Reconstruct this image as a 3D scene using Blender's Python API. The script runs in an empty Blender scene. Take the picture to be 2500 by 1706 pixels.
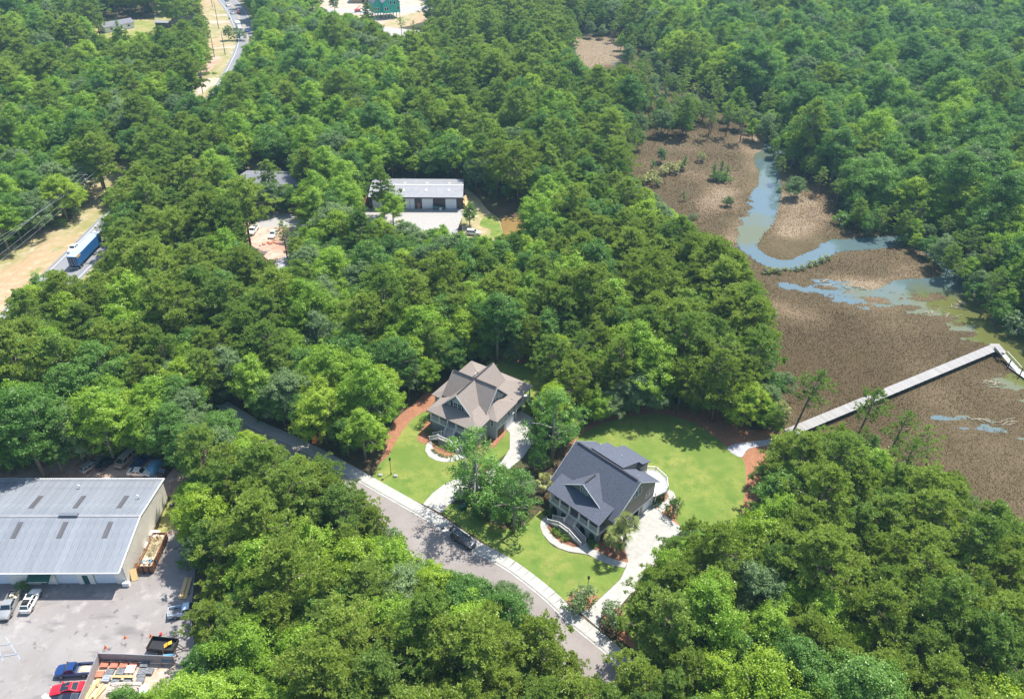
import bpy, bmesh, math, random
import numpy as np
from math import sin, cos, radians, pi, hypot, atan2, sqrt, floor
from mathutils import Vector, Matrix
from mathutils.geometry import tessellate_polygon

# ------------------------------------------------------------------ camera, sky, sun, exposure
SC = bpy.context.scene
CAM_H = 110.0
TH, RO, FPX = radians(34.84), radians(1.23), 1944.0
CX, CY = 1250.0, 853.0
fw = np.array([0, cos(TH), -sin(TH)]); _r = np.array([1.0, 0, 0]); _u = np.cross(_r, fw)
RR = _r*cos(RO)+_u*sin(RO); UU = -_r*sin(RO)+_u*cos(RO)
cam_d = bpy.data.cameras.new('camera'); cam = bpy.data.objects.new('camera', cam_d)
SC.collection.objects.link(cam); SC.camera = cam
cam_d.sensor_width = 36; cam_d.lens = FPX/2500*36; cam_d.clip_end = 6000; cam_d.clip_start = 1
mw = Matrix.Identity(4)
for i in range(3):
    mw[i][0] = RR[i]; mw[i][1] = UU[i]; mw[i][2] = -fw[i]
mw[2][3] = CAM_H
cam.matrix_world = mw
SUN_EL, SUN_AZ = radians(62), radians(44)     # azimuth clockwise from +y
world = bpy.data.worlds.new('World'); SC.world = world; world.use_nodes = True
wn = world.node_tree; wn.nodes.clear()
sky = wn.nodes.new('ShaderNodeTexSky'); sky.sky_type = 'NISHITA'; sky.sun_disc = False
sky.sun_elevation = SUN_EL; sky.sun_rotation = SUN_AZ
sky.air_density = 1.0; sky.dust_density = 1.0; sky.ozone_density = 1.5
bg = wn.nodes.new('ShaderNodeBackground'); bg.inputs[1].default_value = 0.15
wo = wn.nodes.new('ShaderNodeOutputWorld')
wn.links.new(sky.outputs[0], bg.inputs[0]); wn.links.new(bg.outputs[0], wo.inputs[0])
sun_d = bpy.data.lights.new('sun', 'SUN'); sun_d.energy = 4.9; sun_d.angle = radians(0.53)
sun_d.color = (1.0, 0.955, 0.88)
sun = bpy.data.objects.new('sun', sun_d); SC.collection.objects.link(sun)
sdir = Vector((sin(SUN_AZ)*cos(SUN_EL), cos(SUN_AZ)*cos(SUN_EL), sin(SUN_EL)))
sun.rotation_euler = sdir.to_track_quat('Z', 'Y').to_euler(); sun.location = (0, 0, 300)
SC.view_settings.view_transform = 'Standard'; SC.view_settings.look = 'None'
SC.view_settings.gamma = 1; SC.view_settings.use_curve_mapping = False
SC.view_settings.exposure = 0.85
SC.render.engine = 'CYCLES'
SC.cycles.max_bounces = 6; SC.cycles.diffuse_bounces = 4; SC.cycles.glossy_bounces = 2
SC.cycles.transmission_bounces = 3; SC.cycles.transparent_max_bounces = 4; SC.cycles.volume_bounces = 0

# ------------------------------------------------------------------ photograph -> place
def G(x, y, z=0.0):
    d = fw*FPX+RR*(x-CX)-UU*(y-CY); t = (z-CAM_H)/d[2]
    return (float(d[0]*t), float(d[1]*t), float(z))
def proj(p):                                   # p: (N,3) -> photo pixels (2500 wide)
    p = np.atleast_2d(np.asarray(p, float)); v = p-np.array([0, 0, CAM_H]); c = v@fw
    return CX+FPX*(v@RR)/c, CY-FPX*(v@UU)/c, c
K = 2500/2324.0
def V(x, y, z=0.0): return G(x*K, y*K, z)
def r4(x, y): return G(860+x*.4136, 1050+y*.4136)
def r3(x, y, z=0.0): return G(1280+x*.2522, 1040+y*.2522, z)
def r2(x, y, z=0.0): return G(980+x*.2018, 850+y*.2018, z)
def r6(x, y, z=0.0): return G(x*.265, 380+y*.265, z)
def r7(x, y, z=0.0): return G(x*.3012, y*.3012, z)
def z6(x, y, z=0.0): return G(x*.19793, 1400+y*.19793, z)
def z5(x, y, z=0.0): return G(480+x*.15137, y*.15137, z)
def w2p(x, y, z=0.0): return G(880+x*.12909, 410+y*.12909, z)
def c5(x, y, z=0.0): return G(560+x*.3356, 380+y*.3356, z)
def r8(x, y, z=0.0): return G(1840+x*.284, 800+y*.284, z)
def m1(x, y, z=0.0): return G(1400+x*.4733, 300+y*.4733, z)
def XY(l): return [(p[0], p[1]) for p in l]
rng = random.Random(7); NR = np.random.default_rng(11)

# ------------------------------------------------------------------ materials
def rgb(c): return (c[0], c[1], c[2], 1)
def mat(name, col, rough=.6, metal=0, var=.12, nscale=3.0, bump=0, bscale=20, col2=None, spec=.5, coat=0, detail=4, streak=None, rnd=0):
    m = bpy.data.materials.new(name); m.use_nodes = True; nt = m.node_tree; N = nt.nodes; L = nt.links
    b = N['Principled BSDF']; b.inputs['Roughness'].default_value = rough; b.inputs['Metallic'].default_value = metal
    b.inputs['Specular IOR Level'].default_value = spec
    if coat: b.inputs['Coat Weight'].default_value = coat
    tc = N.new('ShaderNodeTexCoord'); mp = N.new('ShaderNodeMapping'); L.new(tc.outputs['Object'], mp.inputs[0])
    if streak: mp.inputs['Scale'].default_value = streak
    nz = N.new('ShaderNodeTexNoise'); nz.inputs['Scale'].default_value = nscale; nz.inputs['Detail'].default_value = detail
    nz.inputs['Roughness'].default_value = .65
    L.new(mp.outputs[0], nz.inputs['Vector'])
    rp = N.new('ShaderNodeValToRGB'); rp.color_ramp.elements[0].position = .3; rp.color_ramp.elements[1].position = .7
    c2 = col2 or [min(1, c*(1+var)) for c in col]; c1 = col if col2 else [c*(1-var) for c in col]
    rp.color_ramp.elements[0].color = rgb(c1); rp.color_ramp.elements[1].color = rgb(c2)
    L.new(nz.outputs['Fac'], rp.inputs[0]); out = rp.outputs[0]
    if rnd:
        oi = N.new('ShaderNodeObjectInfo'); mr = N.new('ShaderNodeMapRange')
        mr.inputs[3].default_value = 1-rnd; mr.inputs[4].default_value = 1+rnd; L.new(oi.outputs['Random'], mr.inputs[0])
        mx = N.new('ShaderNodeVectorMath'); mx.operation = 'SCALE'; L.new(out, mx.inputs[0]); L.new(mr.outputs[0], mx.inputs['Scale']); out = mx.outputs[0]
    L.new(out, b.inputs['Base Color'])
    if bump:
        n2 = N.new('ShaderNodeTexNoise'); n2.inputs['Scale'].default_value = bscale; n2.inputs['Detail'].default_value = 5
        L.new(mp.outputs[0], n2.inputs['Vector'])
        bp = N.new('ShaderNodeBump'); bp.inputs['Strength'].default_value = bump; bp.inputs['Distance'].default_value = .05
        L.new(n2.outputs['Fac'], bp.inputs['Height']); L.new(bp.outputs[0], b.inputs['Normal'])
    return m
def ramp_mat(name, layers, rough=.9, bump=.5, bscale=4, bdist=.1, spec=.2):
    """layers: (noise scale, lo, hi, colour[, stretch]) laid over one another, each where its noise is high"""
    m = bpy.data.materials.new(name); m.use_nodes = True; nt = m.node_tree; N = nt.nodes; L = nt.links
    b = N['Principled BSDF']; b.inputs['Roughness'].default_value = rough; b.inputs['Specular IOR Level'].default_value = spec
    tc = N.new('ShaderNodeTexCoord'); cur = None
    for i, ly in enumerate(layers):
        s, lo, hi, c = ly[:4]
        if cur is None:
            r = N.new('ShaderNodeRGB'); r.outputs[0].default_value = rgb(c); cur = r.outputs[0]; continue
        mp = N.new('ShaderNodeMapping'); L.new(tc.outputs['Object'], mp.inputs[0]); mp.inputs['Location'].default_value = (i*13.7, i*7.1, 0)
        if len(ly) > 4: mp.inputs['Scale'].default_value = ly[4]
        if len(ly) > 5: mp.inputs['Rotation'].default_value = (0, 0, ly[5])
        nz = N.new('ShaderNodeTexNoise'); nz.inputs['Scale'].default_value = s; nz.inputs['Detail'].default_value = 6; nz.inputs['Roughness'].default_value = .62
        L.new(mp.outputs[0], nz.inputs['Vector'])
        mr = N.new('ShaderNodeMapRange'); mr.inputs[1].default_value = lo; mr.inputs[2].default_value = hi; L.new(nz.outputs['Fac'], mr.inputs[0])
        mx = N.new('ShaderNodeMix'); mx.data_type = 'RGBA'; L.new(mr.outputs[0], mx.inputs[0]); L.new(cur, mx.inputs[6]); mx.inputs[7].default_value = rgb(c); cur = mx.outputs[2]
    L.new(cur, b.inputs['Base Color'])
    if bump:
        n2 = N.new('ShaderNodeTexNoise'); n2.inputs['Scale'].default_value = bscale; n2.inputs['Detail'].default_value = 6
        L.new(tc.outputs['Object'], n2.inputs['Vector'])
        bp = N.new('ShaderNodeBump'); bp.inputs['Strength'].default_value = bump; bp.inputs['Distance'].default_value = bdist
        L.new(n2.outputs['Fac'], bp.inputs['Height']); L.new(bp.outputs[0], b.inputs['Normal'])
    return m
def leaf_mat(name, c1, c2, c3, trans=.32):
    m = bpy.data.materials.new(name); m.use_nodes = True; nt = m.node_tree; N = nt.nodes; L = nt.links; N.clear()
    at = N.new('ShaderNodeAttribute'); at.attribute_name = 'tint'
    oi = N.new('ShaderNodeObjectInfo')
    ad = N.new('ShaderNodeMath'); ad.operation = 'MULTIPLY_ADD'; L.new(oi.outputs['Random'], ad.inputs[0]); ad.inputs[1].default_value = .5
    sb = N.new('ShaderNodeMath'); sb.operation = 'MULTIPLY'; L.new(at.outputs['Fac'], sb.inputs[0]); sb.inputs[1].default_value = .55
    L.new(sb.outputs[0], ad.inputs[2])
    rp = N.new('ShaderNodeValToRGB'); L.new(ad.outputs[0], rp.inputs[0])
    e = rp.color_ramp.elements; e[0].position = .1; e[0].color = rgb(c1); e[1].position = .9; e[1].color = rgb(c3)
    k = e.new(.5); k.color = rgb(c2)
    d = N.new('ShaderNodeBsdfDiffuse'); t = N.new('ShaderNodeBsdfTranslucent'); g = N.new('ShaderNodeBsdfGlossy')
    g.inputs['Roughness'].default_value = .4; g.inputs['Color'].default_value = (.9, 1, .8, 1)
    L.new(rp.outputs[0], d.inputs[0])
    mul = N.new('ShaderNodeMix'); mul.data_type = 'RGBA'; mul.blend_type = 'MULTIPLY'; mul.inputs[0].default_value = 1
    L.new(rp.outputs[0], mul.inputs[6]); mul.inputs[7].default_value = (1.2, 1.35, .65, 1); L.new(mul.outputs[2], t.inputs[0])
    mx = N.new('ShaderNodeMixShader'); mx.inputs[0].default_value = trans; L.new(d.outputs[0], mx.inputs[1]); L.new(t.outputs[0], mx.inputs[2])
    m2 = N.new('ShaderNodeMixShader'); m2.inputs[0].default_value = .02; L.new(mx.outputs[0], m2.inputs[1]); L.new(g.outputs[0], m2.inputs[2])
    o = N.new('ShaderNodeOutputMaterial'); L.new(m2.outputs[0], o.inputs[0]); return m

MT = {}
def M(k): return MT[k]
MT['litter'] = ramp_mat('pine_straw', [(0, 0, 0, (.085, .055, .032)), (.05, .45, .62, (.05, .05, .022)), (.6, .5, .75, (.15, .085, .05)), (.13, .5, .66, (.045, .07, .02)), (3, .55, .8, (.04, .028, .016))], bump=.9, bscale=2.5)
MT['mulch'] = ramp_mat('reddish_mulch', [(0, 0, 0, (0.306, 0.14, 0.0765)), (.25, .42, .66, (0.234, 0.108, 0.0585)), (2.2, .5, .75, (0.414, 0.225, 0.135)), (5, .5, .75, (0.117, 0.054, 0.0315))], bump=.9, bscale=5)
MT['lawn'] = ramp_mat('mown_lawn', [(0, 0, 0, (.125, .195, .032)), (.10, .36, .58, (.225, .24, .055)), (.35, .46, .68, (.085, .155, .024)), (.22, .60, .72, (.235, .20, .075)), (5, .45, .75, (.10, .155, .028)), (.06, .5, .62, (.11, .17, .028))], bump=.6, bscale=9, bdist=.06)
MT['verge'] = ramp_mat('dry_verge_grass', [(0, 0, 0, (0.343, 0.274, 0.156)), (.09, .42, .60, (0.232, 0.227, 0.0851)), (.05, .5, .60, (0.372, 0.255, 0.152), (1, .12, 1)), (.35, .5, .66, (0.39, 0.341, 0.227)), (.14, .58, .70, (0.149, 0.199, 0.0473)), (3, .55, .8, (0.222, 0.161, 0.0804))], bump=.6, bscale=4)
MT['field'] = ramp_mat('field_grass', [(0, 0, 0, (.20, .22, .055)), (.07, .42, .62, (.33, .27, .12)), (.5, .5, .7, (.14, .19, .04)), (.12, .6, .72, (.42, .32, .2))], bump=.4)
MT['sand'] = ramp_mat('pale_sand', [(0, 0, 0, (0.442, 0.357, 0.281)), (.2, .45, .65, (0.34, 0.246, 0.17)), (1.4, .5, .7, (0.527, 0.459, 0.383))], bump=.4)
MT['dirt'] = ramp_mat('red_dirt', [(0, 0, 0, (.36, .22, .16)), (.12, .42, .62, (.46, .35, .28)), (.6, .5, .7, (.30, .17, .115)), (3, .55, .7, (.5, .4, .33))], bump=.5)
MT['asphalt_lot'] = ramp_mat('worn_asphalt_lot', [(0, 0, 0, (0.232, 0.211, 0.2)), (.08, .42, .64, (0.284, 0.267, 0.254)), (.35, .54, .68, (0.344, 0.318, 0.301)), (.12, .56, .68, (0.172, 0.159, 0.155), (1, 3, 1)), (.5, .61, .68, (0.12, 0.112, 0.112)), (12, .5, .8, (0.189, 0.172, 0.163))], bump=.25, bscale=30, rough=.85)
MT['asphalt_hwy'] = ramp_mat('highway_asphalt', [(0, 0, 0, (0.198, 0.202, 0.215)), (.1, .45, .65, (0.241, 0.241, 0.249), (3, .3, 1)), (10, .5, .8, (0.163, 0.163, 0.172))], bump=.2, bscale=30, rough=.85)
MT['asphalt_street'] = ramp_mat('street_asphalt', [(0, 0, 0, (0.232, 0.202, 0.185)), (.15, .45, .65, (0.267, 0.237, 0.219)), (.5, .62, .74, (0.198, 0.172, 0.159)), (14, .5, .8, (0.172, 0.155, 0.146))], bump=.25, bscale=30, rough=.85)
MT['concrete'] = mat('pale_concrete', (0.303, 0.295, 0.27), .8, 0, nscale=1.2, col2=(0.401, 0.39, 0.359), bump=.15, rnd=.05, spec=.3)
MT['concrete2'] = mat('old_concrete', (0.264, 0.251, 0.234), .85, 0, nscale=1.4, col2=(0.357, 0.34, 0.315), bump=.2, rnd=.05)
MT['gravel'] = ramp_mat('grey_gravel', [(0, 0, 0, (.36, .36, .38)), (2.5, .45, .65, (.26, .26, .28)), (6, .5, .7, (.5, .5, .5))], bump=.8, bscale=6)
MT['paint_white'] = mat('road_paint_white', (0.496, 0.496, 0.48), .7, var=.15, nscale=2)
MT['paint_yellow'] = mat('road_paint_yellow', (.55, .33, .08), .7, var=.15, nscale=2)
MT['roof_dark'] = mat('charcoal_shingles', (0.036, 0.0432, 0.0612), .85, nscale=5.5, col2=(0.113, 0.126, 0.162), bump=.7, bscale=5, detail=6)
MT['roof_tan'] = mat('taupe_shingles', (0.172, 0.142, 0.12), .88, nscale=5, col2=(0.284, 0.241, 0.211), bump=.7, bscale=5, detail=6)
MT['roof_grey'] = mat('grey_shingles', (.13, .135, .15), .88, nscale=2, col2=(.19, .19, .21), bump=.4, bscale=5, detail=6)
MT['ridge_dark'] = mat('ridge_cap_dark', (.02, .018, .02), .8)
MT['metal_roof'] = mat('galvanised_roof_sheet', (0.202, 0.219, 0.245), .5, .15, nscale=.7, col2=(0.249, 0.267, 0.292), rnd=.09, spec=.4)
MT['metal_roof2'] = mat('pale_metal_roof', (0.215, 0.219, 0.232), .5, .1, nscale=.7, col2=(0.275, 0.275, 0.284), rnd=.04)
MT['skylight'] = mat('fibreglass_skylight', (.05, .05, .055), .5, nscale=3, col2=(.12, .115, .12), streak=(9, .3, 1))
MT['skylight2'] = mat('tan_skylight', (.40, .36, .33), .5, nscale=3, col2=(.5, .45, .42))
MT['cream'] = mat('cream_wall_sheet', (.80, .76, .67), .5, var=.05, nscale=.8)
MT['brown_wall'] = mat('dark_brown_sheet', (.055, .04, .048), .55, var=.15, nscale=1)
MT['white'] = mat('white_paint', (0.718, 0.718, 0.699), .45, var=.04)
MT['white_door'] = mat('white_roller_door', (.66, .70, .74), .45, var=.05)
MT['siding_taupe'] = mat('taupe_siding', (0.264, 0.233, 0.189), .7, var=.07, nscale=2, bump=.1)
MT['siding_blue'] = mat('pale_blue_siding', (.36, .42, .43), .7, var=.06, nscale=2)
MT['stucco'] = mat('grey_stucco', (.27, .30, .29), .8, var=.08, nscale=2)
MT['deck'] = mat('weathered_deck', (.23, .19, .18), .8, nscale=2, col2=(.33, .28, .26))
MT['plank'] = mat('silvered_plank', (0.23, 0.217, 0.204), .85, nscale=1.2, col2=(0.34, 0.327, 0.31), streak=(1.1, .04, 1), rnd=.0)
MT['timber'] = mat('dark_wet_timber', (.045, .045, .045), .9, var=.3)
MT['lumber'] = mat('yellow_lumber', (.52, .34, .13), .7, nscale=2, col2=(.66, .48, .24), rnd=.12)
MT['glass'] = mat('window_glass', (.02, .045, .055), .08, 0, var=.3, spec=.8)
MT['carglass'] = mat('car_glass', (.012, .022, .03), .06, 0, var=.2, spec=.8)
MT['black'] = mat('black_plastic', (.015, .015, .017), .5, var=.2)
MT['tyre'] = mat('tyre_rubber', (.02, .02, .021), .85)
MT['rim'] = mat('alloy_rim', (.42, .42, .43), .3, .8)
MT['lamp_red'] = mat('red_lens', (.45, .02, .02), .25)
MT['lamp_clear'] = mat('clear_lens', (.75, .75, .75), .15)
MT['orange'] = mat('orange_plastic', (.50, .12, .03), .5, var=.08)
MT['green_awn'] = mat('green_awning', (.012, .09, .065), .7)
MT['teal'] = mat('teal_door', (.03, .10, .10), .5)
MT['bark'] = mat('pine_bark', (.13, .095, .075), .95, nscale=3, col2=(.24, .18, .15), bump=.5, bscale=8)
MT['bark_grey'] = mat('grey_bark', (.17, .155, .13), .95, nscale=3, col2=(.30, .27, .24), bump=.5, bscale=8)
MT['pole'] = mat('creosote_pole', (.09, .075, .07), .9, nscale=2, col2=(.15, .13, .12))
MT['galv'] = mat('galvanised_steel', (.45, .48, .52), .4, .5)
MT['wire'] = mat('aluminium_wire', (.30, .32, .33), .5, .3)
MT['rust'] = mat('rusty_steel', (.13, .055, .03), .8, nscale=2, col2=(.27, .13, .065))
MT['terra'] = mat('terracotta_pavers', (.42, .14, .085), .8, nscale=4, col2=(.55, .24, .15), rnd=.12)
MT['slate'] = mat('grey_pavers', (.12, .13, .14), .8, nscale=4, col2=(.24, .25, .26), rnd=.2)
MT['fence_screen'] = mat('privacy_screen_mesh', (.30, .26, .25), .8, var=.08, nscale=1)
MT['tarp'] = mat('blue_tarp', (.07, .22, .36), .45, nscale=1.5, col2=(.14, .32, .46), bump=.8, bscale=2)
MT['debris'] = mat('pale_debris', (.42, .34, .22), .9, nscale=3, col2=(.62, .54, .38))
MT['wrap'] = mat('green_house_wrap', (.02, .38, .27), .6, nscale=.7, col2=(.03, .50, .36))
MT['brownwood'] = mat('raw_sheathing', (.42, .26, .14), .8, nscale=.8, col2=(.52, .35, .21))
MT['leafY'] = leaf_mat('leaves_yellow_green', (0.197, 0.297, 0.0222), (0.273, 0.386, 0.0304), (0.357, 0.465, 0.0506), 0.4)
MT['leafB'] = leaf_mat('leaves_bright_green', (0.156, 0.273, 0.0222), (0.226, 0.362, 0.0354), (0.32, 0.455, 0.0557), 0.4)
MT['leafD'] = leaf_mat('leaves_deep_green', (0.0762, 0.169, 0.0308), (0.116, 0.232, 0.0418), (0.179, 0.31, 0.0605), 0.4)
MT['leafM'] = leaf_mat('leaves_mid_green', (0.0941, 0.198, 0.0354), (0.137, 0.267, 0.0506), (0.207, 0.356, 0.0708), .4)
MT['leafG'] = leaf_mat('leaves_grey_green', (0.122, 0.194, 0.0759), (0.169, 0.248, 0.101), (0.235, 0.317, 0.136), 0.38)
MT['needleO'] = leaf_mat('needles_olive', (0.179, 0.243, 0.0354), (0.244, 0.317, 0.0526), (0.338, 0.416, 0.086), 0.42)
MT['needleD'] = leaf_mat('needles_dark', (0.103, 0.184, 0.0354), (0.15, 0.238, 0.0486), (0.216, 0.307, 0.0708), 0.42)
MT['needleG'] = leaf_mat('needles_mid_green', (0.15, 0.232, 0.0405), (0.207, 0.297, 0.0557), (0.291, 0.376, 0.081), 0.42)
MT['palm'] = leaf_mat('palm_fronds', (.09, .13, .03), (.17, .20, .05), (.30, .30, .10), .2)
MT['shrub'] = leaf_mat('shrub_leaves', (.04, .10, .012), (.07, .15, .015), (.13, .20, .03))
MT['limeshrub'] = leaf_mat('lime_shrub_leaves', (.16, .22, .02), (.24, .30, .03), (.33, .37, .05))
MT['bare'] = mat('bare_twigs', (.30, .27, .24), .9, var=.2)

# ------------------------------------------------------------------ builders
COL = SC.collection
def tag(o, label=None, cat=None, group=None, kind=None):
    if label: o['label'] = label
    if cat: o['category'] = cat
    if group: o['group'] = group
    if kind: o['kind'] = kind
    return o
def thing(name, label, cat, loc=(0, 0, 0), rot=0, group=None):
    o = bpy.data.objects.new(name, None); COL.objects.link(o); o.location = loc; o.rotation_euler = (0, 0, rot)
    o.empty_display_size = .5
    return tag(o, label, cat, group)
class MB:
    def __init__(s): s.v = []; s.f = []
    def add(s, vs, fs):
        n = len(s.v); s.v += [tuple(map(float, v)) for v in vs]; s.f += [tuple(i+n for i in f) for f in fs]; return s
    def poly(s, vs): return s.add(vs, [tuple(range(len(vs)))])
    def box(s, x0, x1, y0, y1, z0, z1):
        v = [(x0, y0, z0), (x1, y0, z0), (x1, y1, z0), (x0, y1, z0), (x0, y0, z1), (x1, y0, z1), (x1, y1, z1), (x0, y1, z1)]
        return s.add(v, [(0, 3, 2, 1), (4, 5, 6, 7), (0, 1, 5, 4), (1, 2, 6, 5), (2, 3, 7, 6), (3, 0, 4, 7)])
    def obox(s, c, ax, L, W, H, z=None):
        """box centred c (x,y), long axis angle ax, z from c[2] to c[2]+H"""
        ca, sa = cos(ax), sin(ax); v = []
        for zz in (c[2], c[2]+H):
            for a, b in ((-L/2, -W/2), (L/2, -W/2), (L/2, W/2), (-L/2, W/2)): v.append((c[0]+a*ca-b*sa, c[1]+a*sa+b*ca, zz))
        return s.add(v, [(0, 3, 2, 1), (4, 5, 6, 7), (0, 1, 5, 4), (1, 2, 6, 5), (2, 3, 7, 6), (3, 0, 4, 7)])
    def slab(s, vs, t):
        """polygon vs (any plane) thickened downwards by t"""
        n = len(vs); lo = [(a, b, c-t) for a, b, c in vs]
        s.add(list(vs)+lo, [tuple(range(n)), tuple(range(2*n-1, n-1, -1))]+[(i, n+i, n+(i+1) % n, (i+1) % n) for i in range(n)]); return s
    def prism(s, pts, z0, z1): return s.slab([(a, b, z1) for a, b in pts], z1-z0)
    def beam(s, p, q, w, h=None):
        h = h or w; p = Vector(p); q = Vector(q); d = (q-p)
        if d.length < 1e-6: return s
        d.normalize(); a = d.cross(Vector((0, 0, 1)))
        if a.length < .01: a = Vector((1, 0, 0))
        a.normalize(); b = a.cross(d); v = []
        for e in (p, q):
            for i, j in ((-1, -1), (1, -1), (1, 1), (-1, 1)): v.append(tuple(e+a*(i*w/2)+b*(j*h/2)))
        return s.add(v, [(0, 3, 2, 1), (4, 5, 6, 7), (0, 1, 5, 4), (1, 2, 6, 5), (2, 3, 7, 6), (3, 0, 4, 7)])
    def tube(s, pts, rs, n=6, cap=True):
        rings = []
        for i, p in enumerate(pts):
            p = Vector(p); a = Vector(pts[max(0, i-1)]); b = Vector(pts[min(len(pts)-1, i+1)]); d = (b-a).normalized()
            u = d.cross(Vector((0, 0, 1)) if abs(d.z) < .95 else Vector((1, 0, 0))).normalized(); w = d.cross(u)
            rings.append([tuple(p+(u*cos(2*pi*k/n)+w*sin(2*pi*k/n))*rs[i]) for k in range(n)])
        v = [q for r in rings for q in r]; f = []
        for i in range(len(pts)-1):
            for k in range(n): f.append((i*n+k, i*n+(k+1) % n, (i+1)*n+(k+1) % n, (i+1)*n+k))
        if cap: f += [tuple(range(n))[::-1], tuple(range((len(pts)-1)*n, len(pts)*n))]
        return s.add(v, f)
    def loft(s, secs, close=True):
        n = len(secs[0]); v = [q for r in secs for q in r]; f = []
        for i in range(len(secs)-1):
            for k in range(n): f.append((i*n+k, i*n+(k+1) % n, (i+1)*n+(k+1) % n, (i+1)*n+k))
        if close: f += [tuple(range(n))[::-1], tuple(range((len(secs)-1)*n, len(secs)*n))]
        return s.add(v, f)
    def mesh(s, name, m=None, smooth=False):
        me = bpy.data.meshes.new(name); me.from_pydata(s.v, [], s.f); me.update()
        bm = bmesh.new(); bm.from_mesh(me); bmesh.ops.recalc_face_normals(bm, faces=bm.faces); bm.to_mesh(me); bm.free()
        if m: me.materials.append(m)
        if smooth: me.polygons.foreach_set('use_smooth', [True]*len(me.polygons))
        return me
    def build(s, name, m, parent=None, smooth=False, kind=None, label=None):
        o = bpy.data.objects.new(name, s.mesh(name, m, smooth)); COL.objects.link(o)
        if parent: o.parent = parent
        if kind: o['kind'] = kind
        if label: o['label'] = label
        return o
def link(name, me, parent=None, loc=(0, 0, 0), rot=0, sc=None):
    o = bpy.data.objects.new(name, me); COL.objects.link(o); o.location = loc; o.rotation_euler = (0, 0, rot)
    if sc: o.scale = sc if isinstance(sc, tuple) else (sc, sc, sc)
    if parent: o.parent = parent
    return o
def copy_tree(o, parent=None):
    c = o.copy(); COL.objects.link(c); c.parent = parent
    for ch in list(o.children): copy_tree(ch, c)
    return c
def smooth_poly(pts, n=3, closed=True):
    P = [np.array(p[:2], float) for p in pts]; out = []; N = len(P); rngN = range(N) if closed else range(N-1)
    for i in rngN:
        g = (lambda k: P[k % N]) if closed else (lambda k: P[max(0, min(N-1, k))])
        a, b, c, d = g(i-1), g(i), g(i+1), g(i+2)
        for t in np.arange(n)/n:
            out.append(tuple(.5*((2*b)+(-a+c)*t+(2*a-5*b+4*c-d)*t*t+(-a+3*b-3*c+d)*t**3)))
    if not closed: out.append(tuple(P[-1]))
    return out
def sheet(name, pts, z, m, kind='structure', smooth=0, thick=0, label=None):
    pts = smooth_poly(pts, smooth) if smooth else XY(pts)
    tris = tessellate_polygon([[Vector((a, b, 0)) for a, b in pts]])
    me = bpy.data.meshes.new(name); n = len(pts)
    vs = [(a, b, z) for a, b in pts]; fs = [tuple(t) for t in tris]
    if thick:
        vs += [(a, b, z-thick) for a, b in pts]; fs += [(i, n+i, n+(i+1) % n, (i+1) % n) for i in range(n)]
    me.from_pydata(vs, [], fs); me.materials.append(m)
    for p in me.polygons:
        pass
    bm = bmesh.new(); bm.from_mesh(me); bmesh.ops.recalc_face_normals(bm, faces=bm.faces)
    for f in bm.faces:
        if abs(f.normal.z) > .9 and f.normal.z < 0: f.normal_flip()
    bm.to_mesh(me); bm.free()
    o = bpy.data.objects.new(name, me); COL.objects.link(o)
    if kind: o['kind'] = kind
    if label: o['label'] = label
    return o
def slabs(name, piece, pts, ang, pitch, z, m, thick=.12, gap=.08, smooth=0, off=(0, 0)):
    """cut an outline into separate concrete slabs along a grid turned by ang"""
    root = bpy.data.objects.new(name, None); COL.objects.link(root); root['kind'] = 'structure'
    pts = smooth_poly(pts, smooth) if smooth else XY(pts)
    bm = bmesh.new(); tris = tessellate_polygon([[Vector((a, b, 0)) for a, b in pts]])
    vs = [bm.verts.new((a, b, 0)) for a, b in pts]
    for t in tris:
        try: bm.faces.new([vs[i] for i in t])
        except ValueError: pass
    bmesh.ops.dissolve_limit(bm, angle_limit=.01, verts=bm.verts, edges=bm.edges)
    px, py = pitch; ca, sa = cos(ang), sin(ang)
    us = [a*ca+b*sa for a, b in pts]; ws = [-a*sa+b*ca for a, b in pts]
    for (vals, p, nrm, o0) in ((us, px, (ca, sa, 0), off[0]), (ws, py, (-sa, ca, 0), off[1])):
        if not p: continue
        k = floor((min(vals)-o0)/p)+1
        while o0+k*p < max(vals):
            d = o0+k*p; co = Vector(nrm)*d
            bmesh.ops.bisect_plane(bm, geom=bm.verts[:]+bm.edges[:]+bm.faces[:], plane_co=co, plane_no=nrm, dist=1e-4); k += 1
    cells = {}
    for f in bm.faces:
        c = f.calc_center_median(); u = c.x*ca+c.y*sa; w = -c.x*sa+c.y*ca
        key = (floor((u-off[0])/px) if px else 0, floor((w-off[1])/py) if py else 0)
        cells.setdefault(key, []).append([(v.co.x, v.co.y) for v in f.verts])
    bm.free()
    for key, polys in cells.items():
        mb = MB()
        for pl in polys:
            cx = sum(p[0] for p in pl)/len(pl); cy = sum(p[1] for p in pl)/len(pl)
            r = max(hypot(p[0]-cx, p[1]-cy) for p in pl)
            if r < .15: continue
            k = 1-gap/r if len(polys) == 1 else 1
            mb.prism([(cx+(p[0]-cx)*k, cy+(p[1]-cy)*k) for p in pl], z-thick, z)
        if mb.f: mb.build(piece, m, root)
    return root
def ribbon(pts, a, b):
    """closed outline of the strip between offsets a and b (left positive) of a polyline"""
    P = [np.array(p[:2]) for p in pts]; L = []; R_ = []
    for i, p in enumerate(P):
        d = P[min(len(P)-1, i+1)]-P[max(0, i-1)]; d = d/np.linalg.norm(d); n = np.array([-d[1], d[0]])
        L.append(tuple(p+n*a)); R_.append(tuple(p+n*b))
    return L+R_[::-1]
def strip(name, pts, a, b, z, m, **k):
    P = ribbon(pts, a, b); n = len(P)//2; mb = MB()
    for i in range(n-1): mb.poly([(*P[i], z), (*P[i+1], z), (*P[2*n-2-i], z), (*P[2*n-1-i], z)])
    return mb.build(name, m, **k)

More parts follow.
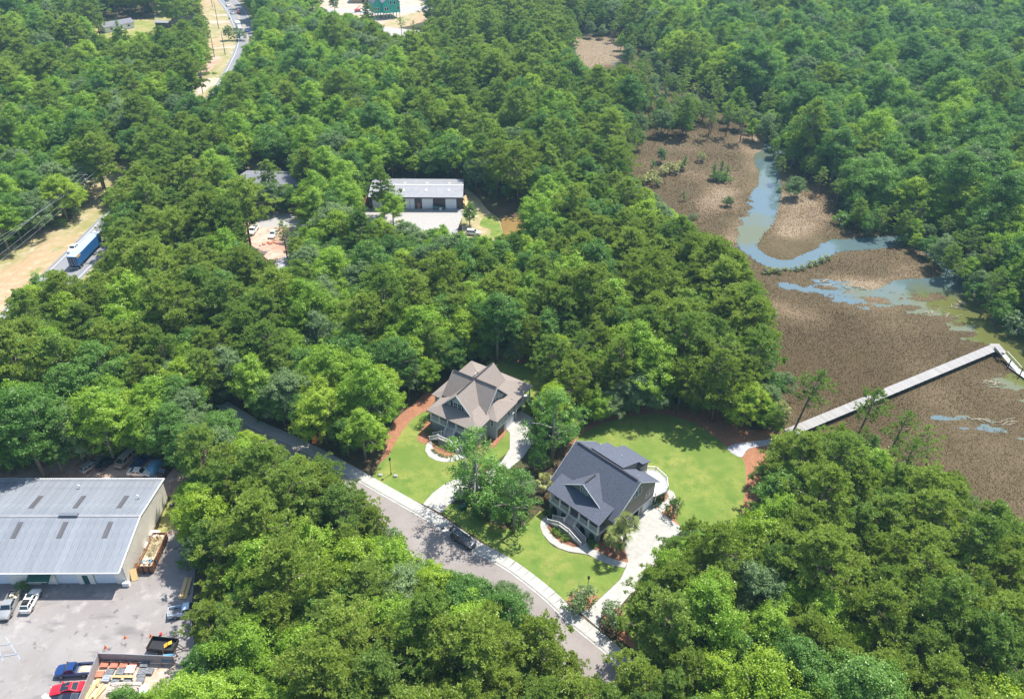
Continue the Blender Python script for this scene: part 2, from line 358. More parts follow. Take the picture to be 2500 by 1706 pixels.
# ------------------------------------------------------------------ ground and roads
gr = MB()
gs = 1500
gr.poly([(-gs, -gs, 0), (gs, -gs, 0), (gs, gs, 0), (-gs, gs, 0)]); tag(gr.build('ground', M('litter')), kind='structure')

HWY = smooth_poly([(-128, 60), (-125.5, 120), (-124, 168), (-123.2, 194), (-123, 220), (-123.5, 270), (-126.5, 320), (-133, 380), (-144, 440), (-160, 482), (-178, 524), (-205, 575), (-250, 650), (-330, 760)], 4, False)
tag(strip('verge', HWY, 46, -9, .02, M('verge')), kind='structure')
tag(strip('highway', HWY, 5.9, -5.9, .05, M('asphalt_hwy')), kind='structure')
mk = bpy.data.objects.new('road_markings', None); COL.objects.link(mk); mk['kind'] = 'structure'
for a in (4.75, -4.95): strip('edge_line', HWY, a+.12, a-.12, .062, M('paint_white'), parent=mk)
for a in (.12, -.35): strip('centre_line', HWY, a+.08, a-.08, .062, M('paint_yellow'), parent=mk)
def PP(*l): return [(p[0], p[1]) for p in l]
# side turnouts beside the highway, far up
for pts, mm in (([z5(250, 245), z5(500, 232), z5(560, 300), z5(570, 330), z5(540, 340), z5(520, 262), z5(300, 272)], 'sand'),
                ([z5(180, 345), z5(580, 335), z5(590, 372), z5(200, 385)], 'sand'),
                ([z5(270, 770), z5(500, 755), z5(720, 735), z5(725, 775), z5(500, 785), z5(290, 795)], 'sand'),
                ([z5(540, 840), z5(705, 842), z5(705, 880), z5(545, 870)], 'concrete2')):
    sheet('turnout', pts, .035, M(mm))
sheet('dirt_track', PP(z5(380, 880), z5(560, 900), z5(500, 1000), z5(420, 1130), z5(300, 1280), z5(60, 1280), z5(180, 1170), z5(330, 1000)), .03, M('verge'), smooth=3)
sheet('sand_crossing', PP(z5(-60, 1330), z5(60, 1270), z5(420, 1265), z5(380, 1330), z5(200, 1420), z5(80, 1520), z5(-120, 1560)), .034, M('sand'), smooth=3)
sheet('bare_bank', PP(z5(290, 910), z5(380, 930), z5(330, 1010), z5(180, 1180), z5(40, 1270), z5(20, 1240), z5(150, 1050)), .032, M('dirt'), smooth=2)

# residential street: its far kerb line, left to right
KERB_PX = [(540, 995), (616, 1041), (700, 1078), (790, 1124), (860, 1163), (935, 1206), (1025, 1257), (1079, 1290), (1150, 1340), (1211, 1372), (1260, 1404), (1330, 1460), (1395, 1522), (1480, 1592), (1540, 1650), (1620, 1730)]
KERB = smooth_poly([G(*p) for p in KERB_PX], 4, False)
tag(strip('street', KERB, -.35, -7.6, .03, M('asphalt_street')), kind='structure')
def along(pts, step):
    P = [np.array(p) for p in pts]; out = []; carry = 0.0
    for a, b in zip(P, P[1:]):
        L = np.linalg.norm(b-a); t = carry
        while t < L: out.append((tuple(a+(b-a)*t/L), atan2(b[1]-a[1], b[0]-a[0]))); t += step
        carry = t-L
    return out
def curb(name, off, sg):
    root = bpy.data.objects.new(name, None); COL.objects.link(root); root['kind'] = 'structure'
    mb = MB(); mb.box(-1.49, 1.49, 0, .2*sg, -.05, .14); mb.box(-1.49, 1.49, -.002*sg, -.42*sg, -.05, .06); me = mb.mesh('kerb_stone', M('concrete'))
    for (p, a) in along(KERB, 3.0): link('kerb_stone', me, root, (p[0]-sin(a)*off, p[1]+cos(a)*off, 0), a)
curb('far_kerb', 0, 1); curb('near_kerb', -7.9, -1)
sw = bpy.data.objects.new('pavement', None); COL.objects.link(sw); sw['kind'] = 'structure'
slabm = MB().box(-.74, .74, .10, 2.15, -.05, .15).mesh('slab', M('concrete'))
for (p, a) in along(KERB, 1.5): link('slab', slabm, sw, (p[0], p[1], 0), a)

# lawns, drives, walks, mulch beds
LAWN1 = PP(r4(528, 492), r4(575, 430), r4(660, 440), r4(760, 520), r4(880, 580), r4(1000, 590), r4(1075, 510), r4(1110, 475), r3(200, 870), r4(1130, 520), r4(1115, 580), r4(1140, 640), r4(1190, 690), r4(1290, 725), r4(1380, 735), r4(1480, 775), r4(1560, 800), r4(1612, 815), r4(1580, 880), r4(1500, 955), r4(1430, 1020), r4(1390, 1062), r4(1360, 1075), r4(1262, 1010), r4(1100, 888), r4(905, 745), r4(720, 625))
sheet('front_lawn', LAWN1, .06, M('lawn'))
LAWN2 = PP(r4(108, 288), r4(160, 200), r4(215, 150), r4(262, 60), r4(300, 0), r4(350, -60), r4(420, -110), r4(500, -90), r4(520, 40), r4(640, 140), r4(650, 240), r4(612, 285), r4(540, 320), r4(470, 375), r4(417, 438))
sheet('front_lawn', LAWN2, .06, M('lawn'))
REAR = [V(1300, 1010), V(1345, 972), V(1390, 955), V(1440, 943), V(1500, 940), V(1560, 955), V(1600, 975), V(1640, 1005), V(1672, 1030), V(1690, 1052), V(1692, 1100), V(1686, 1150), V(1684, 1195), V(1640, 1225), V(1560, 1215), V(1520, 1170), V(1400, 1150), V(1300, 1080)]
sheet('rear_lawn', REAR, .06, M('lawn'), smooth=3)
sheet('rear_lawn', [V(1105, 822), V(1150, 818), V(1215, 835), V(1262, 862), V(1262, 890), V(1215, 925), V(1190, 945), V(1100, 900)], .06, M('lawn'), smooth=3)
sheet('side_lawn', PP(r4(1690, 950), r4(1600, 1035), r4(1590, 1180), r4(1720, 1320), r4(1850, 1200), r4(1800, 1000)), .058, M('lawn'), smooth=2)
MULCHES = [
    [V(860, 1055), V(880, 1020), V(875, 1000), V(895, 955), V(940, 915), V(970, 890), V(990, 905), V(960, 940), V(925, 985), V(910, 1025), V(885, 1050)],
    [V(1280, 1030), V(1335, 960), V(1400, 925), V(1500, 895), V(1590, 905), V(1670, 935), V(1740, 965), V(1775, 985), V(1755, 1040), V(1725, 1100), V(1720, 1160), V(1722, 1230), V(1640, 1260), V(1500, 1200), V(1330, 1090)],
    [V(1100, 800), V(1180, 790), V(1290, 840), V(1330, 880), V(1290, 900), V(1230, 850), V(1150, 830)],
    [r3(655, 1150), r3(720, 1130), r3(760, 1060), r3(900, 1020), r3(960, 1170), r3(990, 1240), r3(998, 1318), r3(900, 1298), r3(800, 1262), r3(700, 1200)],
    [r3(215, 905), r3(260, 960), r3(400, 1060), r3(540, 1165), r3(480, 1175), r3(350, 1130), r3(270, 1060), r3(222, 985)],
    [r3(1245, 770), r3(1370, 640), r3(1395, 680), r3(1340, 760), r3(1285, 808)],
    [r3(1335, 845), r3(1390, 760), r3(1470, 700), r3(1495, 760), r3(1480, 860), r3(1440, 915)],
    [r2(190, 1100), r2(330, 850), r2(430, 900), r2(560, 1000), r2(560, 1100), r2(430, 1110), r2(330, 1160)],
    [r2(370, 1180), r2(420, 1150), r2(600, 1260), r2(640, 1290), r2(600, 1315), r2(540, 1325), r2(460, 1300), r2(400, 1250)],
    [r4(1270, 1010), r4(1310, 960), r4(1400, 950), r4(1450, 990), r4(1390, 1062), r4(1345, 1072)],
    [r4(1440, 1130), r4(1500, 1050), r4(1590, 1040), r4(1610, 1180), r4(1720, 1330), r4(1560, 1220)],
    [r4(120, 215), r4(215, 130), r4(262, 50), r4(230, 60), r4(180, 150)]]
for i, mpts in enumerate(MULCHES): sheet('mulch_bed', mpts, (.038 if i < 3 else .075)+.003*i, M('mulch'), smooth=3)
sheet('mulch_bed', [r2(620, 1120), r2(900, 980), r2(1120, 900), r2(1280, 950), r2(1240, 1060), r2(1040, 1260), r2(800, 1325), r2(680, 1290)], .035, M('mulch'), smooth=2)
sheet('front_lawn', [r2(640, 1330), r2(800, 1325), r2(1040, 1262), r2(1240, 1065), r2(1280, 955), r2(1400, 1000), r2(1300, 1250), r2(1000, 1450), r2(760, 1560), r2(600, 1420)], .031, M('lawn'), smooth=2)
DRIVE1 = [r3(1005, 945), r3(1240, 740), r3(1330, 838), r3(1440, 925), r3(1560, 1010), r3(1660, 1130), r3(1500, 1330), r4(1830, 700), r4(1760, 830), r4(1700, 925), r4(1640, 970), r4(1580, 1040), r4(1490, 1085), r4(1450, 1130), r4(1475, 1190), r4(1395, 1118), r4(1330, 1062), r4(1392, 1062), r4(1432, 1022), r4(1502, 957), r4(1582, 882), r4(1614, 815), r4(1628, 770), r3(985, 1240), r3(960, 1165), r3(925, 1080)]
slabs('driveway', 'slab', DRIVE1, radians(-44.3), (4.2, 3.9), .12, M('concrete'), off=(1, 0))
DRIVE2 = [r4(417, 438), r4(470, 377), r4(540, 322), r4(612, 287), r4(700, 262), r4(790, 250), r4(880, 190), r4(930, 110), r4(930, 20), r4(880, -40), r4(900, -90), r4(1000, -110), r4(1080, -60), r4(1075, 60), r4(1010, 160), r4(920, 235), r4(800, 330), r4(640, 400), r4(570, 440), r4(527, 492)]
slabs('driveway', 'slab', DRIVE2, radians(-32), (4.2, 3.9), .12, M('concrete'))
WALK1 = [r3(215, 868), r3(165, 915), r3(152, 970), r3(180, 1045), r3(240, 1120), r3(330, 1180), r3(430, 1215), r3(540, 1230), r3(620, 1245), r3(730, 1305), r3(860, 1352), r3(975, 1372), r3(998, 1322), r3(900, 1300), r3(800, 1265), r3(700, 1200), r3(640, 1160), r3(600, 1120), r3(545, 1168), r3(480, 1175), r3(350, 1130), r3(270, 1060), r3(222, 985), r3(240, 925)]
slabs('garden_walk', 'slab', WALK1, radians(-44.3), (1.9, 0), .10, M('concrete'))
WALK2 = [r2(365, 1118), r2(300, 1170), r2(288, 1240), r2(330, 1310), r2(420, 1360), r2(520, 1380), r2(610, 1375), r2(720, 1345), r2(800, 1320), r2(790, 1270), r2(660, 1290), r2(600, 1315), r2(540, 1325), r2(460, 1300), r2(400, 1250), r2(372, 1185)]
slabs('garden_walk', 'slab', WALK2, radians(-32), (1.9, 0), .10, M('concrete'))
slabs('garden_walk', 'slab', [r3(1240, 745), r3(1290, 812), r3(1345, 755), r3(1400, 685), r3(1380, 640), r3(1385, 610), r3(1445, 640), r3(1465, 690), r3(1430, 745), r3(1385, 790), r3(1330, 845)], radians(-44.3), (1.9, 0), .125, M('concrete'))
sheet('gravel_path', [V(1650, 1018), V(1668, 1008), V(1700, 1003), V(1745, 997), V(1780, 985), V(1786, 992), V(1745, 1010), V(1700, 1018), V(1685, 1036), V(1672, 1035)], .09, M('gravel'), smooth=3)
# yard of the near warehouse
sheet('asphalt_yard', PP((-115, 60), (-115, 88), (-63, 88.5), (-61.5, 97.5), (-57.5, 98), (-54, 92), (-52, 84), (-50, 78), (-46, 70), (-42, 60), (-46, 50), (-100, 48)), .03, M('asphalt_lot'))
sheet('bare_ground', [(-63.6, 97), (-58.5, 97.5), (-56, 106), (-60, 116), (-110, 118), (-112, 106), (-64, 107)], .02, M('dirt'), smooth=2)
sheet('grass_patch', [(-63.3, 98.5), (-60.8, 98.5), (-60.5, 105), (-61.5, 107.5), (-63.8, 107)], .035, M('field'), smooth=2)
# clearing of the dark-walled warehouse
sheet('concrete_apron', [(-48, 236), (-17, 236.5), (-16.5, 233), (-17.5, 222), (-17, 206), (-50, 206)], .04, M('concrete2'), smooth=0)
sheet('dry_grass', [c5(1700, 240), c5(1800, 300), c5(1880, 400), c5(1960, 460), c5(1990, 560), c5(1950, 640), c5(1850, 680), c5(1710, 660), c5(1690, 420)], .03, M('verge'), smooth=3)
sheet('grass_patch', [c5(1860, 440), c5(1940, 450), c5(1975, 520), c5(1990, 600), c5(1900, 590), c5(1900, 540), c5(1820, 510)], .036, M('lawn'), smooth=3)
sheet('pond', [c5(1975, 470), c5(2050, 450), c5(2180, 455), c5(2250, 480), c5(2260, 560), c5(2200, 640), c5(2100, 650), c5(2010, 600), c5(1985, 540)], .045, mat('muddy_pond_water', (.20, .125, .04), .12, nscale=.08, col2=(.27, .19, .07), spec=.6), smooth=4)
sheet('dirt_lot', [c5(40, 480), c5(130, 440), c5(300, 420), c5(480, 440), c5(560, 480), c5(520, 560), c5(480, 620), c5(440, 700), c5(400, 760), c5(300, 770), c5(200, 680), c5(120, 620)], .03, M('dirt'), smooth=3)
sheet('gravel_lot', [c5(330, 780), c5(430, 720), c5(520, 690), c5(620, 760), c5(600, 860), c5(400, 880), c5(340, 850)], .034, M('gravel'), smooth=3)
sheet('paved_lot', [c5(120, 440), c5(300, 400), c5(560, 460), c5(640, 520), c5(560, 560), c5(440, 520), c5(200, 520)], .033, M('concrete2'), smooth=3)
sheet('bare_ground', [c5(140, -40), c5(290, -20), c5(290, 100), c5(140, 110)], .03, M('sand'), smooth=3)
sheet('bare_ground', [c5(1000, 250), c5(1010, 340), c5(900, 420), c5(930, 300)], .03, M('mulch'), smooth=2)
sheet('bare_ground', [c5(1150, 690), c5(1500, 690), c5(1550, 790), c5(1150, 820)], .03, M('dirt'), smooth=2)
# field and building lots far up
sheet('field', [r7(690, 290), r7(760, 200), r7(790, 165), r7(990, 150), r7(1270, 165), r7(1560, 110), r7(1500, 300), r7(1050, 330), r7(700, 330)], .03, M('field'), smooth=2)
sheet('dirt_road', [r7(-150, 440), r7(180, 412), r7(380, 372), r7(560, 330), r7(700, 290), r7(760, 330), r7(600, 400), r7(420, 440), r7(0, 470), r7(-150, 480)], .035, M('sand'), smooth=3)
sheet('sand_patch', [r7(470, 960), r7(560, 910), r7(700, 930), r7(720, 1000), r7(480, 1020)], .03, M('sand'), smooth=3)
sheet('building_lot', [V(700, -60), V(1000, -60), V(985, 30), V(960, 45), V(930, 50), V(870, 60), V(845, 45), V(720, 30)], .03, M('sand'), smooth=2)
sheet('dry_grass', [V(865, 55), V(930, 32), V(985, 22), V(975, 42), V(935, 58), V(880, 66)], .036, M('verge'), smooth=2)
sheet('lot_road', [V(720, 20), V(850, 22), V(980, 10), V(975, 24), V(850, 34), V(730, 28)], .04, M('concrete2'), smooth=2)
sheet('lot_road', [V(845, 62), V(880, 62), V(930, 68), V(985, 74), V(985, 84), V(925, 82), V(870, 82)], .04, M('concrete2'), smooth=2)
sheet('meadow', [V(1075, 82), V(1110, 85), V(1200, 98), V(1320, 112), V(1310, 125), V(1200, 118), V(1090, 105)], .03, M('field'), smooth=2)
# ------------------------------------------------------------------ salt marsh: mud, creek, grass
def inpoly(X, Y, pts):
    r = np.zeros(X.shape, bool); n = len(pts)
    for i in range(n):
        x1, y1 = pts[i][0], pts[i][1]; x2, y2 = pts[(i+1) % n][0], pts[(i+1) % n][1]
        if y1 == y2: continue
        c = ((Y >= y1) != (Y >= y2)) & (X < (x2-x1)*(Y-y1)/(y2-y1)+x1); r ^= c
    return r
def blur(a, k):
    for _ in range(2):
        for ax in (0, 1):
            c = np.cumsum(np.pad(a, [(k+1, k) if i == ax else (0, 0) for i in (0, 1)], mode='edge'), axis=ax)
            a = (np.take(c, range(2*k+1, c.shape[ax]), axis=ax)-np.take(c, range(0, c.shape[ax]-2*k-1), axis=ax))/(2*k+1)
    return a
def vnoise(X, Y, s, seed):
    r = np.random.default_rng(seed); T = r.random((128, 128)); x = X/s; y = Y/s
    xi = np.floor(x).astype(int); yi = np.floor(y).astype(int); fx = x-xi; fy = y-yi; fx = fx*fx*(3-2*fx); fy = fy*fy*(3-2*fy)
    g = lambda a, b: T[a % 128, b % 128]
    return (g(xi, yi)*(1-fx)+g(xi+1, yi)*fx)*(1-fy)+(g(xi, yi+1)*(1-fx)+g(xi+1, yi+1)*fx)*fy
def fbm(X, Y, s, seed): return (vnoise(X, Y, s, seed)+.5*vnoise(X, Y, s/2.1, seed+1)+.25*vnoise(X, Y, s/4.3, seed+2)+.12*vnoise(X, Y, s/8.7, seed+3))/1.87
MARSH = smooth_poly([V(1700, 960), V(1745, 975), V(1790, 990), V(1850, 1040), V(1950, 1100), V(2080, 1180), V(2200, 1280), V(2330, 1360), V(2600, 1500), V(2750, 1300), V(2650, 1000), V(2480, 830), V(2420, 790), V(2330, 730), V(2260, 650), V(2190, 570), V(2110, 530), V(2010, 505), V(1930, 485), V(1900, 430), V(1830, 395), V(1790, 370), V(1800, 330), V(1770, 290), V(1720, 260), V(1640, 230), V(1560, 200), V(1500, 150), V(1440, 100), V(1380, 78), V(1310, 80), V(1280, 110), V(1310, 160), V(1390, 210), V(1440, 260), V(1440, 310), V(1400, 350), V(1390, 400), V(1430, 450), V(1500, 510), V(1600, 590), V(1650, 680), V(1690, 760), V(1700, 860)], 3)
CREEK = [[V(1790, 300), V(1745, 320), V(1722, 362), V(1728, 400), V(1718, 440), V(1708, 480), V(1700, 510), V(1685, 535), V(1672, 550), V(1690, 575), V(1715, 594), V(1740, 607), V(1790, 610), V(1840, 603), V(1870, 592), V(1900, 575), V(1960, 566), V(2030, 556), V(2040, 540), V(1960, 540), V(1900, 550), V(1868, 560), V(1830, 577), V(1790, 589), V(1750, 590), V(1726, 576), V(1722, 556), V(1733, 534), V(1748, 510), V(1762, 480), V(1770, 440), V(1772, 400), V(1772, 365), V(1790, 345)],
         [V(2030, 545), V(2100, 575), V(2135, 612), V(2140, 640), V(2150, 680), V(2180, 720), V(2215, 750), V(2240, 780), V(2290, 815), V(2350, 865), V(2420, 860), V(2440, 800), V(2330, 740), V(2260, 660), V(2190, 590), V(2110, 545)],
         [V(2005, 645), V(2080, 634), V(2150, 632), V(2165, 645), V(2090, 655), V(2020, 655)],
         [V(1362, 170), V(1375, 165), V(1385, 185), V(1372, 190)]]
FLATS = [[V(1745, 645), V(1790, 662), V(1880, 680), V(1960, 698), V(2040, 712), V(2085, 720), V(2092, 690), V(2040, 660), V(1960, 640), V(1880, 628), V(1800, 634)],
         [V(2070, 690), V(2130, 730), V(2150, 760), V(2230, 790), V(2200, 720), V(2130, 670), V(2080, 650)],
         [V(2160, 835), V(2220, 830), V(2290, 850), V(2400, 880), V(2400, 930), V(2260, 885), V(2180, 860)],
         [V(2100, 940), V(2170, 945), V(2260, 958), V(2400, 975), V(2400, 1005), V(2280, 995), V(2180, 975), V(2110, 958)],
         [V(1690, 460), V(1712, 452), V(1708, 500), V(1690, 530), V(1680, 520)], [V(1790, 560), V(1850, 555), V(1900, 535), V(1830, 545)],
         [V(1390, 130), V(1425, 140), V(1400, 165), V(1385, 160)]]
TAN = [([V(1775, 440), V(1820, 435), V(1880, 470), V(1890, 500), V(1830, 545), V(1780, 540), V(1765, 500)], 1.0), ([V(1600, 430), V(1660, 430), V(1680, 470), V(1640, 490), V(1580, 470)], .7),
       ([V(1680, 500), V(1690, 545), V(1650, 560), V(1640, 530)], .8), ([V(1290, 90), V(1420, 90), V(1420, 130), V(1350, 160), V(1300, 130)], 1.25), ([V(1770, 700), V(1800, 740), V(1900, 760), V(1850, 700), V(1790, 690)], .6),
       ([V(1900, 620), V(2010, 640), V(2000, 660), V(1890, 650)], 1.1), ([V(1980, 640), V(2070, 600), V(2110, 610), V(2090, 640)], .5), ([V(1660, 300), V(1740, 320), V(1730, 400), V(1690, 360)], .7), ([V(2240, 870), V(2260, 860), V(2290, 880), V(2270, 885)], 1.3), ([V(1500, 310), V(1660, 310), V(1650, 345), V(1500, 340)], .55)]
GREEN = [[V(1720, 560), V(1790, 540), V(1870, 545), V(1860, 560), V(1790, 588), V(1750, 588)], [V(1700, 330), V(1740, 330), V(1730, 420), V(1712, 440)], [V(1380, 145), V(1430, 140), V(1420, 200), V(1370, 190)]]
xs = np.arange(30, 300, 1.0); ys = np.arange(60, 470, 1.0)
GX, GY = np.meshgrid(xs, ys, indexing='ij')
wx = GX+(fbm(GX, GY, 9, 51)-.5)*9; wy = GY+(fbm(GX, GY, 9, 61)-.5)*9
mm = inpoly(GX, GY, MARSH)
ch = np.zeros(GX.shape); fl = np.zeros(GX.shape); tn = np.zeros(GX.shape); gn = np.zeros(GX.shape)
for p in CREEK: ch = np.maximum(ch, inpoly(wx*.55+GX*.45, wy*.55+GY*.45, smooth_poly(p, 3)).astype(float))
for p in FLATS: fl = np.maximum(fl, inpoly(wx, wy, smooth_poly(p, 3)).astype(float))
for p, w in TAN: tn = np.maximum(tn, w*inpoly(wx, wy, smooth_poly(p, 3)))
for p in GREEN: gn = np.maximum(gn, inpoly(wx, wy, smooth_poly(p, 3)).astype(float))
edge = blur(mm.astype(float), 3); chb = blur(ch, 2); flb = blur(fl, 3); tn = blur(tn, 2); gn = blur(gn, 2)
nz = fbm(GX, GY, 6, 5); nl = fbm(GX, GY, 34, 15)
WL = .10
ZZ = .30+.10*(nz-.5)-.46*chb-flb*(.28+1.35*(fbm(GX*.45, GY*1.5, 2.6, 41)-.5))-.22*np.clip(nl-.58, 0, 1)*1.5
ZZ = np.where(edge < .95, np.maximum(ZZ*edge*1.05, ZZ-.3), ZZ)
DARK = [V(1800, 790), V(1850, 720), V(1960, 700), V(2080, 740), V(2160, 800), V(2050, 870), V(1900, 900), V(1800, 880)]
dk = blur(np.maximum(inpoly(wx, wy, smooth_poly(DARK, 3)), inpoly(wx, wy, smooth_poly([V(1450, 370), V(1530, 400), V(1640, 460), V(1660, 520), V(1580, 520), V(1480, 450)], 3))).astype(float), 5)
tone = np.clip(.17-.22*dk+1.25*(fbm(GX, GY, 20, 8)-.42)+.75*tn+.5*np.clip(fbm(GX*.6+GY*.5, GY-GX*.4, 7, 31)-.6, 0, 1), 0, 1.3)
idx = -np.ones(GX.shape, int); keep = np.zeros(GX.shape, bool)
keep[:-1, :-1] = mm[:-1, :-1] | mm[1:, :-1] | mm[:-1, 1:] | mm[1:, 1:]
use = keep.copy(); use[1:, :] |= keep[:-1, :]; use[:, 1:] |= keep[:, :-1]; use[1:, 1:] |= keep[:-1, :-1]
idx[use] = np.arange(use.sum()); I, J = np.nonzero(keep)
mv = np.stack([GX[use], GY[use], ZZ[use]], 1); mf = np.stack([idx[I, J], idx[I+1, J], idx[I+1, J+1], idx[I, J+1]], 1)
def np_mesh(name, v, f, m, tint=None, smooth=False):
    me = bpy.data.meshes.new(name); n, k = f.shape
    me.vertices.add(len(v)); me.vertices.foreach_set('co', v.astype(np.float32).ravel())
    me.loops.add(n*k); me.loops.foreach_set('vertex_index', f.astype(np.int32).ravel())
    me.polygons.add(n); me.polygons.foreach_set('loop_start', np.arange(0, n*k, k, dtype=np.int32))
    try: me.polygons.foreach_set('loop_total', np.full(n, k, dtype=np.int32))
    except Exception: pass
    if tint is not None:
        a = me.attributes.new('tint', 'FLOAT', 'POINT'); a.data.foreach_set('value', tint.astype(np.float32).ravel())
    me.update(calc_edges=True); me.validate()
    if m: me.materials.append(m)
    if smooth: me.polygons.foreach_set('use_smooth', [True]*n)
    return me
def tint_mat(name, cols, rough=.95, noise=0, nscale=2, amt=.2, trans=0):
    m = bpy.data.materials.new(name); m.use_nodes = True; nt = m.node_tree; N = nt.nodes; L = nt.links; b = N['Principled BSDF']
    b.inputs['Roughness'].default_value = rough; b.inputs['Specular IOR Level'].default_value = .15
    at = N.new('ShaderNodeAttribute'); at.attribute_name = 'tint'; rp = N.new('ShaderNodeValToRGB'); src = at.outputs['Fac']
    if noise:
        tc = N.new('ShaderNodeTexCoord'); nzn = N.new('ShaderNodeTexNoise'); nzn.inputs['Scale'].default_value = nscale; nzn.inputs['Detail'].default_value = 6
        L.new(tc.outputs['Object'], nzn.inputs[0]); ma = N.new('ShaderNodeMath'); ma.operation = 'MULTIPLY_ADD'; L.new(nzn.outputs['Fac'], ma.inputs[0]); ma.inputs[1].default_value = amt*2; 
        m3 = N.new('ShaderNodeMath'); m3.operation = 'SUBTRACT'; L.new(at.outputs['Fac'], m3.inputs[0]); m3.inputs[1].default_value = amt; L.new(m3.outputs[0], ma.inputs[2]); src = ma.outputs[0]
    L.new(src, rp.inputs[0]); e = rp.color_ramp.elements
    e[0].position = cols[0][0]; e[0].color = rgb(cols[0][1]); e[1].position = cols[-1][0]; e[1].color = rgb(cols[-1][1])
    for p, c in cols[1:-1]: k = e.new(p); k.color = rgb(c)
    L.new(rp.outputs[0], b.inputs['Base Color'])
    if trans:
        tb = N.new('ShaderNodeBsdfTranslucent'); L.new(rp.outputs[0], tb.inputs[0]); mx = N.new('ShaderNodeMixShader'); mx.inputs[0].default_value = trans
        L.new(b.outputs[0], mx.inputs[1]); L.new(tb.outputs[0], mx.inputs[2]); L.new(mx.outputs[0], N['Material Output'].inputs[0])
    return m
MT['mud'] = tint_mat('marsh_mud', [(0, (0.0781, 0.056, 0.0283)), (.4, (0.105, 0.0783, 0.0424)), (.75, (0.168, 0.12, 0.0731)), (1, (0.229, 0.174, 0.113))], noise=1, nscale=.8, amt=.18)
o = link('marsh_ground', np_mesh('marsh_ground', mv, mf, M('mud'), tone[use], True)); o['kind'] = 'structure'
wm = bpy.data.materials.new('creek_water'); wm.use_nodes = True; nt = wm.node_tree; N = nt.nodes; L = nt.links; b = N['Principled BSDF']
b.inputs['Roughness'].default_value = .06; b.inputs['Specular IOR Level'].default_value = 1.0
tc = N.new('ShaderNodeTexCoord'); n1 = N.new('ShaderNodeTexNoise'); n1.inputs['Scale'].default_value = .022; n1.inputs['Detail'].default_value = 3; L.new(tc.outputs['Object'], n1.inputs[0])
rp = N.new('ShaderNodeValToRGB'); e = rp.color_ramp.elements; e[0].position = .40; e[0].color = (.105, .11, .032, 1); e[1].position = .50; e[1].color = (.08, .12, .125, 1); L.new(n1.outputs['Fac'], rp.inputs[0]); L.new(rp.outputs[0], b.inputs['Base Color'])  # olive murk; blue-grey stop is sky reflection painted into the base colour
n2 = N.new('ShaderNodeTexNoise'); n2.inputs['Scale'].default_value = 1.2; n2.inputs['Detail'].default_value = 4; L.new(tc.outputs['Object'], n2.inputs[0])
bp = N.new('ShaderNodeBump'); bp.inputs['Strength'].default_value = .12; bp.inputs['Distance'].default_value = .05; L.new(n2.outputs['Fac'], bp.inputs['Height']); L.new(bp.outputs[0], b.inputs['Normal'])
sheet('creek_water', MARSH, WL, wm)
# marsh grass: every blade a tapered triangle, leaning with the wind
gi = np.nonzero((mm & (ZZ > WL-.02)).ravel())[0]; dist = np.hypot(GX.ravel()[gi], GY.ravel()[gi])
dens = np.clip(16.0*(150/np.maximum(dist, 110))**1.6, 3.4, 18); cnt = NR.poisson(dens); gi = np.repeat(gi, cnt); n = len(gi)
bx = GX.ravel()[gi]+NR.random(n)-.5; by = GY.ravel()[gi]+NR.random(n)-.5; dd = np.hypot(bx, by)
g0 = gn.ravel()[gi]; t0 = tone.ravel()[gi]
hh = (.16+.20*NR.random(n))*(1-.5*flb.ravel()[gi])*(.8+.6*(fbm(bx, by, 5, 77)))*np.clip(1-g0*.5, .4, 1)
ww = (.05+.05*NR.random(n))*np.clip(dd/150, 1, 1.7); az = NR.random(n)*2*pi
lean = .32*hh; wa = fbm(bx, by, 14, 91)*9+NR.normal(0, .5, n); tx = bx+np.cos(wa)*lean; ty = by+np.sin(wa)*lean; zb = ZZ.ravel()[gi]
gv = np.empty((n, 3, 3)); gv[:, 0] = np.stack([bx-np.cos(az)*ww, by-np.sin(az)*ww, zb-.05], 1); gv[:, 1] = np.stack([bx+np.cos(az)*ww, by+np.sin(az)*ww, zb-.05], 1); gv[:, 2] = np.stack([tx, ty, zb+hh], 1)
gt = np.clip(t0*.62+NR.normal(0, .09, n)+.03, 0, .93); gg = np.clip(g0+1.2*np.clip(fbm(bx, by, 11, 203)-.60, 0, 1)+.9*flb.ravel()[gi]*.35+.5*chb.ravel()[gi], 0, 1); gt = np.where(NR.random(n) < gg*.8, 1.0, gt)
MT['marsh_grass'] = tint_mat('marsh_grass', [(0, (0.0954, 0.065, 0.0284)), (.18, (0.128, 0.0889, 0.0414)), (.4, (0.184, 0.136, 0.0699)), (.65, (0.287, 0.228, 0.134)), (.93, (0.383, 0.313, 0.207)), (1, (0.153, 0.172, 0.0414))], trans=.5)
o = link('marsh_grass', np_mesh('marsh_grass', gv.reshape(-1, 3), np.arange(n*3).reshape(-1, 3), M('marsh_grass'), np.repeat(gt, 3))); o['kind'] = 'stuff'
print('marsh grass blades', n)
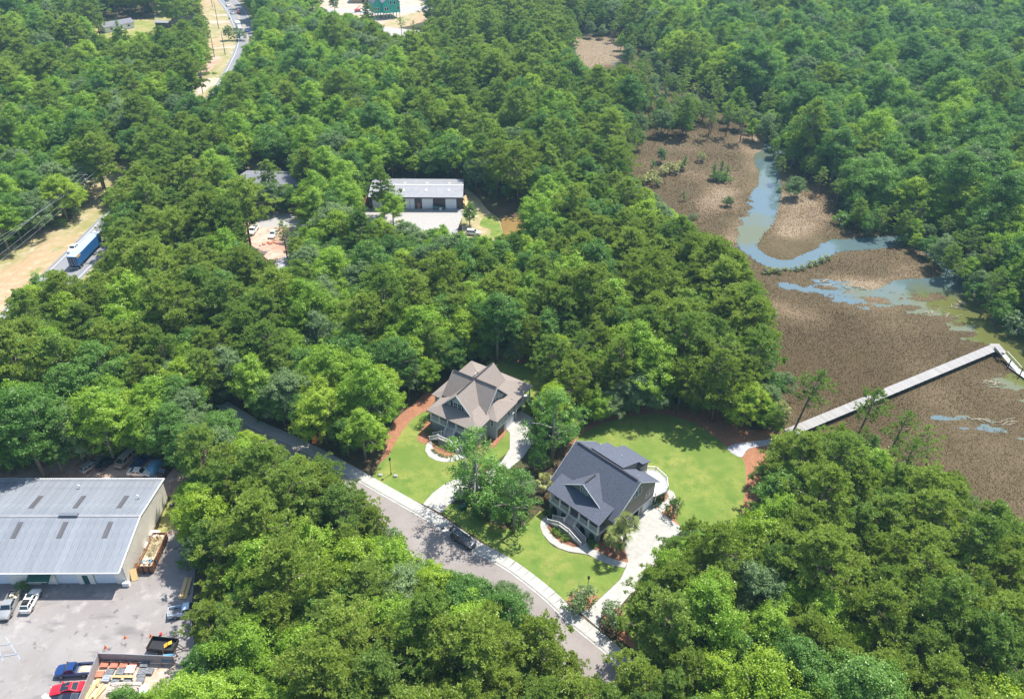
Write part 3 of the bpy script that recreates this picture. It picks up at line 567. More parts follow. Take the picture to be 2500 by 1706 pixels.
# wrack lines: bleached dead stems lying in the shallows
wr = MB()
for (vx, vy, L_, a) in ((2150, 715, 9, .2), (2170, 700, 5, -.9), (2180, 690, 4, 1.4), (2110, 712, 5, .1), (2262, 875, 6, -.4), (2250, 868, 4, -.3), (2290, 960, 7, .2), (2235, 955, 6, -.2), (1880, 650, 8, 0), (1945, 655, 7, -.2), (1870, 640, 5, .3)):
    p = V(vx, vy)
    for k in range(9):
        q = (p[0]+rng.gauss(0, .4)*L_*.5*cos(a)+rng.gauss(0, .5), p[1]+rng.gauss(0, .4)*L_*.5*sin(a)+rng.gauss(0, .5)); aa = a+rng.gauss(0, .5); l = rng.uniform(.4, 1.3)
        wr.beam((q[0]-l*cos(aa), q[1]-l*sin(aa), .2), (q[0]+l*cos(aa), q[1]+l*sin(aa), .24+rng.random()*.1), .12)
wr.build('marsh_wrack', mat('bleached_stems', (.30, .25, .17), .9, var=.3), kind='stuff')

# ------------------------------------------------------------------ boardwalk, gangway and floating dock
A_ = Vector((58.2, 127.6, 0)); B_ = Vector((118.4, 161.6, 0)); dv = (B_-A_); L = dv.length; ang = atan2(dv.y, dv.x)
t = thing('boardwalk', 'long silvered plank boardwalk crossing the brown marsh to the creek', 'boardwalk', (A_.x, A_.y, 0), ang)
pk = MB(); n = int(L/.2); zt = 1.5
for i in range(n):
    x = i*.2; dz = rng.uniform(-.012, .012); pk.box(x, x+.185, -1.2+rng.uniform(-.03, .03), 1.2+rng.uniform(-.03, .03), zt-.05+dz, zt+dz)
pk.build('planks', M('plank'), t, kind='stuff')
for s in (-1.0, 0, 1.0): MB().box(0, L, s-.06, s+.06, zt-.32, zt-.06).build('stringer', M('timber'), t)
pile = MB().tube([(0, 0, -1), (0, 0, zt-.02)], [.13, .12], 7).mesh('pile', M('timber')); brace = MB().beam((0, -1.1, .2), (0, 1.1, 1.2), .07, .16).mesh('brace', M('timber'))
for i in range(int(L/3)+1):
    for s in (-1.12, 1.12): link('pile', pile, t, (i*3+.3, s, 0))
    link('brace', brace, t, (i*3+.45, 0, 0))
cp = MB()
for i in range(0, 8): pass
e2 = Vector((*G(2452, 868, 1.5)[:2], 0)); d2 = (e2-B_); L2 = d2.length; a2 = atan2(d2.y, d2.x)
t = thing('pierhead', 'short plank pier head turning toward the creek at the boardwalk end', 'pier', (B_.x, B_.y, 0), a2)
pk = MB()
for i in range(int(L2/.2)): pk.box(i*.2-1.2, i*.2-1.02, -1.2, 1.2, zt-.03, zt+.02)
pk.build('planks', M('plank'), t, kind='stuff')
for x in (-1, 2, 4): 
    for s in (-1.1, 1.1): link('pile', pile, t, (x, s, 0))
for s in (-1.15,):
    MB().beam((1.0, s, zt+.5), (4.6, s, zt+.5), .1, .35).build('bench_back', M('plank'), t)
    MB().box(1.0, 4.6, s+.05, s+.5, zt+.35, zt+.42).build('bench_seat', M('plank'), t)
    for k in range(5): MB().beam((1.1+k*.85, s, zt), (1.1+k*.85, s, zt+.7), .1).build('bench_post', M('timber'), t)
g0_ = Vector((*G(2450, 866, 1.5)[:2], 0)); g1 = Vector((*G(2486, 906, .6)[:2], 0)); dg = g1-g0_; LG = dg.length; ag = atan2(dg.y, dg.x)
t = thing('gangway', 'pale aluminium gangway with handrails sloping down to the floating dock', 'gangway', (g0_.x, g0_.y, 0), ag)
MB().slab([(0, -.6, 1.52), (LG, -.6, .65), (LG, .6, .65), (0, .6, 1.52)], .1).build('walkway', mat('aluminium_deck', (.36, .37, .36), .5, .2), t)
for s in (-.6, .6):
    MB().beam((0, s, 2.5), (LG, s, 1.65), .07).build('handrail', M('galv'), t)
    for k in range(7): 
        x = LG*k/6; MB().beam((x, s, 1.5-.87*k/6), (x, s, 2.5-.87*k/6), .05).build('rail_post', M('galv'), t)
fc = Vector(G(2478, 900, .5))
t = thing('floating_dock', 'white floating dock with dark guide piles at the foot of the gangway', 'dock', (fc.x, fc.y, 0), ag+.1)
MB().box(-1.5, 7.5, -.9, .9, .42, .55).build('deck', mat('white_deck_boards', (.40, .40, .385), .7, var=.1, streak=(6, .3, 1)), t)
MB().box(-1.4, 7.4, -.8, .8, .0, .42).build('float', M('black'), t)
for x in (-1.0, 2.5, 6): MB().tube([(x, -1.1, -1), (x, -1.1, 2.6)], [.14, .13], 8).build('guide_pile', M('timber'), t)

# ------------------------------------------------------------------ near warehouse (grey metal)
W1 = thing('warehouse', 'wide grey metal warehouse with cream ribbed walls and dark skylights', 'warehouse', (-63.72, 86.69, 0), radians(1.85))
LW, DW, ZE, ZR, OH = 46.0, 19.74, 4.75, 6.25, 1.5; YM = 9.4
for nm, pts in (('gable_wall', [(0, 0, 0), (0, DW, 0), (0, DW, ZE), (0, YM, ZR-.1), (0, 0, ZE)]),):
    w = MB(); w.poly(pts); w.poly([(-LW, 0, 0), (-LW, DW, 0), (-LW, DW, ZE), (-LW, YM, ZR-.1), (-LW, 0, ZE)][::-1]); w.poly([(-LW, DW, 0), (0, DW, 0), (0, DW, ZE), (-LW, DW, ZE)])
    w.build('wall', M('cream'), W1)
def roofz(y): return ZE+(ZR-ZE)*(1-abs(y-YM)/YM) if 0 <= y <= 2*YM else ZE-(abs(y-YM)-YM)*(ZR-ZE)/YM
pan = MB()
for k in range(4):
    x = k*.3; pan.slab([(x, 0, 0), (x+.24, 0, 0), (x+.24, 1, 0), (x, 1, 0)], .03); pan.slab([(x+.235, 0, .045), (x+.305, 0, .045), (x+.305, 1, .045), (x+.235, 1, .045)], .07)
# wall sheets: four ribs each, cut to the eave line on the gable end
for k in range(17):
    y0 = k*1.2; y1 = min(DW, y0+1.19); mb = MB(); 
    for j in range(4):
        a = y0+j*.3+.03; bq = min(DW, a+.15)
        if a >= DW-.05: break
        mb.add([(0.012, a, .02), (.11, a+.02, .02), (.11, bq-.02, .02), (.012, bq, .02), (.012, a, roofz(a)-.12), (.11, a+.02, roofz(a)-.12), (.11, bq-.02, roofz(bq)-.12), (.012, bq, roofz(bq)-.12)], [(0, 1, 5, 4), (1, 2, 6, 5), (2, 3, 7, 6)])
    if mb.f: mb.build('wall_sheet', M('cream'), W1)
# front wall with openings
ops = [(-23.3, -19.3, 3.6), (-11.6, -8.0, 3.6), (-7.2, -6.2, 2.2), (-5.3, -1.7, 3.6), (-14.4, -13.2, 2.2), (-31, -27.4, 3.6), (-38, -34.4, 3.6)]
xs_ = sorted([-LW, 0]+[a for o_ in ops for a in o_[:2]]); fwl = MB()
for a, b_ in zip(xs_, xs_[1:]):
    o_ = [q for q in ops if abs(q[0]-a) < .01]
    if o_: fwl.box(a, b_, 0, .12, o_[0][2], ZE)
    else:
        fwl.box(a, b_, 0, .12, 0, ZE)
        x = a+.1
        while x < b_-.15: fwl.box(x, x+.1, -.03, 0, 0, ZE-.1); x += .3
fwl.build('front_wall', M('cream'), W1)
for a, b_, h in ops:
    if h > 3:
        d = MB()
        for i in range(9): d.box(a, b_, .16, .2+.015*(i % 2), h*i/9+.01, h*(i+1)/9-.01)
        d.build('roller_door', M('white_door'), W1)
    else: MB().box(a, b_, .14, .2, 0, h).build('door', M('teal'), W1)
    fr = MB(); fr.box(a-.12, a, -.04, .14, 0, h); fr.box(b_, b_+.12, -.04, .14, 0, h); fr.box(a-.12, b_+.12, -.04, .14, h, h+.12); fr.build('door_frame', M('cream'), W1)
sk1 = [(-20.06, 5.1), (-12.45, 5.1), (-4.84, 5.1)]
npan = int(LW/1.2)+1
for side in (0, 1):
    ya, yb = ((-OH, YM) if side == 0 else (YM, DW+.65)); za, zb_ = roofz(ya) if ya >= 0 else ZE-OH*(ZR-ZE)/YM, roofz(yb)
    pm = MB()
    for (x0, x1, dz) in ((0, .33, 0), (.33, .40, .05), (.40, .73, 0), (.73, .80, .05), (.80, 1.1, 0), (1.1, 1.19, .06)):
        pm.slab([(x0, ya, za+.06+dz), (x1, ya, za+.06+dz), (x1, yb, zb_+.06+dz), (x0, yb, zb_+.06+dz)], .05)
    me = pm.mesh('roof_panel', M('metal_roof'))
    for k in range(npan): link('roof_panel', me, W1, (-1.2*(k+1)+.25, 0, 0))
for row, (ya, yb) in enumerate(((5.0, 8.2), (11.6, 15.1))):
    for x in (-35.3, -27.65, -20.06, -12.45, -4.84):
        mb = MB()
        for q in range(3): mb.slab([(x+q*.3, ya, roofz(ya)+.14), (x+q*.3+.26, ya, roofz(ya)+.14), (x+q*.3+.26, yb, roofz(yb)+.14), (x+q*.3, yb, roofz(yb)+.14)], .03)
        mb.build('skylight', M('skylight'), W1)
MB().beam((-LW, YM, ZR+.09), (.2, YM, ZR+.09), .55, .07).build('ridge_cap', M('metal_roof2'), W1)
MB().box(-13.6, -10.4, YM-.3, YM+.35, ZR+.1, ZR+.5).build('ridge_vent', mat('ridge_vent_metal', (.16, .18, .20), .5, .3), W1)
MB().beam((-LW, -OH-.05, roofz(-OH)), (.2, -OH-.05, roofz(-OH)), .14).build('gutter', M('white'), W1)
MB().beam((-LW, DW+.7, roofz(DW+.65)), (.2, DW+.7, roofz(DW+.65)), .14).build('gutter', M('white'), W1)
for (y0, y1) in ((-OH, YM), (YM, DW+.65)): MB().beam((.22, y0, roofz(y0)+.06), (.22, y1, roofz(y1)+.06), .16, .2).build('rake_trim', M('white'), W1)
for x, y in ((-13.75, 17.4), (-1.93, 14.3)):
    z = roofz(y); MB().tube([(x, y, z), (x, y, z+.75), (x-.3, y-.05, z+.95)], [.11, .11, .12], 8).build('flue_pipe', M('white'), W1)
aw = MB(); aw.slab([(-15.4, -1.5, 2.5), (-11.7, -1.5, 2.5), (-11.7, 0, 3.3), (-15.4, 0, 3.3)], .05); aw.box(-15.4, -11.7, -1.53, -1.5, 2.2, 2.5)
awo = aw.build('awning', M('green_awn'), W1)
x = -15.1; mb = MB()
for w_ in (.16, .3, .22, .3, .14, .2, .3, .24, .18, .26, .3, .2, .14, .3, .16): mb.box(x, x+w_*.55, -1.545, -1.535, 2.27, 2.27+rng.uniform(.1, .16)); x += w_*.72+.04
mb.build('lettering', M('white'), awo)
MB().box(-.6, .5, -.7, -.1, 0, .9).build('air_conditioner', M('white'), W1)
MB().tube([(-.15, -.1, 0), (-.15, -.1, ZE)], [.07, .07], 6).build('downspout', M('white'), W1)

# ------------------------------------------------------------------ far warehouse (dark walls, pale roof)
W2 = thing('warehouse', 'dark brown walled warehouse with pale ribbed roof and three white roller doors', 'warehouse', (-16.77, 236.46, 0), radians(2.27))
LB, DB = 29.9, 13.3
w = MB(); w.box(-LB, 0, .15, DB, 0, 4.55); w.poly([(0.002, .15, 4.55), (0.002, DB, 4.55), (.002, DB/2, 5.4)]); w.poly([(-LB-.002, .15, 4.55), (-LB-.002, DB/2, 5.4), (-LB-.002, DB, 4.55)]); w.build('wall', M('brown_wall'), W2)
dr = [(-28.9, -25.5), (-18.4, -15.5), (-13.1, -9.6), (-5.6, -2.1)]; rb = MB(); x = -LB+.2
while x < -.1:
    if not any(a-.15 < x < b_+.1 for a, b_ in dr+[(-14.7, -13.7)]): rb.box(x, x+.12, .10, .15, 0, 4.5)
    x += .45
y = .4
while y < DB-.2: rb.box(0, .05, y, y+.12, 0, 4.5); y += .45
rb.build('wall_ribs', M('brown_wall'), W2, kind='stuff')
for a, b_ in dr:
    d = MB()
    for i in range(8): d.box(a, b_, .06-.01*(i % 2), .13, 3.6*i/8+.01, 3.6*(i+1)/8-.02)
    d.build('roller_door', M('white_door'), W2)
MB().box(-14.6, -13.75, .08, .14, 0, 2.1).build('door', mat('salmon_door', (.35, .16, .12), .6), W2)
wn_ = MB()
for i in range(5): wn_.box(-17.1, -16.9, .04, .055, .5+i*.6, .8+i*.6)
wn_.build('door_window', M('black'), W2)
def rz2(y): return 5.45-abs(y-DB/2)*.12
rf = MB()
for (ya, yb) in ((-.95, DB/2), (DB/2, DB+.3)):
    rf.slab([(-LB-.1, ya, rz2(ya)), (.1, ya, rz2(ya)), (.1, yb, rz2(yb)), (-LB-.1, yb, rz2(yb))], .08)
    x = -LB
    while x < .05: rf.slab([(x, ya, rz2(ya)+.05), (x+.09, ya, rz2(ya)+.05), (x+.09, yb, rz2(yb)+.05), (x, yb, rz2(yb)+.05)], .05); x += .42
rf.build('roof', M('metal_roof2'), W2)
for (ya, yb) in ((2.5, 4.1), (7.6, 9.4)):
    for x in (-19.4, -12.2, -4.9): MB().slab([(x, ya, rz2(ya)+.12), (x+.75, ya, rz2(ya)+.12), (x+.75, yb, rz2(yb)+.12), (x, yb, rz2(yb)+.12)], .05).build('skylight', M('skylight2'), W2)
MB().beam((-LB-.1, DB/2, 5.5), (.1, DB/2, 5.5), .4, .06).build('ridge_cap', M('white'), W2)
MB().box(-LB, -.1, -1.3, 0, 0, .15).build('threshold_slab', M('concrete2'), W2)
c_, s_ = cos(radians(2.27)), sin(radians(2.27))
def w2w(x, y): return (-16.77+x*c_-y*s_, 236.46+x*s_+y*c_)
for i, (x, w_, h_) in enumerate(((-9.0, 1.1, 1.3), (-8.0, .9, 1.3), (-6.3, .7, .9))):
    p = w2w(x, -.6); t = thing('refuse_bin', ['tall green bin left of the others by the dark warehouse wall', 'middle green bin against the dark warehouse wall', 'small green bin next to a roller door of the dark warehouse'][i], 'bin', (p[0], p[1], .15))
    MB().box(-w_/2, w_/2, -.35, .35, 0, h_).build('body', M('teal'), t); MB().box(-w_/2-.03, w_/2+.03, -.4, .38, h_, h_+.08).build('lid', M('green_awn'), t)
p = w2w(-7.2, -.75); t = thing('tub', 'white tub standing between the green bins at the dark warehouse', 'tub', (p[0], p[1], .15))
MB().tube([(0, 0, 0), (0, 0, .7)], [.42, .5], 8).build('bowl', M('white'), t); MB().tube([(0, 0, .7), (0, 0, .76)], [.54, .54], 8).build('rim', M('white'), t)
for i in range(6):
    p = w2w(.7+rng.random()*1.3, 2+i*.8-2); q = w2w(.3+rng.random()*.3, 2+i*.7-2)
    mb = MB(); mb.beam((p[0]+rng.random(), p[1]-1.0, .1), (q[0]-.1, q[1]+1.5, 2.2+rng.random()), .9, .08)
    tag(mb.build('lumber_board', M('lumber')), 'yellow board leaning on the right end of the dark warehouse', 'board', 'boards leaning on the right end of the dark warehouse')

# ------------------------------------------------------------------ other roofs in the woods
def gable_house(name, label, cat, loc, rot, L, D, ze, zr, wall, roof, oh=.5, wins=(), extra=None):
    t = thing(name, label, cat, loc, rot)
    w = MB(); w.box(0, L, 0, D, 0, ze); w.poly([(0.001, 0, ze), (.001, D/2, zr-.1), (.001, D, ze)]); w.poly([(L-.001, 0, ze), (L-.001, D, ze), (L-.001, D/2, zr-.1)]); w.build('wall', wall, t)
    k = (zr-ze)/(D/2)
    for (ya, yb) in ((-oh, D/2), (D+oh, D/2)):
        za = ze-oh*k+.08; MB().slab([(-oh, ya, za), (L+oh, ya, za), (L+oh, yb, zr+.08), (-oh, yb, zr+.08)], .12).build('roof', roof, t)
    for (f, a, b_, z0, z1) in wins:
        fr = MB(); pn = MB()
        if f == 'f': fr.box(a-.1, b_+.1, -.05, 0, z0-.1, z1+.1); pn.box(a, b_, -.07, -.05, z0, z1)
        if f == 'r': fr.box(L, L+.05, a-.1, b_+.1, z0-.1, z1+.1); pn.box(L+.05, L+.07, a, b_, z0, z1)
        if f == 'l': fr.box(-.05, 0, a-.1, b_+.1, z0-.1, z1+.1); pn.box(-.07, -.05, a, b_, z0, z1)
        fo = fr.build('window', M('white'), t); pn.build('pane', M('glass'), fo)
    return t
gable_house('workshop', 'low workshop with weathered grey roof half hidden by trees', 'workshop', (-91, 243.5, 0), 0, 19, 12, 3.6, 4.8, M('siding_taupe'), M('roof_grey'), wins=(('f', 12, 14, 1, 2.4), ('f', 15, 17.5, .1, 2.5)))
mhp = r7(858, 272)
gable_house('mobile_home', 'long pale mobile home with grey roof on the far field', 'mobile home', (mhp[0], mhp[1], 0), radians(52), 17, 6.5, 3.2, 4.7, M('white'), M('roof_grey'), wins=(('f', 3, 4.4, 1.2, 2.3), ('f', 9, 10, .1, 2.2), ('f', 13, 14.4, 1.2, 2.3)))
p = r7(1266, 232); gable_house('shed', 'small brown open shed with a pale metal roof on the far field', 'shed', (p[0], p[1], 0), 0, 7, 4, 3.2, 3.7, M('brown_wall'), M('metal_roof2'))
p = r7(1430, 190); gable_house('bungalow', 'grey roofed bungalow partly behind trees beyond the shed', 'house', (p[0]-2, p[1], 0), radians(12), 14, 10, 3.2, 5.8, M('siding_taupe'), M('roof_grey'))
p = r7(735, 640); gable_house('cabin', 'dark roofed cabin barely visible among the pines', 'house', (p[0]-4, p[1]-6, 0), .4, 9, 7, 3, 5, M('siding_taupe'), M('roof_dark'))
# green wrapped house on pilings
p = G(937, 48); gw = thing('unfinished_house', 'unfinished house wrapped in bright green sheathing on tall pilings', 'house', (p[0], p[1], 0), radians(28))
GL, GD, z0 = 10.5, 12, 3.2
w = MB(); w.box(0, GL, 0, GD, z0, 9.2); w.poly([(.8, -.01, 9.2), (GL-.8, -.01, 9.2), (GL/2, -.01, 12.6)]); w.box(-4.5, 0, 2.5, GD, z0, 8.8); w.poly([(-4.6, 2.49, 8.8), (0, 2.49, 8.8), (-2.3, 2.49, 11.4)]); w.build('wall', M('wrap'), gw)
for x in range(0, 11, 2):
    for y in (0.1, 6, 11.8): MB().tube([(x+.2, y, 0), (x+.2, y, z0)], [.2, .2], 6).build('piling', M('lumber'), gw)
for x in (-4.2, -2.2): MB().tube([(x, 2.7, 0), (x, 2.7, z0)], [.2, .2], 6).build('piling', M('lumber'), gw)
for (a, b_, za, zb2) in ((1, 1.9, 4.6, 6.4), (2.4, 3.3, 4.6, 6.4), (4.4, 5.3, 7.9, 9.8), (8.8, 9.7, 4.6, 6.6), (6.8, 7.8, 7.6, 9.4)):
    fo = MB().box(a-.15, b_+.15, -.08, 0, za-.15, zb2+.15).build('window', M('white'), gw); MB().box(a, b_, -.1, -.08, za, zb2).build('pane', M('glass'), fo)
for (a, b_) in ((-3.9, -3.1), (-2.5, -1.7)):
    fo = MB().box(a-.15, b_+.15, 2.42, 2.49, 4.6, 6.3).build('window', M('white'), gw); MB().box(a, b_, 2.4, 2.42, 4.75, 6.15).build('pane', M('glass'), fo)
for (pa) in ([(-.4, -.5, 9.0), (GL/2, -.5, 12.9), (GL/2, GD, 12.9), (-.4, GD, 9.0)], [(GL+.4, -.5, 9.0), (GL+.4, GD, 9.0), (GL/2, GD, 12.9), (GL/2, -.5, 12.9)], [(-5, 2, 8.6), (-2.3, 2, 11.7), (-2.3, GD, 11.7), (-5, GD, 8.6)], [(.1, 2, 8.9), (.1, GD, 8.9), (-2.3, GD, 11.7), (-2.3, 2, 11.7)]):
    MB().slab(pa, .15).build('roof', M('roof_grey'), gw)
p = G(862, 8); uh = thing('unfinished_house', 'unfinished house with raw brown sheathing at the top edge of the photo', 'house', (p[0], p[1], 0), radians(8))
MB().box(0, 12, 0, 10, 0, 6).build('wall', M('brownwood'), uh)
for x in (5.5, 8.5): MB().box(x, x+1.6, -.1, 0, .2, 3.2).build('opening_shade_panel', M('black'), uh)  # solid black boxes; darkness of the interior is painted as their colour
MB().slab([(-.5, -.5, 6), (12.5, -.5, 6), (12.5, 5, 8.5), (-.5, 5, 8.5)], .15).build('roof', M('roof_grey'), uh); MB().slab([(-.5, 10.5, 6), (-.5, 5, 8.5), (12.5, 5, 8.5), (12.5, 10.5, 6)], .15).build('roof', M('roof_grey'), uh)
p = V(1052, 125); gable_house('cottage', 'small white cottage showing through the pines', 'house', (p[0]-5, p[1]-4, 0), .3, 9, 8, 4, 6, M('white'), M('roof_grey'))
# ------------------------------------------------------------------ houses
def railing(p, q, parent, h=.95, m='white', name='railing'):
    mb = MB(); P = Vector(p); Q = Vector(q); L = (Q-P).length; n = max(1, int(L/.16))
    up = Vector((0, 0, 1)); mb.beam(P+up*h, Q+up*h, .09, .06); mb.beam(P+up*.12, Q+up*.12, .06, .06)
    for i in range(1, n): c = P+(Q-P)*(i/n); mb.beam(c+up*.12, c+up*h, .035)
    for c in (P, Q): mb.beam(c, c+up*(h+.12), .13)
    return mb.build(name, M(m), parent)
def flight(p, q, w, n, parent, rail=(1, 1)):
    """stair flight from top p to bottom q (local xyz), w wide; each tread is its own board"""
    P = Vector(p); Q = Vector(q); d = Vector((Q.x-P.x, Q.y-P.y, 0)); run = d.length/n; d.normalize(); s = Vector((-d.y, d.x, 0)); a = atan2(d.y, d.x); rise = (P.z-Q.z)/n
    tr = MB().box(0, run+.03, -w/2, w/2, -.05, 0).mesh('tread', M('deck')); rs = MB().box(-.02, .02, -w/2+.02, w/2-.02, -rise, -.05).mesh('riser', M('white'))
    for i in range(n):
        c = P+d*run*i; c.z = P.z-rise*(i+1)
        link('riser', rs, parent, (c.x, c.y, c.z+rise), a); link('tread', tr, parent, (c.x, c.y, c.z), a)
    for k, sg in ((0, 1), (1, -1)):
        o = s*sg*w/2; MB().add([tuple(P+o), tuple(Q+o), tuple(Q+o-Vector((0, 0, .02))), tuple(P+o-Vector((0, 0, .45)))], [(0, 1, 2, 3)]).build('stringer', M('white'), parent)
        if rail[k]: railing(tuple(P+o), tuple(Q+o), parent)
def roofp(parent, m, *polys, t=.16, name='roof'):
    for p in polys: MB().slab(p, t).build(name, M(m), parent)
def win(parent, face, a, b_, z0, z1, pos, sg, mul=1, m='white', grid=True):
    """window on plane x=pos (face 'x') or y=pos (face 'y'), facing sg"""
    def bx(u0, u1, d0, d1, c0, c1):
        d0, d1 = sorted((pos+sg*d0, pos+sg*d1))
        return (d0, d1, u0, u1, c0, c1) if face == 'x' else (u0, u1, d0, d1, c0, c1)
    fo = MB(); f = .11
    fo.box(*bx(a-f, b_+f, 0, .06, z0-f, z0)); fo.box(*bx(a-f, b_+f, 0, .06, z1, z1+f)); fo.box(*bx(a-f, a, 0, .06, z0, z1)); fo.box(*bx(b_, b_+f, 0, .06, z0, z1))
    for i in range(1, mul): c = a+(b_-a)*i/mul; fo.box(*bx(c-.07, c+.07, 0, .06, z0, z1))
    if grid:
        fo.box(*bx(a, b_, .02, .045, (z0+z1)/2-.03, (z0+z1)/2+.03))
        for i in range(mul*2): 
            if i % 2 == 0: c = a+(b_-a)*(i+1)/(mul*2); fo.box(*bx(c-.015, c+.015, .02, .04, z0, z1))
    o = fo.build('window', M(m), parent); MB().box(*bx(a, b_, .002, .02, z0, z1)).build('pane', M('glass'), o); return o
YD = radians(-44.32)
H1 = thing('house', 'raised house with charcoal shingle roof, arched basement wall and split front stair', 'house', (7.62, 105.65, 0), YD)
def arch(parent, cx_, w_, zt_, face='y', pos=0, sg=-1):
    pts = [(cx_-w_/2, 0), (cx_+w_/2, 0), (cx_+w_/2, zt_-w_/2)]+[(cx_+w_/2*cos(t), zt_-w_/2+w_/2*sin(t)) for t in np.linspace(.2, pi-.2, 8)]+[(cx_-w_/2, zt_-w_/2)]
    v = [((u, pos+sg*.012, z) if face == 'y' else (pos+sg*.012, u, z)) for u, z in pts]; MB().poly(v).build('arch_shade_panel', M('black'), parent)  # flat black panel; the shade of a recess is put into its colour
    fr = MB(); 
    for (u, z), (u2, z2_) in zip(pts[1:], pts[2:]+pts[:1]):
        if face == 'y': fr.beam((u, pos+sg*.02, z), (u2, pos+sg*.02, z2_), .07)
        else: fr.beam((pos+sg*.02, u, z), (pos+sg*.02, u2, z2_), .07)
    fr.build('arch_trim', M('stucco'), parent)
W_, X0, XR = 11.65, -1.0, 12.8
b = MB(); b.box(0, W_, 0, .2, 0, 2.3); b.box(0, .2, 0, 2.6, 0, 2.3); b.box(W_-.2, W_, 0, 2.7, 0, 2.3); b.build('basement_wall', M('stucco'), H1)
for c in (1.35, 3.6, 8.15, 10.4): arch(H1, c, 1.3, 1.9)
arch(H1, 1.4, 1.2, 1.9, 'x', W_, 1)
MB().box(-.1, W_+.1, -.12, 2.7, 2.3, 2.62).build('porch_floor', M('white'), H1)
MB().box(0, W_, 0, 2.6, 2.62, 2.66).build('porch_deck', M('deck'), H1)
for i, x in enumerate((.12, 2.42, 4.78, 7.1, 9.3, W_-.12)): MB().box(x-.13, x+.13, -.02, .24, 2.6, 5.15).build('porch_post', M('white'), H1)
MB().box(-.1, W_+.1, -.05, .28, 4.95, 5.2).build('porch_beam', M('white'), H1)
for a, c in ((.25, 2.3), (2.55, 4.65), (7.25, 9.2), (9.45, W_-.25)): railing((a, .1, 2.62), (c, .1, 2.62), H1)
railing((.12, .25, 2.62), (.12, 2.5, 2.62), H1)
wl = MB()
def gz(y): return 5.4+.82*(y-2.55) if y < 8.75 else 10.48-.63*(y-8.75)
gp = [(2.6, 0), (14.7, 0), (14.7, gz(14.7)-.12), (8.75, gz(8.75)-.15), (2.6, gz(2.6)-.12)]
# right wall with the two garage openings cut in
def wpoly(x, pts): wl.poly([(x, y, z) for y, z in pts])
wpoly(XR, [(2.6, 2.45), (14.7, 2.45), (14.7, gz(14.7)-.12), (8.75, gz(8.75)-.15), (2.6, gz(2.6)-.12)])
for a, c in ((2.6, 8.2), (10.55, 11.6), (14.4, 14.7)): wl.box(XR-.25, XR, a, c, 0, 2.45)
wpoly(X0, gp); wl.box(X0, XR, 2.6, 2.8, 0, 5.3); wl.box(X0, XR, 14.5, 14.7, 0, 6.5); wl.build('wall', M('siding_taupe'), H1)
MB().box(XR, XR+.09, 2.6, 14.75, 2.42, 2.66).build('band_board', M('white'), H1)
for y in (2.65, 14.62): MB().box(XR, XR+.07, y-.09, y+.09, 0, gz(y)-.3).build('corner_board', M('white'), H1)
for a, c, nm in ((8.2, 10.55, 0), (11.6, 14.4, 1)):
    fr = MB(); fr.box(XR-.03, XR+.06, a-.02, a+.1, 0, 2.42); fr.box(XR-.03, XR+.06, c-.1, c+.02, 0, 2.42); fr.box(XR-.03, XR+.06, a, c, 2.3, 2.42); fr.build('door_frame', M('white'), H1)
    if nm: 
        d = MB()
        for i in range(4): d.box(XR-.2, XR-.14, a, c, i*.58+.01, (i+1)*.58-.01)
        d.build('garage_door', M('white_door'), H1)
MB().box(X0+.3, XR-.05, 2.9, 14.4, .05, .13).build('garage_floor', M('concrete2'), H1)
MB().box(XR-6, XR-5.8, 2.9, 14.4, 0, 2.4).build('garage_back_wall', M('siding_taupe'), H1)
win(H1, 'x', 8.45, 10.2, 6.6, 8.1, XR, 1, 2); win(H1, 'x', 6.95, 7.5, 6.6, 7.3, XR, 1, 1); win(H1, 'x', 5.05, 5.85, 3.5, 4.5, XR, 1, 1); win(H1, 'x', 12.2, 14.1, 3.8, 5.3, XR, 1, 2)
for x in (1.2, 3.4, 8.3, 10.3): win(H1, 'y', x-.5, x+.5, 3.2, 4.8, 2.6, -1, 1)
MB().box(5.4, 6.5, 2.52, 2.6, 2.66, 4.8).build('front_door', M('brown_wall'), H1)
for y in (11.1, 14.6): MB().box(XR+.1, XR+.25, y-.1, y+.1, 1.85, 2.15).build('wall_lantern', M('orange') if 0 else M('lumber'), H1)
XL_, XRr = -1.9, 13.45
roofp(H1, 'roof_dark', [(XL_, 2.1, gz(2.1)+.05), (XRr, 2.1, gz(2.1)+.05), (XRr, 8.75, 10.6), (XL_, 8.75, 10.6)],
      [(XRr, 15.25, gz(15.25)+.08), (XL_, 15.25, gz(15.25)+.08), (XL_, 8.75, 10.6), (XRr, 8.75, 10.6)],
      [(-.6, -.35, 5.12), (11.95, -.35, 5.12), (11.95, 3.75, 6.52), (-.6, 3.75, 6.52)])
MB().beam((XL_+.6, 8.75, 10.68), (XRr-.7, 8.75, 10.68), .32, .1).build('ridge_vent', M('ridge_dark'), H1)
for s0 in (XL_, XRr): 
    for ya, yb, za, zb_ in ((2.1, 8.75, gz(2.1), 10.5), (15.25, 8.75, gz(15.25), 10.5)): MB().beam((s0, ya, za-.04), (s0, yb, zb_-.02), .05, .2).build('fascia', M('white'), H1)
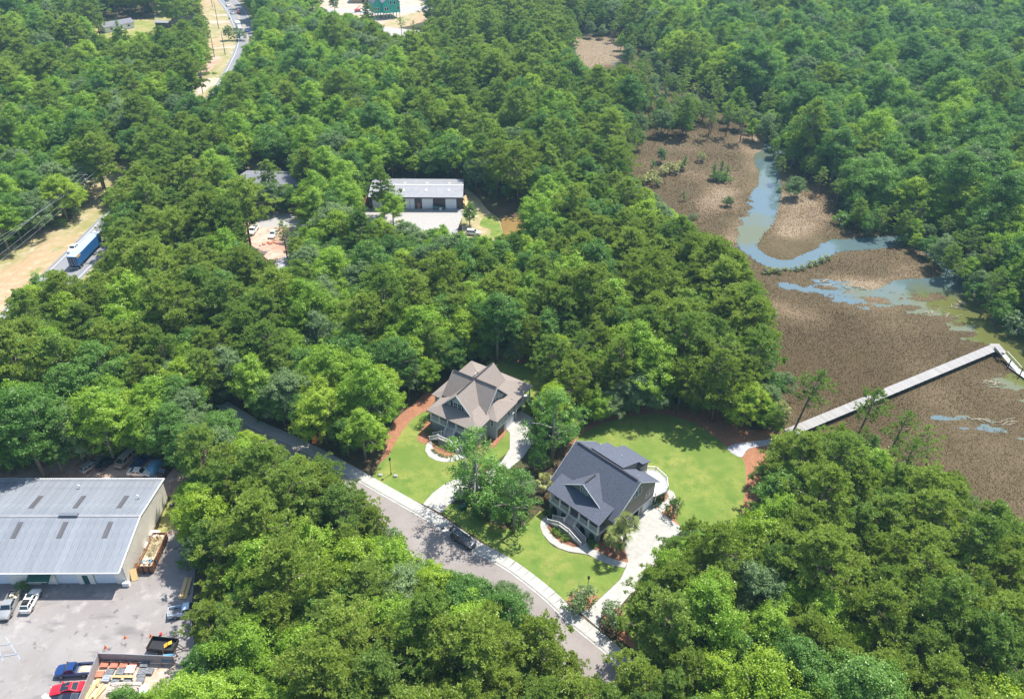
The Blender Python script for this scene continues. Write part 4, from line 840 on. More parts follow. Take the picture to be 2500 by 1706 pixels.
# front dormer gable
xc, hw, yf, zp, zt_ = 5.6, 4.25, 2.35, 8.95, 6.02; zm = 9.0; yb = (zm-5.4)/.82+2.55
def mainy(z): return (z-5.5)/.82+2.55
roofp(H1, 'roof_dark', [(xc-hw, yf, zt_), (xc, yf, zp), (xc, mainy(zp)+.1, zp), (xc-hw, mainy(zt_)+.1, zt_)], [(xc+hw, mainy(zt_)+.1, zt_), (xc, mainy(zp)+.1, zp), (xc, yf, zp), (xc+hw, yf, zt_)], name='dormer_roof')
MB().poly([(xc-hw+.4, yf+.55, 5.9), (xc+hw-.4, yf+.55, 5.9), (xc+hw-.4, yf+.55, 6.15), (xc, yf+.55, zp-.2), (xc-hw+.4, yf+.55, 6.15)]).build('dormer_wall', M('siding_taupe'), H1)
for sg in (-1, 1): MB().beam((xc+sg*hw, yf-.03, zt_-.08), (xc, yf-.03, zp-.1), .05, .18).build('fascia', M('white'), H1)
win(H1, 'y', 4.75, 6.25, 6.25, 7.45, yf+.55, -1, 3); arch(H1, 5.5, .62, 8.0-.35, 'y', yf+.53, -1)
MB().beam((xc, yf+.6, zp+.08), (xc, yf+3.4, zp+.08), .3, .1).build('ridge_vent', M('ridge_dark'), H1)
# rear shed roof and rear porch
sz = lambda y: 10.55-.34*(y-8.75)
roofp(H1, 'roof_dark', [(1.2, 9.6, sz(9.6)+.1), (8.8, 9.6, sz(9.6)+.1), (8.8, 14.6, sz(14.6)+.1), (1.2, 14.6, sz(14.6)+.1)], [(3.2, 14.55, 8.62), (9.6, 14.55, 8.62), (9.6, 17.3, 7.55), (3.2, 17.3, 7.55)])
ck = MB()
for x in (1.5, 8.6): ck.poly([(x, 9.0, gz(9.0)), (x, 14.4, gz(14.4)), (x, 14.4, sz(14.4)), (x, 9.0, sz(9.0))])
ck.box(1.5, 8.6, 14.3, 14.5, 6.3, 8.5); ck.box(3.5, 9.3, 14.5, 16.9, 2.6, 7.4); ck.build('rear_wall', M('siding_taupe'), H1)
win(H1, 'x', 15.1, 16.4, 3.4, 5.4, 9.3, 1, 1)
for x, y in ((1.5, 12), (11.5, 10.8), (6, 12.8)): MB().tube([(x, y, (gz(y) if x > 9 else sz(y))), (x, y, (gz(y) if x > 9 else sz(y))+.4)], [.06, .06], 6).build('vent_pipe', M('white'), H1)
# rear deck with railing and stair
dk = [(9.3, 14.75), (13.2, 14.75), (13.9, 17.8), (12.0, 20.0), (9.0, 20.6), (7.6, 19.4), (7.6, 16.9), (9.3, 16.9)]
MB().prism(dk, 2.5, 2.68).build('rear_deck', mat('white_decking', (.6, .58, .56), .7, var=.1, streak=(8, .4, 1)), H1)
for p, q in ((1, 2), (2, 3), (3, 4), (4, 5), (5, 6)): railing((*dk[p], 2.68), (*dk[q], 2.68), H1)
for x, y in ((13.7, 17.6), (12, 19.8), (9, 20.3), (7.8, 19.2), (13.0, 15.3)): MB().beam((x, y, 0), (x, y, 2.5), .18).build('deck_post', M('white'), H1)
MB().box(12.9, 15.0, 15.4, 17.0, .0, .22).build('step_slab', M('concrete'), H1)
# front stair: upper flight, landing, two side flights
flight((6.0, -.05, 2.62), (6.0, -1.25, 1.45), 2.1, 6, H1)
MB().prism([(4.7, -2.65), (7.1, -2.65), (7.1, -1.2), (4.7, -1.2)], 1.3, 1.45).build('landing', M('deck'), H1)
flight((7.1, -1.93, 1.45), (9.9, -1.75, .05), 1.45, 9, H1); flight((4.7, -1.93, 1.45), (2.0, -1.93, .05), 1.45, 9, H1); railing((4.7, -2.66, 1.45), (7.1, -2.66, 1.45), H1)
st = MB(); st.poly([(2.0, -2.6, 0), (4.7, -2.6, 0), (4.7, -2.6, 1.3), (2.0, -2.6, .0)]); st.poly([(4.7, -2.6, 0), (7.1, -2.6, 0), (7.1, -2.6, 1.3), (4.7, -2.6, 1.3)]); st.poly([(7.1, -2.6, 0), (9.9, -2.45, 0), (7.1, -2.6, 1.3)]); st.build('stair_wall', M('stucco'), H1)
for x, y, z in ((10.6, 1.5, 0),): pass

YH = radians(-31.5)
H2 = thing('house', 'raised pale blue house with crossed taupe shingle gables and wraparound eaves', 'house', (-17.47, 127.99, 0), YH)
b = MB(); b.box(.6, 12.1, .5, .7, 0, 2.4); b.box(.6, .8, .5, 19, 0, 2.4); b.box(11.9, 12.1, .5, 4.8, 0, 2.4); b.build('basement_wall', M('stucco'), H2)
MB().box(.5, 12.2, .4, 3.0, 2.4, 2.7).build('porch_floor', M('white'), H2)
wl = MB(); wl.box(.6, 12.0, 2.9, 19.0, 0, 5.3); wl.box(-1.7, .6, 5.2, 18.9, 0, 5.1); wl.box(12.0, 13.9, 5.2, 12.2, 0, 5.1)
wl.build('wall', M('siding_blue'), H2)
for x in (.75, 2.9, 5.0, 7.15, 9.3, 11.95): MB().box(x-.12, x+.12, .45, .7, 2.6, 5.1).build('porch_post', M('white'), H2)
for a, c in ((.85, 2.8), (3.0, 4.9), (7.3, 9.2), (9.4, 11.8)): railing((a, .55, 2.7), (c, .55, 2.7), H2)
railing((.7, .7, 2.7), (.7, 2.8, 2.7), H2)
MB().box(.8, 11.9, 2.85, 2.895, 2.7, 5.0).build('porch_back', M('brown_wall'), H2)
MB().box(.5, 12.2, .45, .72, 4.9, 5.15).build('porch_beam', M('white'), H2)
e = 5.2; k = .42; iz = lambda d: e+k*d
A, B, C_, D_ = (0, 0), (12.6, -.25), (12.6, 19.4), (0, 19.6)
a_, b2, c2, d2_ = (3.2, 3.2, iz(3.2)), (9.4, 3.2, iz(3.2)), (9.4, 16.3, iz(3.2)), (3.2, 16.3, iz(3.2))
roofp(H2, 'roof_tan', [(*A, e), (*B, e), b2, a_], [(*B, e), (*C_, e), c2, b2], [(*C_, e), (*D_, e), d2_, c2], [(*D_, e), (*A, e), a_, d2_], [a_, b2, c2, d2_])
for (x0, x1, s, y0, y1) in ((-2.2, 3.2, -1, 4.7, 19.55), (14.4, 9.4, 1, 4.75, 12.65)):
    dd_ = min(abs(x1-x0), (y1-y0)/2); xm = x0+(dd_ if s < 0 else -dd_); zz = iz(dd_)
    roofp(H2, 'roof_tan', [(x0, y0, e+.02), (x0, y1, e+.02), (xm, y1-dd_+.01, zz), (xm, y0+dd_, zz)], [(x0, y0, e+.02), (xm, y0+dd_, zz), (x1+(-s)*0, y0+dd_, zz), (x1, y0, e+.02)], [(x0, y1, e+.02), (x1, y1, e+.02), (x1, y1-dd_, zz), (xm, y1-dd_, zz)])
# crossed gables
RX, RY, RZ_, HWD, TZ = 5.95, 9.15, 10.0, 3.95, 5.85
q = (RZ_-TZ)/HWD
for sg in (-1, 1):
    for (y0, y1) in ((2.3, RY), (RY, 16.2)):
        roofp(H2, 'roof_tan', [(RX+sg*HWD, y0, TZ), (RX, y0, RZ_), (RX, y1, RZ_), (RX+sg*(HWD if False else 0)+0, y1, RZ_), (RX+sg*HWD, (RY-HWD if y0 < RY-1 else RY+HWD), TZ)] if y0 < RY-1 else [(RX+sg*HWD, RY+HWD, TZ), (RX, RY, RZ_), (RX, y1, RZ_), (RX+sg*HWD, y1, TZ)], name='gable_roof')
    xe = 11.6 if sg > 0 else .25
    for s2 in (-1, 1): roofp(H2, 'roof_tan', [(RX, RY, RZ_), (xe, RY, RZ_), (xe, RY+s2*HWD, TZ), (RX+sg*HWD, RY+s2*HWD, TZ)], name='gable_roof')
gw_ = MB(); f_ = .5
gw_.poly([(RX-HWD+.5, 2.3+f_, TZ), (RX+HWD-.5, 2.3+f_, TZ), (RX, 2.3+f_, RZ_-.65)]); gw_.poly([(11.1, RY-HWD+.5, TZ), (11.1, RY+HWD-.5, TZ), (11.1, RY, RZ_-.65)]); gw_.poly([(.75, RY-HWD+.5, TZ), (.75, RY, RZ_-.65), (.75, RY+HWD-.5, TZ)]); gw_.poly([(RX-HWD+.5, 15.8, TZ), (RX, 15.8, RZ_-.65), (RX+HWD-.5, 15.8, TZ)])
gw_.build('gable_wall', M('siding_blue'), H2)
for sg in (-1, 1):
    MB().beam((RX+sg*HWD, 2.28, TZ-.1), (RX, 2.28, RZ_-.1), .05, .2).build('fascia', M('white'), H2); MB().beam((11.62, RY+sg*HWD, TZ-.1), (11.62, RY, RZ_-.1), .05, .2).build('fascia', M('white'), H2)
win(H2, 'y', 5.0, 7.0, 6.15, 7.7, 2.8, -1, 2); win(H2, 'x', RY-.9, RY+.9, 6.3, 8.0, 11.1, 1, 2)
for x in (4.55, 7.25): MB().box(x-.22, x+.22, 2.74, 2.8, 6.1, 7.75).build('shutter', M('black'), H2)
win(H2, 'y', 12.6, 13.2, 3.2, 4.6, 5.2, -1, 1); win(H2, 'x', 6.5, 7.4, 3.3, 4.6, 13.9, 1, 1); win(H2, 'x', 9.5, 10.4, 3.3, 4.6, 13.9, 1, 1)
for a, c in ((5.8, 8.2), (8.9, 11.5)):
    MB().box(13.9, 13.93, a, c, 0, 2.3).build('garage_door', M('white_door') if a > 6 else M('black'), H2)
MB().box(13.9, 14.0, 5.2, 12.2, 2.4, 2.65).build('band_board', M('white'), H2)
MB().beam((RX, 2.8, RZ_+.08), (RX, 15.8, RZ_+.08), .28, .09).build('ridge_cap', M('ridge_dark'), H2); MB().beam((.6, RY, RZ_+.08), (11.3, RY, RZ_+.08), .28, .09).build('ridge_cap', M('ridge_dark'), H2)
MB().tube([(4.6, 11.4, 8.3), (4.6, 11.4, 9.5)], [.14, .14], 8).build('flue_pipe', M('white'), H2)
MB().box(12.6, 12.95, 4.9+1.6, 5.2+1.6, 5.65, 5.85).build('roof_vent', M('black'), H2)
# side balcony at the right rear
MB().prism([(12.0, 12.8), (13.9, 12.8), (13.9, 18.6), (12.0, 18.6)], 2.4, 2.6).build('balcony', M('white'), H2); railing((13.9, 12.8, 2.6), (13.9, 18.6, 2.6), H2)
roofp(H2, 'roof_tan', [(14.2, 12.7, 5.21), (14.2, 19.35, 5.21), (12.5, 19.35, 5.3), (12.5, 12.7, 5.3)])
for y in (13, 15.8, 18.5): MB().beam((13.85, y, 0), (13.85, y, 5.1), .18).build('balcony_post', M('white'), H2)
flight((6.1, .35, 2.7), (6.1, -.95, 1.5), 2.1, 6, H2)
MB().prism([(4.6, -2.5), (7.6, -2.5), (7.6, -.9), (4.6, -.9)], 1.35, 1.5).build('landing', M('deck'), H2)
flight((4.6, -1.7, 1.5), (2.4, -1.9, .05), 1.4, 8, H2); flight((7.6, -1.7, 1.5), (9.9, -1.9, .05), 1.4, 8, H2); railing((4.6, -2.5, 1.5), (7.6, -2.5, 1.5), H2)
MB().poly([(4.6, -2.45, 0), (7.6, -2.45, 0), (7.6, -2.45, 1.35), (4.6, -2.45, 1.35)]).build('stair_wall', M('stucco'), H2)

# ------------------------------------------------------------------ vehicles
PAINT = {}
def paint(nm, col, metal=0, coat=.8, rough=.35):
    if nm not in PAINT: PAINT[nm] = mat(nm, col, rough, metal, var=.04, nscale=1, coat=coat)
    return PAINT[nm]
_wm = MB().tube([(0, -.11, 0), (0, .11, 0)], [.34, .34], 14); TYRE = _wm.mesh('tyre', M('tyre')); RIM = MB().tube([(0, -.125, 0), (0, .125, 0)], [.21, .21], 10).mesh('rim', M('rim'))
def wheel(parent, x, y, r=.34, w=1):
    o = link('wheel', TYRE, parent, (x, y, r), 0, (r/.34, w, r/.34)); link('rim', RIM, o); return o
def car(name, label, cat, kind, pt, loc, rot, L=4.7, Wd=1.84, group=None):
    t = thing(name, label, cat, loc, rot, group); h = Wd/2; F_ = L/2
    pick = kind == 'pickup'; tall = kind in ('suv', 'pickup', 'van'); gc = .32 if tall else .22; belt = {'suv': 1.12, 'pickup': 1.18, 'van': 1.2}.get(kind, .92); hood = belt-(.08 if tall else .12)
    def sec(x, w, zt, z0=None): 
        z0 = z0 or gc; return [(x, -w*.9, z0), (x, w*.9, z0), (x, w, z0+.2), (x, w, zt-.18), (x, w*.93, zt-.03), (x, w*.55, zt+.02), (x, -w*.55, zt+.02), (x, -w*.93, zt-.03), (x, -w, zt-.18), (x, -w, z0+.2)]
    ci = {'sedan': (-1.75, 1.0, -.95, .2), 'coupe': (-1.7, .85, -.8, .0), 'suv': (-F_+.12, 1.0, -F_+.45, .25), 'wagon': (-F_+.1, 1.0, -F_+.5, .25), 'pickup': (-.45, 1.35, -.25, .75), 'van': (-F_+.05, F_-.6, -F_+.15, F_-1.4)}[kind]
    back = F_-.02; xb = ci[0]-.05 if pick else -F_
    s = [sec(xb, h*(1 if pick else .86), belt-(0 if pick or tall or kind == 'wagon' else .06))] if pick else [sec(-F_, h*.84, belt-.14), sec(-F_+.12, h*.95, belt-.02)]
    s += [sec(max(ci[0], -F_+.3), h, belt), sec(ci[1], h, belt-.02), sec(ci[1]+.35, h*.99, hood+.03), sec(F_-.45, h*.96, hood-.05), sec(F_-.12, h*.9, hood-.14), sec(F_, h*.8, hood-.24)]
    body = MB().loft(s).build('body', pt, t, True)
    try:
        md = body.modifiers.new('edge', 'EDGE_SPLIT'); md.split_angle = radians(40)
    except Exception: pass
    zr = {'sedan': 1.42, 'coupe': 1.26, 'suv': 1.72, 'wagon': 1.45, 'pickup': 1.76, 'van': 1.95}[kind]; hr = h*.76
    A1 = [(ci[0], -h*.9), (ci[1], -h*.9), (ci[1], h*.9), (ci[0], h*.9)]; T1 = [(ci[2], -hr), (ci[3], -hr), (ci[3], hr), (ci[2], hr)]
    cb = MB(); v = [(x, y, belt) for x, y in A1]+[(x, y, zr-.05) for x, y in T1]+[(x*.97+(ci[2]+ci[3])/2*.03, y*.93, zr) for x, y in T1]
    cb.add(v, [(0, 1, 5, 4), (1, 2, 6, 5), (2, 3, 7, 6), (3, 0, 4, 7), (4, 5, 9, 8), (5, 6, 10, 9), (6, 7, 11, 10), (7, 4, 8, 11), (8, 9, 10, 11)])
    cb.build('cabin', pt, t)
    def lerp(a, b_, k): return tuple(a[i]+(b_[i]-a[i])*k for i in range(3))
    def pane(nm, b0, b1, t0, t1, m0, m1, n):
        q = [lerp(lerp(b0, t0, m1), lerp(b1, t1, m1), m0), lerp(lerp(b0, t0, m1), lerp(b1, t1, m1), 1-m0), lerp(lerp(b0, t0, 1-m1*.6), lerp(b1, t1, 1-m1*.6), 1-m0), lerp(lerp(b0, t0, 1-m1*.6), lerp(b1, t1, 1-m1*.6), m0)]
        q = [(a+n[0]*.012, b_+n[1]*.012, c+n[2]*.012) for a, b_, c in q]; MB().poly(q).build(nm, M('carglass'), t)
    pane('windshield', v[1], v[2], v[5], v[6], .06, .08, (.8, 0, .6)); pane('rear_window', v[3], v[0], v[7], v[4], .08, .12, (-.8, 0, .6))
    nside = {'pickup': 1, 'coupe': 1, 'suv': 3, 'wagon': 3, 'van': 3}.get(kind, 2)
    for (i0, i1, sg) in ((0, 1, -1), (2, 3, 1)):
        for j in range(nside):
            k0, k1 = j/nside, (j+1)/nside; pane('side_window', lerp(v[i0], v[i1], k0), lerp(v[i0], v[i1], k1), lerp(v[i0+4], v[i1+4], k0), lerp(v[i0+4], v[i1+4], k1), .07, .12, (0, sg, .3))
    if pick:
        bl = -F_; bd = MB(); bd.box(bl, xb, -h+.02, -h+.12, gc+.15, belt); bd.box(bl, xb, h-.12, h-.02, gc+.15, belt); bd.build('bed_side', pt, t)
        MB().box(bl, bl+.08, -h+.1, h-.1, gc+.2, belt-.02).build('tailgate', pt, t); MB().box(bl, xb, -h+.1, h-.1, gc+.2, gc+.3).build('bed_floor', mat('bed_liner', (.20, .2, .2), .7), t)
        MB().box(bl-.12, bl, -h*.9, h*.9, gc+.05, gc+.22).build('rear_bumper', M('galv'), t)
    r = .39 if tall else .33
    for x in (-L*.3, L*.31):
        for y in (-h+.1, h-.1): wheel(t, x, y, r)
    for sg in (-1, 1):
        MB().box(F_-.17, F_-.02, sg*h*.62-.17, sg*h*.62+.17, hood-.34, hood-.2).build('headlight', M('lamp_clear'), t); MB().box(-F_-.01, -F_+.1, sg*h*.74-.13, sg*h*.74+.13, belt-.35, belt-.17).build('taillight', M('lamp_red'), t)
        MB().box(ci[1]-.3, ci[1]-.12, sg*(h+.02)-.1, sg*(h+.02)+.1, belt+.02, belt+.2).build('mirror', pt if kind != 'pickup' else M('black'), t)
    MB().box(F_-.08, F_+.03, -h*.8, h*.8, gc+.02, gc+.22).build('front_bumper', M('black') if tall else pt, t)
    return t, dict(F=F_, h=h, zr=zr, belt=belt, xb=xb, gc=gc)
def ctr(*ps): return (sum(p[0] for p in ps)/len(ps), sum(p[1] for p in ps)/len(ps), .03)
def hd(p, q): return atan2(q[1]-p[1], q[0]-p[0])
silver = paint('silver_paint', (.42, .42, .40), .5); whitep = paint('white_car_paint', (.74, .74, .70)); bluep = paint('blue_paint', (.012, .05, .19), .3); redp = paint('red_paint', (.60, .008, .02)); blackp = paint('black_blue_paint', (.008, .012, .03), .3)
# yard
f, bk = z6(40, 610), z6(225, 240); t, q = car('pickup_truck', 'silver pickup facing out of the warehouse shadow with a loaded bed', 'pickup truck', 'pickup', silver, ctr(f, bk), hd(bk, f), 5.5, 1.95)
ld = thing('load', 'heap of scrap lying in the bed of the silver pickup', 'scrap', (t.location.x, t.location.y, .6), t.rotation_euler.z)
for i in range(9): MB().obox((-q['F']+.4+rng.random()*1.4, rng.uniform(-.6, .6), .1+.1*rng.random()), rng.random()*3, rng.uniform(.3, .8), rng.uniform(.2, .4), .3).build('scrap_piece', M(['white', 'lumber', 'galv', 'debris', 'orange'][i % 5]), ld)
f, bk = z6(310, 520), z6(480, 215); t, q = car('utility_vehicle', 'white four by four with a spare wheel lying on its roof', 'car', 'suv', whitep, ctr(f, bk), hd(f, bk), 4.6, 1.75)
MB().box(-1.75, -.6, -.55, .55, 1.74, 1.78).build('roof_rack', M('black'), t); sp = MB().tube([(0, 0, 0), (0, 0, .22)], [.36, .36], 14).build('spare_wheel', M('tyre'), t); sp.location = (-1.2, 0, 1.78); MB().box(-.2, .5, -.45, .45, 1.721, 1.735).build('sunroof', M('carglass'), t)
f, bk = z6(735, 1220), z6(1130, 1220); t, q = car('pickup_truck', 'dark blue pickup parked beside the storage yard fence, tan load in bed', 'pickup truck', 'pickup', bluep, ctr(f, bk), hd(bk, f)+.08, 5.35, 1.9)
ld = thing('load', 'tan sand and boards in the bed of the dark blue pickup', 'load', (t.location.x, t.location.y, .62), t.rotation_euler.z); MB().loft([[(-2.4, -.7, .02), (-2.4, .7, .02), (-2.4, .3, .1), (-2.4, -.3, .1)], [(-1.6, -.75, .02), (-1.6, .75, .02), (-1.6, .4, .22), (-1.6, -.4, .25)], [(-.8, -.7, .02), (-.8, .7, .02), (-.8, .2, .08), (-.8, -.3, .08)]]).build('sand_heap', M('debris'), ld)
f, bk = z6(650, 1455), z6(1030, 1440); t, q = car('coupe', 'bright red coupe with a dark glass roof next to the dark blue pickup', 'car', 'coupe', redp, ctr(f, bk), hd(bk, f)+.1, 4.75, 1.8)
for y in (-.34, .34): MB().box(-.5, .02, y-.28, y+.28, 1.262, 1.272).build('roof_glass', M('carglass'), t)
f, bk = z6(680, 1600), z6(960, 1590); car('car', 'dark car cut off by the bottom edge beside the red coupe', 'car', 'sedan', blackp, ctr(f, bk), hd(bk, f)+.1, 4.7, 1.8)
f, bk = z6(2100, 520), z6(2450, 450); car('pickup_truck', 'pale blue and white pickup half under the trees on the yard edge', 'pickup truck', 'pickup', paint('ice_blue_paint', (.45, .56, .66), .2), (ctr(f, bk)[0]+.3, ctr(f, bk)[1], .03), hd(f, bk)-.02, 5.2, 1.85)
def bh(x, y, z=0): return G(160+x*.12909, 1100+y*.12909, z)
f, bk = bh(330, 430), bh(680, 190); car('station_wagon', 'silver station wagon parked under trees behind the grey warehouse', 'car', 'wagon', silver, ctr(f, bk), hd(f, bk), 4.8, 1.8)
f, bk = bh(1180, 480), bh(1600, 500); car('sedan', 'white car with a pale blue bonnet close behind the grey warehouse roof', 'car', 'sedan', whitep, (ctr(f, bk)[0], ctr(f, bk)[1]+.6, .03), hd(f, bk), 4.6, 1.75)
f, bk = bh(1340, 330), bh(1540, 170); car('sedan', 'dark blue car with a red tail lamp behind the white car', 'car', 'sedan', bluep, ctr(f, bk), hd(f, bk), 4.4, 1.7)
f, bk = bh(700, 330), bh(900, 200); car('sedan', 'black car in deep shade right of the silver station wagon', 'car', 'sedan', blackp, ctr(f, bk), hd(f, bk), 4.4, 1.7)
f, bk = bh(1850, 460), bh(2010, 300); car('sedan', 'dark car with a brown bonnet at the right end of the row behind the warehouse', 'car', 'sedan', paint('brown_black_paint', (.03, .02, .017)), ctr(f, bk), hd(f, bk), 4.4, 1.75)
f, bk = bh(1050, 320), bh(1270, 110); car('van', 'beige van backed into the trees behind the grey warehouse', 'van', 'van', paint('beige_paint', (.30, .25, .2)), ctr(f, bk), hd(bk, f), 5.0, 1.9)
p = bh(1700, 330); t = thing('tarpaulin', 'crumpled blue tarpaulin draped over a dark car behind the warehouse', 'tarpaulin', (p[0], p[1], .02), hd(bh(1600, 400), bh(1750, 250)))
gx = np.linspace(-2.3, 2.3, 14); gy = np.linspace(-1.25, 1.25, 9); tv = []; tf = []
for i, x in enumerate(gx):
    for j, y in enumerate(gy): tv.append((x, y, max(.12, 1.45*(1-(abs(x)/2.35)**3)*(1-(abs(y)/1.3)**4)+rng.uniform(-.09, .09))))
for i in range(13):
    for j in range(8): tf.append((i*9+j, (i+1)*9+j, (i+1)*9+j+1, i*9+j+1))
MB().add(tv, tf).build('cover', M('tarp'), t, True)
# dumpster
W1y = radians(1.85)
def w1(x, y, z=0): return (-63.72+x*cos(W1y)-y*sin(W1y), 86.69+x*sin(W1y)+y*cos(W1y), z)
p = w1(2.45, 5.9); t = thing('dumpster', 'long rusty open skip standing along the cream side wall of the warehouse', 'skip', (p[0], p[1], 0), W1y)
b = MB()
b.slab([(-1.15, -3.75, 1.9), (-1.07, -3.75, 1.9), (-1.07, 3.7, 1.9), (-1.15, 3.7, 1.9)], 1.5); b.slab([(1.07, -3.75, 1.9), (1.15, -3.75, 1.9), (1.15, 3.7, 1.9), (1.07, 3.7, 1.9)], 1.5); b.box(-1.15, 1.15, -3.8, -3.72, .4, 1.9); b.box(-1.15, 1.15, 3.65, 3.75, .4, 1.9); b.box(-1.15, 1.15, -3.75, 3.7, .3, .42); b.build('bin', M('rust'), t)
for i in range(12):
    for s in (-1.19, 1.19): MB().box(s-.04, s+.04, -3.6+i*.64, -3.5+i*.64, .35, 1.85).build('rib', M('rust'), t)
for s in (-1.15, 1.15): MB().box(s-.08, s+.08, -3.8, 3.75, 1.88, 1.98).build('rim', M('rust'), t)
for x in (-.5, .5): MB().box(x-.06, x+.06, -3.95, -3.78, 0, 1.6).build('hook_frame', M('black'), t)
d = MB()
nx, ny = 9, 26; dvv = []
for j in range(ny):
    for i in range(nx): dvv.append((-1.05+2.1*i/(nx-1), -3.6+7.2*j/(ny-1), 1.3+.35*fbm(np.array(i*1.0), np.array(j*1.0), 3, 3)+rng.uniform(-.12, .16)))
d.add(dvv, [(j*nx+i, j*nx+i+1, (j+1)*nx+i+1, (j+1)*nx+i) for j in range(ny-1) for i in range(nx-1)])
dl = thing('rubbish', 'pale brush and boards heaped in the rusty skip', 'rubbish', (p[0], p[1], 0), W1y); d.build('heap', M('debris'), dl)
tw = MB()
for i in range(160):
    x, y = rng.uniform(-.9, .9), rng.uniform(-1.6, 3.0); a = rng.random()*6.3; l = rng.uniform(.3, .9); tw.beam((x, y, 1.6+rng.random()*.2), (x+l*cos(a), y+l*sin(a)*.7, 1.75+rng.random()*.45), .045)
tw.build('brush', mat('dry_brush', (.36, .30, .15), .95, var=.3), dl, kind='stuff')
for i in range(16):
    x, y = rng.uniform(-.8, .8), (rng.uniform(2.4, 3.4) if i % 2 else rng.uniform(-3.3, -1.8)); MB().obox((x, y, 1.6), rng.random()*3, rng.uniform(.3, .7), rng.uniform(.2, .5), .2).build('scrap_piece', M(['white', 'lumber', 'tarp', 'white', 'debris', 'terra'][i % 6]), dl)
for i, (x, y, w_, h_, lab) in enumerate(((.9, 10.6, 1.5, 1.1, 'white bulky bag beside the far end of the rusty skip'), (.6, 7.9, .9, 1.0, 'white crate between skip and cream wall'))):
    p = w1(x, y); t = thing('bulk_bag', lab, 'bag', (p[0], p[1], 0), .3*i); MB().loft([[(-w_/2, -.5, 0), (w_/2, -.5, 0), (w_/2, .5, 0), (-w_/2, .5, 0)], [(-w_/2-.1, -.6, h_*.6), (w_/2+.1, -.6, h_*.6), (w_/2+.1, .6, h_*.6), (-w_/2-.1, .6, h_*.6)]][::1]).build('sack', M('white'), t); MB().loft([[(-w_/2-.1, -.6, h_*.6), (w_/2+.1, -.6, h_*.6), (w_/2+.1, .6, h_*.6), (-w_/2-.1, .6, h_*.6)], [(-w_/3, -.3, h_), (w_/3, -.35, h_), (w_/3, .3, h_*.95), (-w_/3, .3, h_)]]).build('top', M('white'), t)
for i in range(3):
    p = w1(1.0, 1.2+i*1.5); tag(MB().beam((p[0], p[1]-.6, .1), (p[0]-.5, p[1]+.5, 1.7-.3*i), 1.0-.3*i, .05).build('board', M('rust') if i else M('lumber')), ['tan board leaning near the corner of the cream side wall', 'rusty sheet leaning on the cream wall by the skip', 'narrow rusty sheet leaning behind the skip'][i], 'board')
p = w1(2.0, 13.5+4.5); t = thing('spare_tyre', 'tyre lying on grass at the rear corner of the grey warehouse', 'tyre', (p[0]-.6, p[1], 0), 0)
MB().tube([(0, 0, .02), (0, 0, .25)], [.42, .42], 14).build('tyre', M('tyre'), t); MB().tube([(0, 0, .2), (0, 0, .262)], [.2, .2], 10).build('hub', M('galv'), t)
p = w1(5.2, 16.5); t = thing('box_trailer', 'white enclosed trailer half hidden under trees beside the cream side wall', 'trailer', (p[0], p[1], 0), W1y+.06)
MB().box(-1.1, 1.1, -2.8, 2.8, .6, 2.8).build('box', M('white'), t); MB().box(-.08, .08, -4.1, -2.8, .5, .6).build('drawbar', M('galv'), t)
for y in (-.5, .5):
    for s in (-1.15, 1.15): 
        o = wheel(t, s, y, .34); o.rotation_euler = (0, 0, pi/2)
p = w1(11, -12.4); t = thing('utility_trailer', 'dark open utility trailer in tree shade with high sides', 'trailer', (p[0]-.9, p[1], 0), radians(-5))
b = MB(); b.box(-2.1, 2.1, -1.1, -1.04, .55, 1.25); b.box(-2.1, 2.1, 1.04, 1.1, .55, 1.25); b.box(-2.1, -2.04, -1.1, 1.1, .55, 1.25); b.box(2.04, 2.1, -1.1, 1.1, .55, 1.25); b.build('side_panel', M('black'), t); MB().box(-2.1, 2.1, -1.1, 1.1, .48, .56).build('bed', M('black'), t)
for x in (-.5, .5):
    for y in (-1.15, 1.15): wheel(t, x, y, .34)
MB().beam((2.1, .6, .5), (3.4, 0, .5), .1).build('drawbar', M('black'), t); MB().beam((2.1, -.6, .5), (3.4, 0, .5), .1).build('drawbar', M('black'), t)
tl = t.location; yel = mat('yellow_chair', (.75, .42, .03), .5)
t = thing('chair', 'yellow swivel chair tipped over in the dark utility trailer', 'chair', (tl.x+.9, tl.y+.1, .56), .4)
MB().slab([(-.1, -.3, .5), (.5, -.3, .62), (.5, .3, .62), (-.1, .3, .5)], .12).build('seat', yel, t); MB().slab([(-.75, -.35, .15), (-.2, -.35, .45), (-.2, .35, .45), (-.75, .35, .15)], .12).build('backrest', yel, t)
for a in range(5): MB().beam((.2, 0, .1), (.2+.35*cos(a*1.26), .35*sin(a*1.26), .05), .06).build('leg', M('black'), t)
for i, (p, lab) in enumerate(((z6(1305, 915), 'orange cone nearest the fenced yard'), (z6(1548, 790), 'orange cone in the middle of the worn asphalt lot'), (z6(1862, 775), 'orange cone at the corner of the dark trailer'))):
    t = thing('traffic_cone', lab, 'cone', (p[0], p[1], .03), rng.random()); MB().box(-.22, .22, -.22, .22, 0, .05).build('base', M('orange'), t)
    MB().tube([(0, 0, .05), (0, 0, .7)], [.15, .03], 10).build('cone', M('orange'), t)
    if i == 1: MB().tube([(0, 0, .38), (0, 0, .5)], [.115, .09], 10).build('collar', mat('faded_collar', (.7, .45, .3), .6), t)
t = thing('bucket', 'small red bucket behind the dark utility trailer', 'bucket', (z6(1990, 755)[0], z6(1990, 755)[1], .03)); MB().tube([(0, 0, 0), (0, 0, .38)], [.17, .21], 10).build('pail', redp, t); MB().tube([(0, 0, .38), (0, 0, .41)], [.22, .22], 10).build('lid', redp, t)
